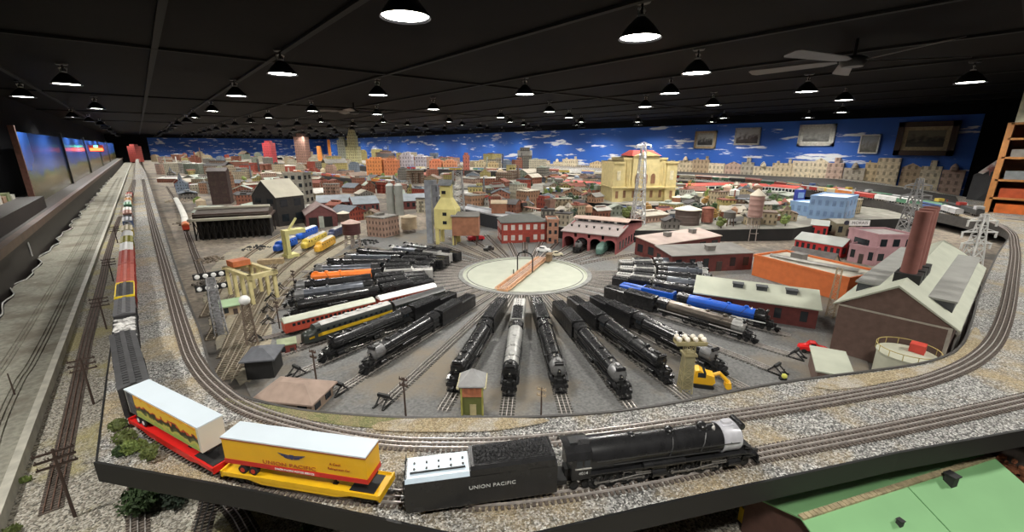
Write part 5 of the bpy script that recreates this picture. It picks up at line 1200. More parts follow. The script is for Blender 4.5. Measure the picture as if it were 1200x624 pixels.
# ---------------------------------------------------------------- small near things
x, y = P(555,488,ZY); x += .02; y += .03
t = thing('watch_tower', 'small square watch tower of red brick over green with pale pyramid roof', 'tower', (x, y, ZY), RC)
b = MB(); b.box(-.034,.034,-.034,.034,0,.075); b.build('lower_storey', pm('olive_green', (.12,.13,.035), .7, 0, .15, 40), t, smooth=False)
b = MB(); b.box(-.037,.037,-.037,.037,.075,.118); b.build('upper_storey', pm('orange_brick_small', (.45,.16,.08), .8, 0, .3, 60), t, smooth=False)
b = MB(); b.rings([[(-.046,-.046,.116),(.046,-.046,.116),(.046,.046,.116),(-.046,.046,.116)],[(-.046,-.046,.121),(.046,-.046,.121),(.046,.046,.121),(-.046,.046,.121)],[(-.003,-.003,.162),(.003,-.003,.162),(.003,.003,.162),(-.003,.003,.162)]]); b.build('roof', pm('pale_grey_slate', (.36,.36,.36), .7, 0, .15, 40), t, smooth=False)
for s in (-1,1):
    MB().box(s*.046-.004,s*.046+.004,-.05,.05,.112,.118).build('eaves_trim', pm('pale_trim', (.55,.5,.3), .7), t, smooth=False)
    MB().box(s*.036-.003,s*.036+.003,-.0375,-.034,0,.116).build('corner_board', pm('corner_yellow_green', (.35,.33,.08), .7), t, smooth=False)
MB().box(-.008,.014,-.036,-.034,0,.045).build('door', pm('tan_door', (.45,.38,.2), .7), t, smooth=False)
for i in range(3): MB().box(-.026+i*.02,-.014+i*.02,-.0385,-.037,.088,.108).build('window', pm('brown_pane', (.35,.12,.06), .3), t, smooth=False)
MB().box(.036,.038,-.03,.03,.085,.11).build('side_window', GLASS, t, smooth=False)
# floodlight tower
x, y = P(803,462,ZY); t = mast('floodlight_tower', 'yellowish lattice floodlight tower with a bar of white lamps at the yard front', 'floodlight tower', x+.01, y+.01, ZY, .20, .042, .030, pm('tower_ochre', (.36,.31,.16), .7), n=7, rz=RC)
MB().box(-.018,.018,-.018,.018,.02,.16).build('core', pm('core_ochre', (.28,.25,.14), .8), t, smooth=False); MB().box(-.024,.024,-.024,.024,.158,.166).build('cap_plate', pm('tower_ochre', (.36,.31,.16)), t, smooth=False)
MB().box(-.055,.055,-.020,.020,.200,.204).box(-.055,.055,-.022,-.019,.204,.216).box(-.055,.055,.019,.022,.204,.216).build('lamp_platform', pm('tower_ochre', (.36,.31,.16)), t, smooth=False)
for i in range(4):
    for s in (-1,1):
        MB().lathe([(0,-.008),(.006,-.007),(.010,.004),(.010,.006),(0,.007)],12,0,'y',(-.045+i*.03,s*.012,.222)).build('floodlight', pm('lamp_cream', (.85,.78,.66), .3), t)
# yellow excavator
x, y = P(832,455,ZY); t = thing('excavator', 'bright yellow excavator at the foot of the floodlight tower', 'excavator', (x+.0, y+.02, ZY), RC-.25); EY = pm('digger_yellow', (.88,.48,.02), .4, 0, .08, 20)
b = MB(); b.extry([(-.05,.018),(.02,.018),(.03,.03),(.024,.055),(-.005,.060),(-.03,.075),(-.045,.07),(-.052,.04)],-.024,.024); b.build('hull', EY, t, smooth=False)
MB().box(-.035,-.006,-.0245,.0245,.046,.066).build('cab_glass', GLASS, t, smooth=False)
b = MB(); b.tube([(.01,0,.045),(.045,0,.062),(.078,0,.030)],.008,6); b.cyl((.01,.01,.05),(.04,.01,.055),.003,None,6); b.build('boom', EY, t)
b = MB(); b.extry([(.068,.028),(.088,.030),(.092,.008),(.078,.001),(.068,.010)],-.014,.014); b.build('bucket', EY, t, smooth=False)
for s in (-1,1):
    b = MB(); b.extry([(-.048,.009),(-.042,.001),(.022,.001),(.028,.009),(.022,.018),(-.042,.018)], s*.024-.007, s*.024+.007); b.build('crawler_track', BLK2, t, smooth=False)
# red pickup car and small signal
x, y = P(952,414,ZY); t = thing('pickup_car', 'small glossy red old car parked left of the power house', 'car', (x, y, ZY+.012), RC-.45); RD = pm('car_red', (.65,.02,.02), .25, 0, .05, 20)
b = MB(); rs = []
for xx, hw, zt in ((-.060,.012,.014),(-.056,.020,.020),(-.03,.024,.026),(-.008,.024,.026),(.02,.024,.026),(.045,.022,.024),(.058,.017,.018),(.062,.008,.012)): rs.append([(xx,-hw,.004),(xx,-hw,zt*.8),(xx,-hw*.7,zt),(xx,hw*.7,zt),(xx,hw,zt*.8),(xx,hw,.004)])
b.rings([r[::-1] for r in rs]); b.build('hull', RD, t)
b = MB(); rs = [[(xx,-hw,.022),(xx,-hw*.85,zt),(xx,hw*.85,zt),(xx,hw,.022)] for xx, hw, zt in ((-.028,.019,.028),(-.018,.019,.042),(.004,.019,.043),(.018,.018,.028))]; b.rings([r[::-1] for r in rs]); b.build('cab', RD, t)
b = MB(); b.box(-.014,.004,-.0205,.0205,.029,.038); b.build('cab_glass', GLASS, t, smooth=False)
for xx in (-.036,.038):
    for s in (-1,1): MB().lathe([(0,-.003),(.010,-.003),(.010,.003),(0,.003)],14,0,'y',(xx,s*.022,.0)).build('wheel', BLK2, t)
x, y = P(917,446,ZY); t = thing('yard_signal', 'tiny dwarf signal with round yellow lamp at the yard front edge', 'signal', (x, y, ZY), RC)
MB().box(-.012,.012,-.008,.008,0,.012).cyl((0,0,.01),(0,0,.05),.002,None,6).build('post', BLK2, t); MB().ball((0,-.006,.022),.0105,12).build('lamp', pm('lamp_yellow', (.75,.75,.15), .35), t)
# black hipped shed, tan roof, small red shed, green hut
house('coal_shed', 'black open shed with dark hipped roof in the left corner of the yard', 'shed', P(290,447,ZY), P(322,444,ZY), ZY, .11, .085, .035, 'hip', BLK2, pm('shed_slate', (.11,.115,.13), .7, 0, .2, 40), win=(0,0), side=(0,0), ov=.014)
house('tan_station', 'low tan hipped roof building close behind the grass verge', 'building', (.165,1.575), (.30,1.42), ZY, .13, .05, .042, 'hip', pm('tan_wall', (.3,.22,.16), .8), pm('tan_pink_roof', (.34,.25,.2), .8, 0, .15, 30), win=(3,1), side=(2,1), ov=.014)
house('tool_shed', 'tiny red brown shed with pale green roof at the end of the red coach row', 'shed', P(328,417,ZY), P(348,413,ZY), ZY, .06, .045, .016, 'gx', pm('shed_red', (.26,.06,.045), .8), pm('shed_green_roof', (.34,.38,.24), .8), win=(2,1), side=(1,1), ov=.005)
house('green_hut', 'little tan hut with pale green roof below the yellow gantry', 'shed', P(261,372,ZY), P(282,368,ZY), ZY, .08, .06, .02, 'gx', TANB, pm('hut_green', (.36,.50,.30), .7, 0, .1, 20), win=(2,1), side=(1,1), ov=.012)
# yellow gantry and signal tower at the left
x, y = P(272,362,ZY); t = thing('gantry', 'pale yellow timber gantry with dark tank cars beneath at the left of the yard', 'gantry', (.36, 2.78, ZY), .25)
GY = pm('gantry_yellow', (.60,.52,.26), .7, 0, .2, 25)
for xx in (0,.14):
    for yy in (0,.10,.2,.3): MB().box(xx-.009,xx+.009,yy-.009,yy+.009,0,.17).build('leg', GY, t, smooth=False)
MB().box(-.015,.155,-.02,.01,.16,.185).box(-.015,.155,.29,.32,.16,.185).box(-.012,.012,-.02,.32,.165,.185).box(.128,.152,-.02,.32,.165,.185).build('top_beam', GY, t, smooth=False)
MB().box(.02,.12,.24,.33,.185,.22).build('orange_housing', pm('orange_housing', (.55,.16,.06), .6), t, smooth=False)
t = mast('signal_tower', 'grey mottled lattice tower carrying rows of white signal lamps beside the left deck', 'signal tower', .155, 2.42, ZY, .30, .055, .034, pm('mottled_grey', (.33,.33,.34), .7, 0, .5, 90), n=10)
MB().box(-.014,.014,-.014,.014,0,.30).build('core', pm('mottled_grey', (.33,.33,.34)), t, smooth=False)
for zz in (.235,.295):
    MB().box(-.065,.065,-.006,.006,zz,zz+.028).build('lamp_bar', BLK2, t, smooth=False)
    for i in range(4): MB().lathe([(0,-.012),(.008,-.011),(.011,.0),(0,.002)],10,0,'y',(-.048+i*.032,-.006,zz+.015)).build('signal_lamp', WHITE, t)
t = mast('timber_mast', 'brown timber lattice mast with white ball on top near the black shed', 'mast', *P(296,405,ZY), ZY, .21, .045, .030, pm('mast_brown', (.16,.12,.09), .8), n=9)
MB().ball((0,0,.225),.024,12).build('white_ball', WHITE, t)
# telegraph poles
def pole(label, x, y, z, h, arms=3, r=.0035, aw=.035, rz=RC, tilt=0, mat=None, armm=None, grp=None):
    t = thing('telegraph_pole', label, 'telegraph pole', (x, y, z), rz, grp); MB().cyl((0,0,0),(0,0,h),r,r*.7,8).build('pole', mat or DBR, t)
    for i in range(arms):
        b = MB(); zz = h*.96-i*.022; b.box(-aw,aw,-.002,.002,zz-.003,zz+.003)
        for k in range(4): b.cyl((-aw*.9+aw*.6*k,0,zz+.003),(-aw*.9+aw*.6*k,0,zz+.009),.0016,None,5)
        b.build('cross_arm', armm or mat or DBR, t, smooth=False)
bp = [((88,606),.235,'nearest telegraph pole on the lower left tracks'),((110,474),.215,'second telegraph pole along the lower left tracks'),((125,386),.20,'third telegraph pole along the lower left tracks'),((133,330),.19,'fourth telegraph pole along the lower left tracks'),((138,285),.19,'fifth telegraph pole along the lower left tracks')]
for (px, py), h, lb in bp: x, y = P(px, py, ZL); pole('dark wooden telegraph pole, '+lb, x, y, ZL, h, 3, .0045, .042, 0.0)
for (px, py), h, lb in [((476,492),.16,'thin dark pole at the yard front left of the watch tower'),((634,492),.12,'short dark pole with pale arms at the yard front right of the watch tower'),((372,455),.16,'dark pole beside the nose of the leftmost large black engine'),((328,386),.15,'dark pole near the red coach row'),((346,342),.14,'dark pole near the orange engine'),((325,330),.10,'small dark pole at the left of the yard below the yellow crane')]:
    x, y = P(px, py, ZY); pole(lb, x, y, ZY, h, 2, .0035, .016, RC-.4, armm=TANB if '634' in str(px) else None)
x, y = P(20,470,ZL); pole('leaning dark pole on the side deck at the far left edge', x, y, ZL+.03, .10, 0, .003)
# yellow crane and bright diesels on the left
x, y = P(340,302,ZY); t = thing('yard_crane', 'pale yellow yard crane standing among the blue and yellow diesels', 'crane', (x, y, ZY), RC+.9); CY_ = pm('crane_yellow', (.72,.68,.30), .6, 0, .1, 20)
MB().box(-.04,.06,-.05,.05,0,.03).box(-.03,.0,-.04,-.01,.03,.20).box(-.03,.0,.01,.04,.03,.20).box(-.03,.14,-.04,.04,.20,.235).build('portal', CY_, t, smooth=False); MB().cyl((.02,0,.235),(.10,.02,.32),.010,None,6).build('jib', CY_, t)
DG = [((322,297),'blue diesel left of the yellow crane',blue,GREYT,.30,.55),((350,282),'blue and white diesel behind the yellow crane',blue,WHITE,.36,.6),((358,292),'long yellow diesel right of the crane',pm('diesel_yellow', (.72,.56,.10), .4),GREYT,.44,.62),((371,297),'amber diesel with grey roof nearest the rows of black engines',pm('diesel_amber', (.85,.48,.06), .4),pm('cream_roof2', (.6,.55,.4), .5),.36,.65),((388,280),'dark blue diesel behind the amber one',pm('diesel_navy', (.03,.04,.10), .4),GREYT,.42,.62)]
for (px, py), lb, c, rc, L_, a_ in DG:
    x, y = P(px, py, ZY); o = diesel(lb, c, roofc=rc, L=L_); set_on(o, x+.12*math.cos(a_), y+.12*math.sin(a_), ZY+.003, a_+PI+.25)
# green roofed mill in the lower right corner
Ra, Rb = P(938,607,.905), P(1163,535,.905); w_ = math.dist(Ra, Rb); an = math.atan2(Rb[1]-Ra[1], Rb[0]-Ra[0])
t = thing('mill_building', 'large light green roofed mill below the black fascia in the lower right corner', 'mill', (Ra[0], Ra[1], ZL), an); GR_ = pm('mint_green_roof', (.24,.50,.22), .7, 0, .07, 6); hd = .17; hh = .205; dr = .075
b = MB(); b.box(.012,w_-.012,-hd+.015,hd-.015,0,hh-dr); b.extr([(-hd+.015,hh-dr-.001),(0,hh-.008),(hd-.015,hh-dr-.001)],.012,w_-.012); b.build('walls', pm('mill_brown', (.12,.06,.045), .8), t, smooth=False)
for s in (-1,1):
    for i in range(2): x0, x1 = w_*i/2+(.002 if i else 0), w_*(i+1)/2-(.002 if not i else 0); MB().extr([(0,hh-.004),(s*hd,hh-dr-.004),(s*hd,hh-dr),(0,hh)],x0,x1).build('roof_panel', GR_, t, smooth=False)
b = MB()
for i in range(46): x0 = w_*i/46; b.box(x0+.001,x0+w_/46-.001,-.007,.007,hh-.003,hh+.003)
b.build('ridge_tiles', pm('ridge_tan', (.45,.37,.22), .8, 0, .3, 60), t, smooth=False)
for px, py, s_ in ((1112,563,.019),(1055,605,.010)):
    x, y = P(px, py+7, .885); lx = (x-Ra[0])*math.cos(an)+(y-Ra[1])*math.sin(an); ly = -(x-Ra[0])*math.sin(an)+(y-Ra[1])*math.cos(an)
    zz = hh-dr*abs(ly)/hd; b = MB(); b.box(lx-s_*.55,lx+s_*.55,ly-s_*.55,ly+s_*.55,zz-.01,zz+s_*1.3); b.box(lx-s_*.7,lx+s_*.7,ly-s_*.7,ly+s_*.7,zz+s_*1.3,zz+s_*1.5); b.build('roof_vent', pm('vent_dark', (.035,.035,.035), .7), t, smooth=False)
for i in range(7): MB().box(w_*(i+.3)/7,w_*(i+.7)/7,-hd+.0145-.001,-hd+.0165,.03,.08).build('window', GLASS, t, smooth=False)
x, y = P(881,606,ZL+.03); t = thing('yellow_cart', 'small yellow baggage cart under the deck left of the green roofed mill', 'cart', (x, y, ZL), an); YC2 = pm('cart_yellow', (.75,.5,.03), .5)
MB().box(-.03,.03,-.018,.018,.012,.018).box(-.03,-.026,-.018,.018,.018,.06).box(.026,.03,-.018,.018,.018,.06).box(-.03,.03,.014,.018,.03,.036).box(-.03,.03,-.018,-.014,.03,.036).build('frame', YC2, t, smooth=False)
for sx in (-.02,.02): MB().lathe([(0,-.021),(.010,-.021),(.010,.021),(0,.021)],12,0,'y',(sx,0,.010)).build('wheel', BLK2, t)
def rocks(label, cx, cy, z, n, spread, col, name='rock_pile', h=.03):
    b = MB()
    for i in range(n):
        a = random.uniform(0,2*PI); r = spread*math.sqrt(random.random()); q = random.uniform(.005,.014); b.ball((cx+r*math.cos(a), cy+r*math.sin(a), z+h*(1-r/spread)*random.random()+q*.4), q, 6, sz=.8)
    tag(b.build(name, col, smooth=False), label, 'rocks', kind='stuff')
rocks('heap of pale pinkish rocks at the bottom right corner beside the mill', *P(1178,612,ZL+.05), ZL, 90, .09, pm('pink_rock', (.52,.40,.34), .85, 0, .4, 60))
rocks('rusty brown rubble heap behind the right end of the mill', *P(1183,540,ZL+.06), ZL, 80, .07, pm('rust_rock', (.30,.11,.05), .85, 0, .7, 60), 'rubble_heap', .08)
x, y = P(408,621,ZL+.02); t = thing('roof_hatch', 'small pale framed hut roof peeking out under the near fascia', 'hut', (x, y, ZL), RC+.3); MB().box(-.03,.03,-.02,.02,0,.03).build('walls', BRN, t, smooth=False); MB().extr([(-.025,.03),(0,.045),(.025,.03),(.025,.033),(0,.048),(-.025,.033)],-.035,.035).build('roof', pm('ivory', (.62,.58,.48), .6), t, smooth=False)
def small_car(label, px, py, c, a=0, s_=1, cat='car', name='model_car', z=None):
    (x, y), zz = ground(px, py); t = thing(name, label, cat, (x, y, zz+.010), RC+a); cm_ = pm('car_%s' % name+str(int(c[0]*99))+str(int(c[2]*99)), c, .3, 0, .06, 20)
    b = MB(); rs = [[(xx*s_,-hw*s_,.002),(xx*s_,-hw*s_,zt*.8*s_),(xx*s_,-hw*.8*s_,zt*s_),(xx*s_,hw*.8*s_,zt*s_),(xx*s_,hw*s_,zt*.8*s_),(xx*s_,hw*s_,.002)] for xx, hw, zt in ((-.055,.018,.016),(-.05,.022,.022),(-.034,.022,.024),(-.024,.021,.038),(.008,.021,.038),(.022,.022,.023),(.05,.020,.020),(.056,.014,.012))]
    b.rings([r[::-1] for r in rs]); b.build('hull', cm_, t)
    MB().box(-.026*s_,.010*s_,-.0222*s_,.0222*s_,.026*s_,.034*s_).build('side_glass', GLASS, t, smooth=False)
    for xx in (-.033,.034):
        for q in (-1,1): MB().lathe([(0,-.003),(.010,-.003),(.010,.003),(0,.003)],12,0,'y',(xx*s_,q*.020*s_,.0)).build('wheel', BLK2, t)
small_car('small bright red car parked left of the red brick office', 558, 282, (.6,.03,.04), .4, 1.5)
small_car('small black car on the ground before the red brick office', 573, 294, (.02,.02,.02), .9)
small_car('small white car beside the turntable rim left of the roundhouse', 637, 296, (.7,.7,.68), -.3, 1.2)
small_car('small cream car before the left pier of the roundhouse', 652, 301, (.6,.55,.4), .2)
small_car('small white car behind the orange brick hall', 905, 281, (.68,.68,.66), .3, 1.3)
small_car('grey car on the ground beside the pink annex', 975, 312, (.3,.32,.33), .5, 1.2)
for px, py, n_, sp, c, lb in ((212,236,120,.22,(.40,.34,.26),'tan rubble slope just right of the white roofed coaches'),(232,222,110,.24,(.36,.27,.20),'brown rubble heap left of the ribbed headhouse'),(222,262,90,.16,(.20,.17,.14),'dark rubble heap left of the ore dock'),(247,305,80,.11,(.25,.2,.15),'dark brown rubble heap behind the signal tower'),(228,335,70,.07,(.15,.13,.11),'dark cinder heap close under the left deck'),(430,285,60,.12,(.04,.04,.04),'black coal heap behind the top row of stored engines'),(300,292,60,.12,(.05,.05,.05),'black coal heap in front of the ore dock')):
    x, y = P(px, py, ZY); rocks(lb, max(x, .16+sp*.4), y, ZY, n_, sp, pm('rubble_%d' % px, c, .9, 0, .5, 30), 'rubble_heap', sp*.25)
def lumber(label, px, py, a):
    x, y = P(px, py, ZY); t = thing('lumber_stack', label, 'lumber', (x, y, ZY), RC+a); b = MB()
    for j in range(4):
        for i in range(5): b.box(-.09+.004*((i*j)%3),.09,-.03+i*.0125,-.03+i*.0125+.011,j*.0115,j*.0115+.0105)
    b.build('boards', pm('fresh_lumber', (.45,.34,.2), .8, 0, .3, 40), t, smooth=False)
lumber('stack of fresh yellow lumber beside the yellow crane', 318, 310, .3); lumber('stack of fresh lumber between the gantry and the ore dock', 296, 318, -.4)
# ---------------------------------------------------------------- greenery
def leafmat(name, c): return pm(name, c, .8, 0, .5, 60)
GRN = [leafmat('fir_green', (.05,.09,.03)), leafmat('olive_leaf', (.12,.15,.04)), leafmat('spring_leaf', (.18,.24,.06)), leafmat('autumn_leaf', (.32,.18,.05)), leafmat('dark_fir', (.03,.05,.03))]
def leaves(b, c, rx, rz, n, s):
    for i in range(n):
        d = Vector((random.gauss(0,1), random.gauss(0,1), random.gauss(0,1))).normalized()*random.uniform(.55,1)
        p = Vector((c[0]+d.x*rx, c[1]+d.y*rx, c[2]+d.z*rz)); u = Vector((random.gauss(0,1), random.gauss(0,1), random.gauss(0,1))).normalized(); v = u.orthogonal().normalized(); q = s*random.uniform(.6,1.3)
        b.add([tuple(p+u*q), tuple(p+v*q*.6), tuple(p-u*q), tuple(p-v*q*.6)], [(0,1,2,3)])
def bush(label, x, y, z, r, mat, n=160, s=.006, name='bush'):
    t = thing(name, label, 'bush', (x, y, z)); b = MB(); b.cyl((0,0,0),(0,0,r*.9),r*.08,r*.04,6); b.build('stem', DBR, t)
    b = MB()
    for k in range(3 if n < 500 else 6): a = random.uniform(0,6.3); leaves(b, (r*.4*math.cos(a), r*.4*math.sin(a), r*.7), r*.7, r*.6, n//(3 if n < 500 else 6), s)
    b.ball((0,0,r*.6), r*.55, 8, sz=.9); b.build('foliage', mat, t, smooth=False)
for px, py, r, m_, lb in ((140,505,.022,1,'small olive bush by the deck edge above the fascia corner'),(148,520,.026,1,'olive bush second from the top in the corner behind the fascia'),(160,530,.026,2,'bright green bush in the middle of the fascia corner clump'),(178,536,.026,1,'olive bush at the right end of the fascia corner clump'),(143,532,.020,0,'dark low bush at the very corner of the deck')):
    x, y = P(px, py, ZM); bush(lb, x, y, ZM, r, GRN[m_], 420, .004)
for px, py, r, m_, lb in ((165,590,.055,0,'dark green fir bush on the lower deck under the fascia'),(185,575,.05,1,'olive fir bush tucked under the fascia'),(205,585,.045,4,'dark brownish bush right of the fir bushes'),(360,616,.02,0,'small dark shrub below the near fascia'),(12,620,.02,1,'low olive tuft in the bottom left corner'),(28,560,.016,2,'little green tuft beside the pale ledge')):
    x, y = P(px, py, ZL+.02); bush(lb, x, y, ZL, r, GRN[m_], 900 if r > .04 else 300, .007 if r > .04 else .004)
x, y = P(586,480,ZY)
# ---------------------------------------------------------------- the wall: skyline flats, pictures, shelf
XW = WX1-.03
def wy(px, py): d = ray(px, py); t_ = XW/d[0]; return d[1]*t_, H+d[2]*t_
SKC = [((.46,.36,.22),'tan'),((.52,.43,.29),'sandy'),((.38,.28,.18),'brown'),((.58,.50,.36),'cream'),((.42,.30,.24),'pinkish tan'),((.34,.30,.24),'grey brown')]
px = 612.; k = 0; SKL = set(); prevb = 'the canopies'
while px < 1132:
    wp = random.uniform(9,17)*(1+(px-620)/700); x1 = min(px+wp, 1137); topy = 189+random.uniform(-4,4)+(px-620)*.010 if px < 960 else 193+random.uniform(-8,7)
    ya, za = wy(px, topy); yb, zb = wy(x1, topy); c, cn = SKC[k % 6] if random.random() < .7 else SKC[3]
    z0 = .62; zt = za; y0, y1 = min(ya, yb), max(ya, yb)
    dpt = random.uniform(.03,.09); b = MB(); b.box(XW-dpt, XW-.001, y0, y1, z0, zt)
    st = k % 5
    if st == 1: b.extr([(y0,zt),((y0+y1)/2,zt+.09),(y1,zt)], XW-dpt, XW-.001)
    if st == 2: b.box(XW-dpt, XW-.001, y0+(y1-y0)*.3, y0+(y1-y0)*.6, zt, zt+.12)
    if st == 3: q = min(.07, (y1-y0)*.3); b.lathe([(q,0),(q*.85,.06),(q*.4,.11),(0,.13)], 12, 0, 'z', (XW-.08,(y0+y1)/2,zt))
    if st == 4: b.box(XW-dpt, XW-.001, y0+(y1-y0)*.1, y0+(y1-y0)*.2, zt, zt+.10); b.box(XW-dpt, XW-.001, y0+(y1-y0)*.7, y0+(y1-y0)*.8, zt, zt+.05)
    c = tuple(min(.8, v*1.3) for v in c); o = b.build('skyline_relief', winwall(c, tuple(v*.45 for v in c), .11, .14, .5), smooth=False)
    where = 'left of the yellow station' if px < 700 else ('behind the yellow station' if px < 800 else ('behind the red canopies' if px < 930 else ('under the white framed picture' if px < 1000 else 'under the brown framed picture')))
    shp = ['flat topped','gabled','with a raised centre block','domed','with two roof turrets'][st]
    o['_a'] = (cn+' wall relief building '+shp+' '+where) if st > 1 else (shp+' '+cn+' wall relief building '+where)
    o['category'] = 'relief building'; o['group'] = 'skyline reliefs '+where
    lb_ = o['_a']; del o['_a']
    while lb_ in SKL: lb_ = 'narrow '+lb_
    SKL.add(lb_); o['label'] = lb_
    px = x1; k += 1
def framed(label, x0, y0, x1, y1, frame, mat, pic, thick=.05, fw=.12, kind='photo'):
    cx_ = (x0+x1)/2; cy_ = (y0+y1)/2; x0, x1, y0, y1 = cx_+(x0-cx_)*.93, cx_+(x1-cx_)*.93, cy_+(y0-cy_)*.93, cy_+(y1-cy_)*.93; ya, zt = wy(x0, y0); yb, _ = wy(x1, y0); _, zb = wy((x0+x1)/2, y1); _, zt = wy((x0+x1)/2, y0); yc = (ya+yb)/2; w = abs(ya-yb); h = zt-zb; f = fw*h
    t = thing('framed_picture', label, 'picture', (XW, yc, zb+.0)); MB().box(-thick*.6,-.002,-w/2+f*.5,w/2-f*.5,f*.5,h-f*.5).build('mount', mat, t, smooth=False)
    b = MB()
    for a, c in (((-w/2,-w/2+f),(0,h)),((w/2-f,w/2),(0,h)),((-w/2,w/2),(0,f)),((-w/2,w/2),(h-f,h))): b.box(-thick,-.002,a[0],a[1],c[0],c[1])
    b.build('frame', frame, t, smooth=False)
    i = f*1.7; MB().box(-thick*.6-.003,-thick*.6,-w/2+i,w/2-i,i,h-i).build('picture', pic, t, smooth=False)
    return t, w, h
def picmat(name, sky, land, thing_):
    m, nt, b = base(name); L = nt.links; tc = nd(nt, 'ShaderNodeTexCoord'); sp = nt.nodes.new('ShaderNodeSeparateXYZ'); L.new(tc.outputs['Generated'], sp.inputs[0])
    n = nd(nt, 'ShaderNodeTexNoise', Scale=4.5, Detail=5.0); L.new(tc.outputs['Generated'], n.inputs['Vector'])
    a = nd(nt, 'ShaderNodeMath', operation='MULTIPLY_ADD'); L.new(n.outputs['Fac'], a.inputs[0]); a.inputs[1].default_value = .9; L.new(sp.outputs[2], a.inputs[2])
    cr = nt.nodes.new('ShaderNodeValToRGB'); e = cr.color_ramp.elements; e[0].position = .3; e[0].color = C4(land); e[1].position = 1.15/1.5; e[1].color = C4(sky); x = e.new(.55); x.color = C4(thing_)
    mr = nt.nodes.new('ShaderNodeMath'); mr.operation = 'DIVIDE'; L.new(a.outputs[0], mr.inputs[0]); mr.inputs[1].default_value = 1.5
    L.new(mr.outputs[0], cr.inputs[0]); L.new(cr.outputs[0], b.inputs['Base Color']); b.inputs['Roughness'].default_value = .3; return m
FB = pm('frame_dark_brown', (.045,.018,.010), .4, 0, .3, 10); FW = pm('frame_silver_white', (.55,.55,.5), .4); FT = pm('frame_tan', (.35,.27,.17), .5)
framed('small square photo in a tan frame, left of the pair of small photos', 815,153,842,175, FT, pm('mount_grey', (.35,.34,.30), .6), picmat('photo_grey', (.4,.4,.37), (.02,.02,.02), (.05,.05,.05)))
framed('small dark photo in a thin pale frame, right of the pair of small photos', 862,149,894,171, pm('frame_grey', (.3,.29,.27), .5), pm('mount_grey', (.35,.34,.30)), picmat('photo_dark', (.38,.37,.35), (.02,.015,.015), (.06,.04,.035)), fw=.06)
framed('wide certificate in a pale silver frame next to the bright blue panel', 937,145,983,172, FW, pm('mount_white', (.66,.66,.60), .6), picmat('engraving', (.6,.6,.57), (.12,.12,.11), (.32,.32,.3)))
framed('portrait photo in a thin white frame left of the big brown picture', 1009,157,1034,181, WHITE, pm('mount_grey', (.35,.34,.30)), picmat('photo_mixed', (.3,.32,.34), (.10,.10,.09), (.2,.19,.17)), fw=.05)
t, w, h = framed('big picture in a broad dark brown frame, the largest on the blue wall', 1053,141,1130,184, FB, pm('mount_gold', (.42,.33,.18), .5), picmat('painting', (.17,.15,.10), (.05,.045,.03), (.012,.010,.008)), thick=.09, fw=.15)
# dark screen and bookshelf at the right edge
sx, sy = P(1178,262,ZM)
t = thing('dark_screen', 'dark grey sloping cloth screen between the wall skyline and the orange shelf', 'screen', (0,0,0))
DS = pm('dark_grey_cloth', (.035,.035,.037), .8, 0, .3, 6)
def onX(px, py, X): d = ray(px, py); q = X/d[0]; return (X, d[1]*q, H+d[2]*q)
q = [onX(1128,246,8.9), onX(1141,205,8.9), onX(1160,197,8.9), onX(1195,197,8.4), onX(1215,262,8.4)]
b = MB(); b.add([p for p in q]+[(p[0]+.06,p[1],p[2]) for p in q], [(0,1,2,3,4)[::-1],(5,6,7,8,9)]+[(i,(i+1)%5,(i+1)%5+5,i+5) for i in range(5)]); b.build('cloth', DS, t, smooth=False)
c = onX(1160,190,8.7); t = thing('cutout_figure', 'small red and white painted cutout hanging above the dark grey screen', 'cutout', c, 0)
b = MB(); b.add([(0,.16*a_,.16*z_) for a_, z_ in ((-1.2,1.2),(-.9,1.4),(-.4,.2),(.1,-.4),(.5,-.9),(.2,-1.0),(-.1,-.7),(-.25,-1.3),(-.5,-.8),(-.9,-.2))]+[(.02,.16*a_,.16*z_) for a_, z_ in ((-1.2,1.2),(-.9,1.4),(-.4,.2),(.1,-.4),(.5,-.9),(.2,-1.0),(-.1,-.7),(-.25,-1.3),(-.5,-.8),(-.9,-.2))], [tuple(range(10)),tuple(range(10,20))[::-1]]+[(i,i+10,(i+1)%10+10,(i+1)%10) for i in range(10)]); b.build('painted_board', pm('red_white_paint', (.42,.14,.13), .5, 0, .9, 9, dirt=(.7,.66,.62), dirt_scale=7), t, smooth=False)
X_ = 6.9; p0 = onX(1167,255,X_); p1 = onX(1183,140,X_)
t = thing('bookshelf', 'orange brown wooden bookshelf with boxes standing behind the deck at the right edge', 'shelf', (X_+.35, p0[1]+.10, 0), 0)
OW = pm('orange_wood', (.50,.22,.07), .45, 0, .2, 12); wd = 1.1; zt = 2.0; y0 = 0
for yy in (0,-wd): MB().box(0,.35,yy-.025,yy+.025,0,zt).build('side_panel', OW, t, smooth=False)
MB().box(.33,.35,-wd,0,0,zt).build('back_panel', pm('shelf_back', (.22,.08,.03), .6), t, smooth=False)
for i, zz in enumerate((.6,.95,1.18,1.38,1.62,1.82,zt-.02)): MB().box(0,.34,-wd,0,zz,zz+.022).build('shelf_board', OW, t, smooth=False)
bxz = [(1.202,.10,(.50,.09,.03),'rust red'),(1.402,.09,(.22,.24,.25),'grey blue'),(1.642,.08,(.25,.24,.22),'dull grey'),(.972,.16,(.7,.16,.03),'orange')]
for zz, hh_, c, nm in bxz:
    o = MB().box(0,.24,-.6,0,0,hh_).build('storage_box', pm('box_'+nm.replace(' ','_'), c, .5, 0, .3, 12), smooth=False); o.location = (X_+.38, p0[1]+.04, zz); tag(o, nm+' flat box lying on the orange bookshelf', 'box')
o = MB().box(0,.02,-.8,0,0,.42).build('poster_panel', pm('poster_cream', (.7,.68,.5), .5, 0, .5, 6), smooth=False); o.location = (X_+.36, p0[1]+.08, zt+.002); tag(o, 'pale poster board standing on top of the orange bookshelf', 'poster')
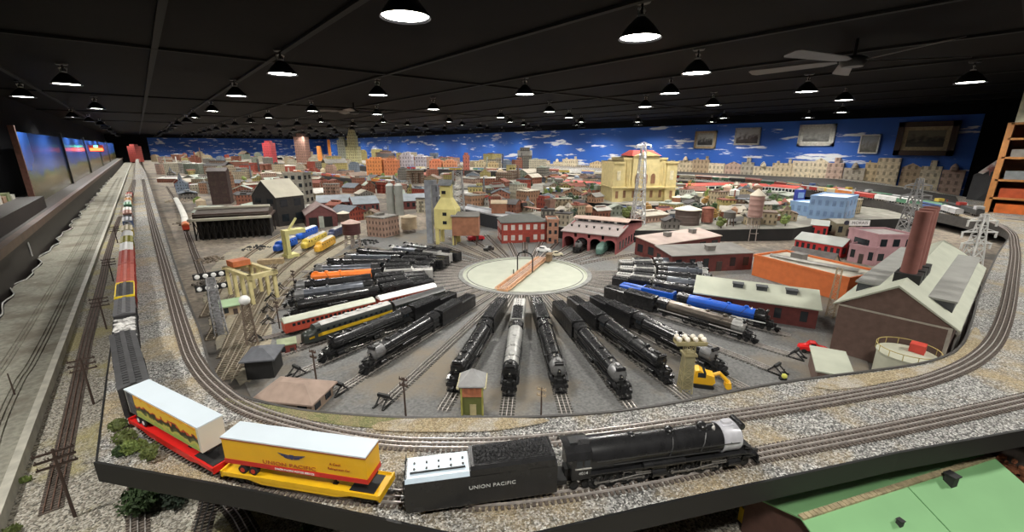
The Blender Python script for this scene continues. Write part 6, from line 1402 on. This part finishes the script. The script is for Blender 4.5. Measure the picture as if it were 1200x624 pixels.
# ---------------------------------------------------------------- the dense model city
RING = outline + inner[::-1]
def ground2(px, py):
    p, z = ground(px, py)
    if z != ZY: return p, z
    q = P(px, py, ZM)
    if inpoly(q, RING) and q[0] > 1.5: return q, ZM
    return p, z
bpy.context.view_layer.update()
BOXES = []
index_kids()
for o in list(COL.objects):
    if o.parent or o.get('kind') or o.name.split('.')[0] in ('railway_track','sandy_verge','grass_verge','cinder_ground','long_rail','lamp_or_extra_spot','skyline_relief'): continue
    pts = []
    def rec(q):
        if q.type == 'MESH': pts.extend(q.matrix_world @ Vector(c) for c in q.bound_box)
        for k in KIDS.get(q.name, []): rec(k)
    rec(o)
    if pts: BOXES.append((min(p.x for p in pts), max(p.x for p in pts), min(p.y for p in pts), max(p.y for p in pts)))
PLACED = []
def free(x, y, r):
    for a, b_, c, d in BOXES:
        if a-r < x < b_+r and c-r < y < d+r: return False
    for X, Y, R_ in PLACED:
        if (X-x)**2+(Y-y)**2 < (R_+r)**2*.88: return False
    return True
LAND += [(416,172,'pale yellow spire tower'),(318,180,'crimson far tower'),(362,180,'tall brown far tower'),(190,196,'far red gate tower'),(480,195,'orange brick mill blocks'),(240,190,'far end of the hall'),(560,210,'far rail embankment'),(650,235,'street terrace edge'),(505,220,'grey hoist tower'),(420,240,'grey long roofs'),(300,250,'timber breaker'),(540,275,'rusty brown bins'),(905,245,'tank car sidings'),(1000,240,'far deck curve'),(690,210,'left platform canopy'),(430,275,'stored engines'),(205,230,'white roofed coaches'),(390,200,'dark round hill'),(590,205,'far lattice mast')]
SEEN = {}
def label_for(px, py, words_, h):
    ls = sorted(LAND, key=lambda l: (l[0]-px)**2+((l[1]-py)*1.6)**2)
    def rel(l): return 'behind' if py < l[1]-7 else ('in front of' if py > l[1]+7 else ('beside' if abs(px-l[0]) < 60 else 'along from'))
    cands = ['%s %s the %s' % (words_, rel(l), l[2]) for l in ls[:2]]
    cands += ['%s %s the %s' % (a+' '+words_, rel(ls[0]), ls[0][2]) for a in ('squat','weathered','broad','plain','compact','boxy','slim')]
    cands += ['%s between the %s and the %s' % (words_, ls[0][2], ls[i][2]) for i in (1,2,3)]+['%s %s the %s, toward the %s' % (words_, rel(ls[0]), ls[0][2], ls[i][2]) for i in (2,3,4)]
    for c in cands:
        if len(c.split()) <= 16 and c not in SEEN: SEEN[c] = 1; return c
    sh = '%s near the %s' % (words_.replace(' model','').replace(' with',','), ls[0][2])
    return sh if len(sh.split()) <= 16 else ' '.join(words_.split()[:12])
PAL = [((.46,.37,.25),'tan'),((.34,.13,.08),'brick red'),((.55,.50,.38),'cream'),((.30,.28,.25),'grey'),((.20,.12,.08),'dark brown'),((.62,.60,.55),'white'),((.50,.42,.16),'mustard'),((.40,.22,.13),'rust brown'),((.26,.30,.24),'sage green'),((.12,.11,.10),'charcoal'),((.52,.34,.26),'salmon'),((.22,.27,.34),'slate blue'),((.42,.08,.05),'bright red'),((.56,.46,.30),'sandy')]
RPAL = [((.22,.21,.19),'grey'),((.06,.055,.055),'black'),((.42,.38,.31),'pale'),((.24,.08,.055),'red'),((.16,.11,.08),'brown'),((.30,.33,.28),'pale green'),((.55,.53,.49),'white'),((.12,.135,.155),'slate')]
WALLM = {}
def wall_m(i):
    if i not in WALLM: c = PAL[i][0]; WALLM[i] = winwall(tuple(v*.72 for v in c), tuple(v*.18 for v in c) if sum(c) > .5 else (.30,.28,.22), .045, .060, .5)
    return WALLM[i]
def roof_m(i): return pm('city_roof_'+RPAL[i][1].replace(' ','_'), RPAL[i][0], .8, 0, .2, 14)
rnd = random.Random(5)
def city_piece(kind, px, py, p, z, w, d, h, ci, ri):
    b = MB(); hw = w/2; wm_ = wall_m(ci); rm_ = roof_m(ri); cn = PAL[ci][1]; rn = RPAL[ri][1]
    if kind == 'house':
        b.box(0,w,0,d,0,h,0); rh = w*.22
        if rnd.random() < .5: b.extr([(0,h-.001),(d/2,h+rh),(d,h-.001)],0,w,0); roofpoly(b,w,d,h,rh,'gx',.01,.007,1)
        else: b.extry([(0,h-.001),(w/2,h+rh),(w,h-.001)],0,d,0); roofpoly(b,w,d,h,rh,'gy',.01,.007,1)
        nm, lb = 'gabled_house', '%s gabled model house with %s roof' % (cn, rn)
    elif kind == 'block':
        b.box(0,w,0,d,0,h,0); b.box(-.004,w+.004,-.004,d+.004,h,h+.01,1); b.box(w*.2,w*.45,d*.3,d*.7,h+.01,h+.035,1)
        nm, lb = 'city_block', '%s flat roofed city block with %s roof' % (cn, rn)
    elif kind == 'tower':
        b.box(0,w,0,d,0,h*.8,0); b.box(w*.12,w*.88,d*.12,d*.88,h*.8,h*.95,0); b.box(w*.3,w*.7,d*.3,d*.7,h*.95,h,1)
        nm, lb = 'office_tower', 'tall %s stepped office tower' % cn
    elif kind == 'shed':
        b.box(0,w,0,d,0,h,0); roofpoly(b,w,d,h,h*.35,'gx',.012,.007,1); b.box(w*.15,w*.85,d*.4,d*.6,h*1.2,h*1.5,0); b.box(w*.14,w*.86,d*.37,d*.63,h*1.5,h*1.56,1)
        nm, lb = 'factory_shed', 'long %s factory shed with %s monitor roof' % (cn, rn)
    elif kind == 'mill':
        b.box(0,w,0,d,0,h,0); b.box(-.004,w+.004,-.004,d+.004,h,h+.012,1); b.lathe([(w*.07,0),(w*.05,h*1.7),(w*.06,h*1.72),(0,h*1.72)],10,1,'z',(w*1.12,d*.5,0)); b.box(w*.6,w,d*.2,d*.8,h,h*1.25,0)
        nm, lb = 'brick_mill', '%s mill building with one round chimney' % cn
    elif kind == 'church':
        b.box(0,w,0,d,0,h*.45,0); roofpoly(b,w,d,h*.45,h*.2,'gy',.008,.007,1); b.extry([(0,h*.449),(w/2,h*.65),(w,h*.449)],0,d,0); b.box(w*.35,w*.65,-.01,w*.3,0,h*.7,0); b.rings([[(w*.33,-.012,h*.7),(w*.67,-.012,h*.7),(w*.67,w*.32,h*.7),(w*.33,w*.32,h*.7)],[(w*.495,w*.145,h),(w*.505,w*.145,h),(w*.505,w*.155,h),(w*.495,w*.155,h)]],1)
        nm, lb = 'church', '%s church with pointed %s spire' % (cn, rn)
    elif kind == 'elevator':
        for i in range(3): b.lathe([(w*.17,0),(w*.17,h*.8),(0,h*.82)],14,0,'z',(w*(.17+i*.33),d*.4,0))
        b.box(w*.05,w*.95,d*.2,d*.6,h*.8,h,0); b.box(w*.03,w*.97,d*.17,d*.63,h,h+.012,1)
        nm, lb = 'grain_elevator', '%s grain elevator with three silos' % cn
    elif kind == 'tank':
        for i in range(4): a = PI/4+i*PI/2; b.cyl((w/2+w*.35*math.cos(a),d/2+w*.35*math.sin(a),0),(w/2+w*.28*math.cos(a),d/2+w*.28*math.sin(a),h*.5),w*.04,None,5,1)
        b.lathe([(0,h*.48),(w*.42,h*.5),(w*.42,h*.88),(w*.45,h*.88),(0,h*1.05)],14,0,'z',(w/2,d/2,0))
        wm_ = pm('plain_'+cn.replace(' ','_'), PAL[ci][0], .7, 0, .2, 15); nm, lb = 'water_tower', 'small %s water tank standing on four legs' % cn
    b.T = None
    o = b.build(nm, [wm_, rm_], smooth=kind in ('tank','elevator')); an = RC+rnd.choice([0,0,.45,-.45,AZ,AZ-PI/2])
    ca, sa = math.cos(an), math.sin(an); o.location = (p[0]-w/2*ca+d/2*sa, p[1]-w/2*sa-d/2*ca, z); o.rotation_euler = (0,0,an)
    tag(o, label_for(px, py, lb, h), {'house':'house','block':'building','tower':'tower','shed':'factory','mill':'mill','church':'church','elevator':'grain elevator','tank':'water tower'}[kind], 'model buildings of the city')
    return o
def tree_(px, py, p, z, r, mi):
    b = MB(); b.cyl((0,0,0),(0,0,r*.8),r*.10,r*.06,5,1)
    for k in range(3): a = rnd.uniform(0,6.3); b.ball((r*.3*math.cos(a),r*.3*math.sin(a),r*(.8+.35*k)), r*(.62-.12*k), 7, sz=.9)
    leaves(b, (0,0,r*1.1), r*.75, r*.75, 50, r*.17)
    o = b.build('tree', [GRN[mi], DBR], smooth=False); o.location = (p[0],p[1],z)
    tag(o, label_for(px, py, '%s model tree' % ['fir green','olive green','spring green','autumn orange','very dark green'][mi], r), 'tree', 'model trees of the city'); return o
# a few tall marks on the far skyline
def far_tower(nm, lb, cat, px, py, wp, hp, c, style='box', z=None):
    p, z = ground2(px, py); mp = MP(px, py, z); w = wp*mp; h = hp*mp; b = MB()
    if style == 'box': b.box(-w/2,w/2,-w/2,w/2,0,h*.9); b.box(-w*.3,w*.3,-w*.3,w*.3,h*.9,h)
    if style == 'spire': b.box(-w/2,w/2,-w/2,w/2,0,h*.45); b.box(-w*.36,w*.36,-w*.36,w*.36,h*.45,h*.68); b.rings([[(-w*.3,-w*.3,h*.68),(w*.3,-w*.3,h*.68),(w*.3,w*.3,h*.68),(-w*.3,w*.3,h*.68)],[(-.01,-.01,h),(.01,-.01,h),(.01,.01,h),(-.01,.01,h)]])
    if style == 'stack': b.lathe([(w/2,0),(w*.38,h),(0,h)],14)
    o = b.build(nm, winwall(c, tuple(v*.4 for v in c), .09, .12, .5) if style != 'stack' else pm('stack_'+nm, c, .8), smooth=False); o.location = (p[0],p[1],z); o.rotation_euler = (0,0,RC); tag(o, lb, cat); PLACED.append((p[0],p[1],w*.7)); return o
far_tower('spire_tower','pale yellow stepped spire tower rising above the far city into the dark','tower',416,196,13,52,(.62,.58,.32),'spire')
far_tower('office_tower','grey green far office tower just left of the pale yellow spire tower','tower',404,196,9,34,(.34,.36,.30))
far_tower('office_tower','crimson far tower on the left part of the skyline','tower',318,192,10,26,(.45,.05,.06))
far_tower('office_tower','tall brown far tower in the middle of the left skyline','tower',357,194,12,36,(.30,.17,.13))
far_tower('factory_stack','orange far chimney right of the tall brown tower','chimney',376,194,6,22,(.7,.25,.05),'stack')
far_tower('factory_stack','thin white far chimney beside the orange one','chimney',388,193,4,28,(.6,.58,.5),'stack')
far_tower('gate_tower','far red gate tower at the end of the left train','tower',161,190,9,20,(.35,.05,.035))
far_tower('office_tower','red brown tower standing out behind the coaling tower hoist','tower',547,206,7,26,(.32,.10,.07))
far_tower('office_tower','lavender white far building with twin bays behind the grey long roofs','building',478,204,13,24,(.55,.53,.58))
far_tower('office_tower','pale lavender far building with white dome tank on its right','building',494,204,11,22,(.50,.48,.55))
for i, (px, w, c, lb) in enumerate(((442,18,(.55,.20,.06),'bright orange brick far mill block'),(460,15,(.50,.17,.07),'deeper orange far mill block'),(512,14,(.60,.20,.10),'salmon orange far mill block'),(528,15,(.58,.24,.12),'wide salmon orange far block'),(563,13,(.50,.42,.26),'sandy far block'),(578,12,(.5,.38,.2),'tan far block'))): far_tower('far_mill', lb+' on the skyline '+('left of the lavender building' if px < 470 else 'right of the lavender building'), 'building', px, 205, w, 20-i, c)
far_tower('grey_hoist', 'slate grey hoist tower directly behind the coaling tower', 'tower', 509, 262, 12, 50, (.22,.23,.26))
# long grey roofed halls in the middle
for (px, py, w, lb) in ((392,248,40,'long grey roofed hall with white eaves in the middle of the city'),(430,250,30,'second long grey roofed hall right of the first'),(488,246,38,'slate roofed hall between the silos and the grey hoist')):
    A_, B_ = P(px-w/2,py,ZY), P(px+w/2,py-2,ZY); house('freight_hall', lb, 'hall', A_, B_, ZY, .5, .12, .08, 'gx', MAR, pm('roof_blue_grey', (.22,.25,.28), .6, 0, .2, 12), win=(6,1), side=(2,1)); [BOXES.append((X_-.24,X_+.24,Y_-.24,Y_+.24)) for X_, Y_ in [(A_[0]+(B_[0]-A_[0])*q+.25*SA, A_[1]+(B_[1]-A_[1])*q+.25*CA) for q in (0,.25,.5,.75,1)]]
# dark embankments with long trains (painted ledges, running across the city)
def bank(pts, h, th, label, z=None):
    q = catmull([P(x, y, ZY+h) for x, y in pts], .1); b = MB(); L = offset(q, th/2); R = offset(q, -th/2)
    b.rings([[(L[i][0],L[i][1],ZY),(R[i][0],R[i][1],ZY),(R[i][0],R[i][1],ZY+h),(L[i][0],L[i][1],ZY+h)] for i in range(len(q))]); o = b.build('rail_embankment', DARKSIDE, smooth=False); tag(o, label, 'embankment', kind='structure'); return q, ZY+h
banks = [bank([(345,203),(400,209),(470,217),(540,221),(612,222)], .13, .16, 'dark far rail embankment'), bank([(395,193),(470,198),(560,200),(640,202)], .17, .16, 'second dark far rail embankment')]
def rail_car(px, py, p, z, ang, c, rc, kind, L=.27, lbl=None):
    b = MB(); W = .033
    b.box(-L/2,L/2,-W,W,.024,.075 if kind != 'flat' else .032,0)
    if kind == 'coach': b.extr([(-W,.075),(-W*.6,.09),(W*.6,.09),(W,.075)],-L/2,L/2,1); [b.box(-L/2+.02,L/2-.02,s*W-.001,s*W+.001,.05,.062,2) for s in (-1,1)]
    elif kind == 'box': b.extr([(-W,.075),(0,.086),(W,.075)],-L/2,L/2,1); [b.box(-.025,.025,s*W-.002,s*W+.002,.028,.073,1) for s in (-1,1)]
    elif kind == 'engine': b.lathe([(0,-L*.45),(W*.8,-L*.45),(W*.8,L*.42),(0,L*.44)],10,0,'x',(0,0,.06)); b.box(-L*.45,-L*.28,-W,W,.07,.108,1); b.cyl((L*.33,0,.08),(L*.33,0,.105),.007,None,6,1)
    elif kind == 'tank': b.lathe([(0,-L*.45),(W*.85,-L*.42),(W*.85,L*.42),(0,L*.45)],12,1,'x',(0,0,.065)); b.cyl((0,0,.09),(0,0,.102),.012,None,8,1)
    for s in (-1,1):
        for q in (.36,.24):
            for t_ in (-1,1): b.lathe([(0,-.003),(.010,-.003),(.010,.003),(0,.003)],8,2,'y',(s*L*q,t_*.018,.012))
    cm_ = pm('stock_%d_%d_%d' % tuple(int(v*100) for v in c), c, .5, 0, .15, 15); rm_ = pm('stock_%d_%d_%d' % tuple(int(v*100) for v in rc), rc, .5, 0, .15, 15)
    o = b.build({'coach':'passenger_coach','box':'boxcar','engine':'steam_locomotive','tank':'tank_car','flat':'flatcar'}[kind], [cm_, rm_, BLK2], smooth=False)
    o.location = (p[0],p[1],z); o.rotation_euler = (0,0,ang); tag(o, label_for(px, py, lbl, .1), 'railcar' if kind != 'engine' else 'locomotive', 'trains in the model city'); return o
CN = [((.40,.05,.04),'red'),((.05,.05,.05),'black'),((.5,.46,.35),'cream'),((.55,.42,.08),'yellow'),((.08,.14,.35),'blue'),((.30,.12,.08),'rust brown'),((.45,.45,.45),'grey'),((.08,.2,.12),'green'),((.62,.62,.60),'white'),((.6,.2,.05),'orange')]
def train_line(q, z, kinds, L=.27, start=.1, maxn=99, seed=1, pal=None):
    r = random.Random(seed); s = resample(q, L+.015); n = 0
    for i in range(len(s)-1):
        a, c = s[i], s[i+1]
        if n >= maxn: break
        x, y = (a[0]+c[0])/2, (a[1]+c[1])/2; px, py = proj(x, y, z); k_ = r.choice(kinds); col, nm = r.choice(pal or CN); rc, rn = r.choice(CN)
        if not free(x, y, .03): continue
        rail_car(px, py, (x,y), z, math.atan2(c[1]-a[1],c[0]-a[0]), col, rc, k_, L, '%s %s with %s top' % (nm, {'coach':'coach','box':'boxcar','engine':'steam engine','tank':'tank car','flat':'flatcar'}[k_], rn)); n += 1
for (q, z), sd in zip(banks, (3, 4)): train_line(q, z, ['box','coach','box','tank'], L=.27 if sd == 3 else .4, maxn=20, seed=sd)
# far part of the inner main line: engines and red cars
iB = [i for i, p in enumerate(B) if p[0] > 6.6]
far_B = B[iB[0]:] if iB else []
train_line(far_B[:int(len(far_B)*.42)], ZM+.008, ['engine','engine','box'], L=.36, maxn=16, seed=8, pal=[CN[1],CN[1],CN[0]])
train_line(offset(far_B, .16), ZM+.003, ['box','tank','coach'], L=.36, maxn=24, seed=21, start=.1)
train_line(far_B[int(len(far_B)*.45):], ZM+.008, ['box','coach','box'], L=.36, maxn=18, seed=9)
def seg(L_, z): return [P(x, y, z) for x, y in L_]
train_line(catmull(seg([(640,226),(680,228),(712,229)], 1.05), .05), 1.05, ['box','box'], maxn=9, seed=12)
train_line(catmull(seg([(800,231),(830,233),(858,234)], 1.05), .05), 1.05, ['coach','box'], maxn=6, seed=13, pal=[CN[8],CN[2],CN[6]])
train_line(catmull(seg([(712,250),(748,252),(786,253)], .97), .05), .972, ['coach'], L=.4, maxn=3, seed=14, pal=[CN[8],CN[6]])
train_line(catmull(seg([(545,232),(590,240),(634,248)], 1.02), .05), 1.015, ['coach','flat','box'], maxn=8, seed=15)
train_line(catmull(seg([(470,232),(520,236),(530,238)], ZY), .05), ZY, ['box','coach'], maxn=6, seed=16)
train_line(catmull(seg([(820,262),(870,262),(915,261)], .97), .05), .972, ['box','tank','coach'], maxn=6, seed=17, pal=[CN[2],CN[6],CN[5]])
train_line(catmull(seg([(232,282),(290,280)], ZY), .05), ZY, ['box','tank'], maxn=3, seed=18, pal=[CN[1]])
# scatter the buildings row by row
n_b = n_t = 0
rows = [(184,13,.62),(187,12,.60),(190.5,12,.55),(194.5,12,.50),(199,12,.45),(204,13,.42),(209,13,.36),(214.5,14,.30),(220,14,.28),(226.5,15,.26),(233.5,16,.24),(241,17,.22),(249,18,.20),(258,19,.18),(267,20,.16),(277,22,.14),(287,24,.12),(296,26,.1)]
for ri_, (py0, wpx, hmax) in enumerate(rows[::-1]):
    px = 168+rnd.uniform(0,8)
    while px < 1010:
        py = py0+rnd.uniform(-1.5,1.5); w_px = wpx*rnd.uniform(.7,1.5); step = w_px*.95
        if n_b > 440: break
        (p, z) = ground2(px, py); mp = MP(px, py, z); w = min(w_px*mp, .55); d = min(w*rnd.uniform(.7,1.2), .45)
        ok = p[0] > .52 and p[0] < 10.8 and p[1] < 38.5 and math.dist(p, (CX, CY)) > 1.95
        if px > 640 and (py0 < 205 or py0 > 262): ok = False
        if px > 915 and not (228 < py0 < 250 and px < 1005): ok = False
        if z == ZM and p[0] < 11 and (py0 > 203): ok = False
        if z == ZM and min(math.dist(p, q) for q in B[::4]) < .30: ok = False
        for x0, y0, x1, y1 in USED:
            if x0-w_px*.5 < px < x1+w_px*.5 and y1-9 < py < y1+15: ok = False
        if any(math.dist(p, q) < .17 for q in banks[0][0][::2]) or any(math.dist(p, q) < .17 for q in banks[1][0][::2]): ok = False
        if ok and py > 264 and px < 460 and not (px > 395 and py < 284): ok = rnd.random() < .3 and px < 300 and px > 232
        if ok and free(p[0], p[1], w*.5):
            r = rnd.random()
            if px > 800 or (px > 640 and py0 > 240): tr = .5
            else: tr = .16
            if r < tr and n_t < 110:
                rr = min(w*.42, .085); mi = rnd.choice([0,1,1,2,3,4]); tree_(px, py, p, z, rr, mi); n_t += 1; PLACED.append((p[0],p[1],rr))
            else:
                kd = rnd.choice(['house','house','block','block','shed','tower','mill','church','elevator','tank','house','shed']) if py0 > 205 else rnd.choice(['block','block','tower','mill','elevator','tower','shed','block'])
                h = {'house':.10,'block':.18,'shed':.09,'tower':.36,'mill':.17,'church':.3,'elevator':.26,'tank':.24}[kd]*rnd.uniform(.75,1.35)
                if py0 < 205: h = max(h, hmax*rnd.uniform(.35,1.0))
                if px > 640: h = min(h, .16)
                if py0 > 245: h = min(h, .20)
                if kd == 'shed': w *= 1.3; step *= 1.3
                if kd in ('tower','tank','church'): w *= .65; d *= .65
                ci = rnd.randrange(len(PAL)) if rnd.random() < .6 else rnd.choice([0,2,6,13,10,1])
                city_piece(kd, px, py, p, z, w, d, h, ci, rnd.randrange(len(RPAL))); n_b += 1; PLACED.append((p[0],p[1],w*.5))
        px += step
# little houses, trees and gardens on the terraces
for k in range(900):
    px = rnd.uniform(640, 925); py = rnd.uniform(214, 268); p, z = ground2(px, py)
    if z not in (1.05, .97): continue
    w = rnd.uniform(.13,.26)
    if any(x0-4 < px < x1+4 and y1-6 < py < y1+10 for x0, y0, x1, y1 in USED) or not free(p[0], p[1], w*.45): continue
    if rnd.random() < .45: tree_(px, py, p, z, w*.38, rnd.choice([0,1,2,3,4])); n_t += 1; PLACED.append((p[0],p[1],w*.4))
    else:
        kd = rnd.choice(['house','house','block','shed','tank','church']); city_piece(kd, px, py, p, z, w*(.6 if kd == 'tank' else 1), w*.8, {'house':.08,'block':.12,'shed':.08,'tank':.16,'church':.17}[kd], rnd.randrange(len(PAL)), rnd.randrange(len(RPAL))); n_b += 1; PLACED.append((p[0],p[1],w*.5))
print('city', n_b, n_t)
# ---------------------------------------------------------------- lamps
SH = pm('lamp_shade_black', (.02,.02,.022), .4, .2, .2, 30); SHI = pm('lamp_shade_inner', (.8,.8,.78), .5)
GLOW = emis('lamp_glow', (1,.97,.92), 22.0)
def ceiling_lamp(label, x, y):
    t = thing('pendant_lamp', label, 'lamp', (x, y, CEIL), 0, None)
    MB().lathe([(0,-.012),(.045,-.012),(.05,0),(0,0)], 20).build('canopy', SH, t)
    MB().cyl((0,0,-.085),(0,0,-.01),.008,None,8).build('stem', SH, t)
    b = MB()
    for s in (-1,1): b.tube([(s*.012,0,-.035),(s*.028,0,-.05),(s*.022,0,-.085)],.005,6); b.ball((s*.026,0,-.045),.009,8)
    b.lathe([(.02,-.10),(.024,-.075),(.012,-.07)],14); b.build('chrome_socket', STEEL, t)
    b = MB(); b.lathe([(.024,-.085),(.045,-.10),(.075,-.13),(.118,-.185),(.124,-.196),(.121,-.196),(.113,-.184),(.07,-.130),(.04,-.104),(.020,-.092)], 28); b.build('shade', SH, t)
    MB().lathe([(0,-.186),(.112,-.186),(.112,-.184),(0,-.184)], 28).build('diffuser', GLOW, t)
    return t
near = [((475,18),'brightest lamp of all, nearest above the yard'),((750,43),'large lamp second nearest, right of the brightest one'),((331,86),'glaring lamp in the same ceiling row as the brightest one'),((78,98),'wide lamp near the left wall'),((27,113),'lamp closest to the left wall panels'),((277,112),'lamp next after the glaring one'),((443,111),'lamp in the row between the two brightest lamps'),((816,85),'lamp above the right part of the yard'),((785,109),'lamp just behind the one above the right part of the yard'),((945,107),'lamp left of the ceiling fan end'),((989,117),'lamp close to the white framed picture'),((615,110),'lamp straight above the yellow station'),((508,128),'lamp straight behind the brightest one'),((835,123),'lamp in front of the two small framed photos'),((1137,96),'lamp over the big brown framed picture'),((756,125),'lamp over the yellow station tower'),((644,131),'lamp behind the one above the station'),((366,130),'lamp third in the row of the glaring one'),((442,134),'lamp second in the row between the brightest lamps'),((249,130),'lamp third after the glaring one'),((113,127),'lamp in the left row behind the wide one'),((85,137),'small lamp beside the left wall panels behind the closest one')]
LP = []
for (px, py), lb in near:
    x, y = P(px, py, CEIL-.185); x = min(max(x, WX0+.4), WX1-.5)
    LP.append((x, y)); ceiling_lamp('black shaded ceiling lamp, '+lb, x, y)
nn = 0; SPIRE = next(o.location.to_2d()[:] for o in bpy.data.objects if o.name.startswith('spire_tower'))
for xi, X in enumerate((-.75, 1.05, 2.35, 3.7, 4.95, 6.15, 7.4, 8.75, 10.0, 11.35)):
    Y = .3+(.9 if xi % 2 else 0); kk = 0
    rowname = ['row beside the left panels','second row from the left wall','third row from the left wall','fourth row from the left wall','row left of the hall centre','row right of the hall centre','fourth row from the mural wall','third row from the mural wall','second row from the mural wall','row closest to the mural wall'][xi]
    while Y < 38:
        q = proj(X, Y, CEIL-.185)
        if all(math.dist((X, Y), p) > 1.35 for p in LP) and (Y > 5.5 or X > 9) and Y > 1.2 and math.dist((X, Y), SPIRE) > .5:
            o = ceiling_lamp('distant ceiling lamp, %s from the aisle in the %s' % (ORD[kk], rowname), X+random.uniform(-.06,.06), Y); o['group'] = 'distant ceiling lamps'; LP.append((X, Y)); nn += 1; kk += 1
        Y += 2.15
print('lamps', len(LP))
# the lamps' light, plus unseen extra spots that have no lamp fixture
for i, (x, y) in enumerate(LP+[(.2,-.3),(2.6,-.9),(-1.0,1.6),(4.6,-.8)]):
    ld = bpy.data.lights.new('lamp_or_extra_spot', 'SPOT'); ld.energy = 98; ld.color = (1,.965,.90); ld.spot_size = 2.75; ld.spot_blend = .55; ld.shadow_soft_size = .09
    lo = bpy.data.objects.new('lamp_or_extra_spot', ld); link(lo); lo.location = (x, y, CEIL-.20)
# ---------------------------------------------------------------- ceiling fans
def fan(label, x, y, ang, span=.62):
    t = thing('ceiling_fan', label, 'ceiling fan', (x, y, CEIL), ang)
    MB().cyl((0,0,-.12),(0,0,0),.012,None,10).build('downrod', SH, t)
    MB().lathe([(0,-.21),(.07,-.20),(.09,-.17),(.09,-.14),(.05,-.12),(0,-.12)],20).build('motor', SH, t)
    for i in range(5):
        a = 2*PI*i/5; b = MB(); b.T = Matrix.Rotation(a,4,'Z') @ Matrix.Rotation(.2,4,'X')
        b.prism([(.10,-.018),(.2,-.05),(span-.03,-.065),(span,-.04),(span,.04),(span-.03,.065),(.2,.05),(.10,.018)], -.165, -.159); b.build('fan_blade', pm('fan_blade_grey', (.10,.09,.085), .45, 0, .2, 5), t, smooth=False)
x, y = P(1000,72,CEIL-.16); fan('large dark ceiling fan near the framed pictures on the right', x, y, .3, .75)
x, y = P(415,131,CEIL-.16); fan('small dark ceiling fan far off above the middle of the city', x, y, .3)
# ---------------------------------------------------------------- world, camera, colour
w = bpy.data.worlds.new('dim_room'); bpy.context.scene.world = w; w.use_nodes = True
w.node_tree.nodes['Background'].inputs[0].default_value = (.75,.85,1,1); w.node_tree.nodes['Background'].inputs[1].default_value = .03
cam = bpy.data.cameras.new('camera'); co = bpy.data.objects.new('camera', cam); link(co)
cam.sensor_fit = 'HORIZONTAL'; cam.sensor_width = 36; cam.lens = 36*F/1200; cam.clip_start = .02; cam.clip_end = 100
co.location = (0,0,H); co.rotation_euler = (PI/2-TH, 0, -AZ)
sc = bpy.context.scene; sc.camera = co
sc.view_settings.view_transform = 'Standard'; sc.view_settings.look = 'None'; sc.view_settings.gamma = 1; sc.view_settings.use_curve_mapping = False
sc.view_settings.exposure = 0.0
try: sc.cycles.use_light_tree = True
except Exception: pass
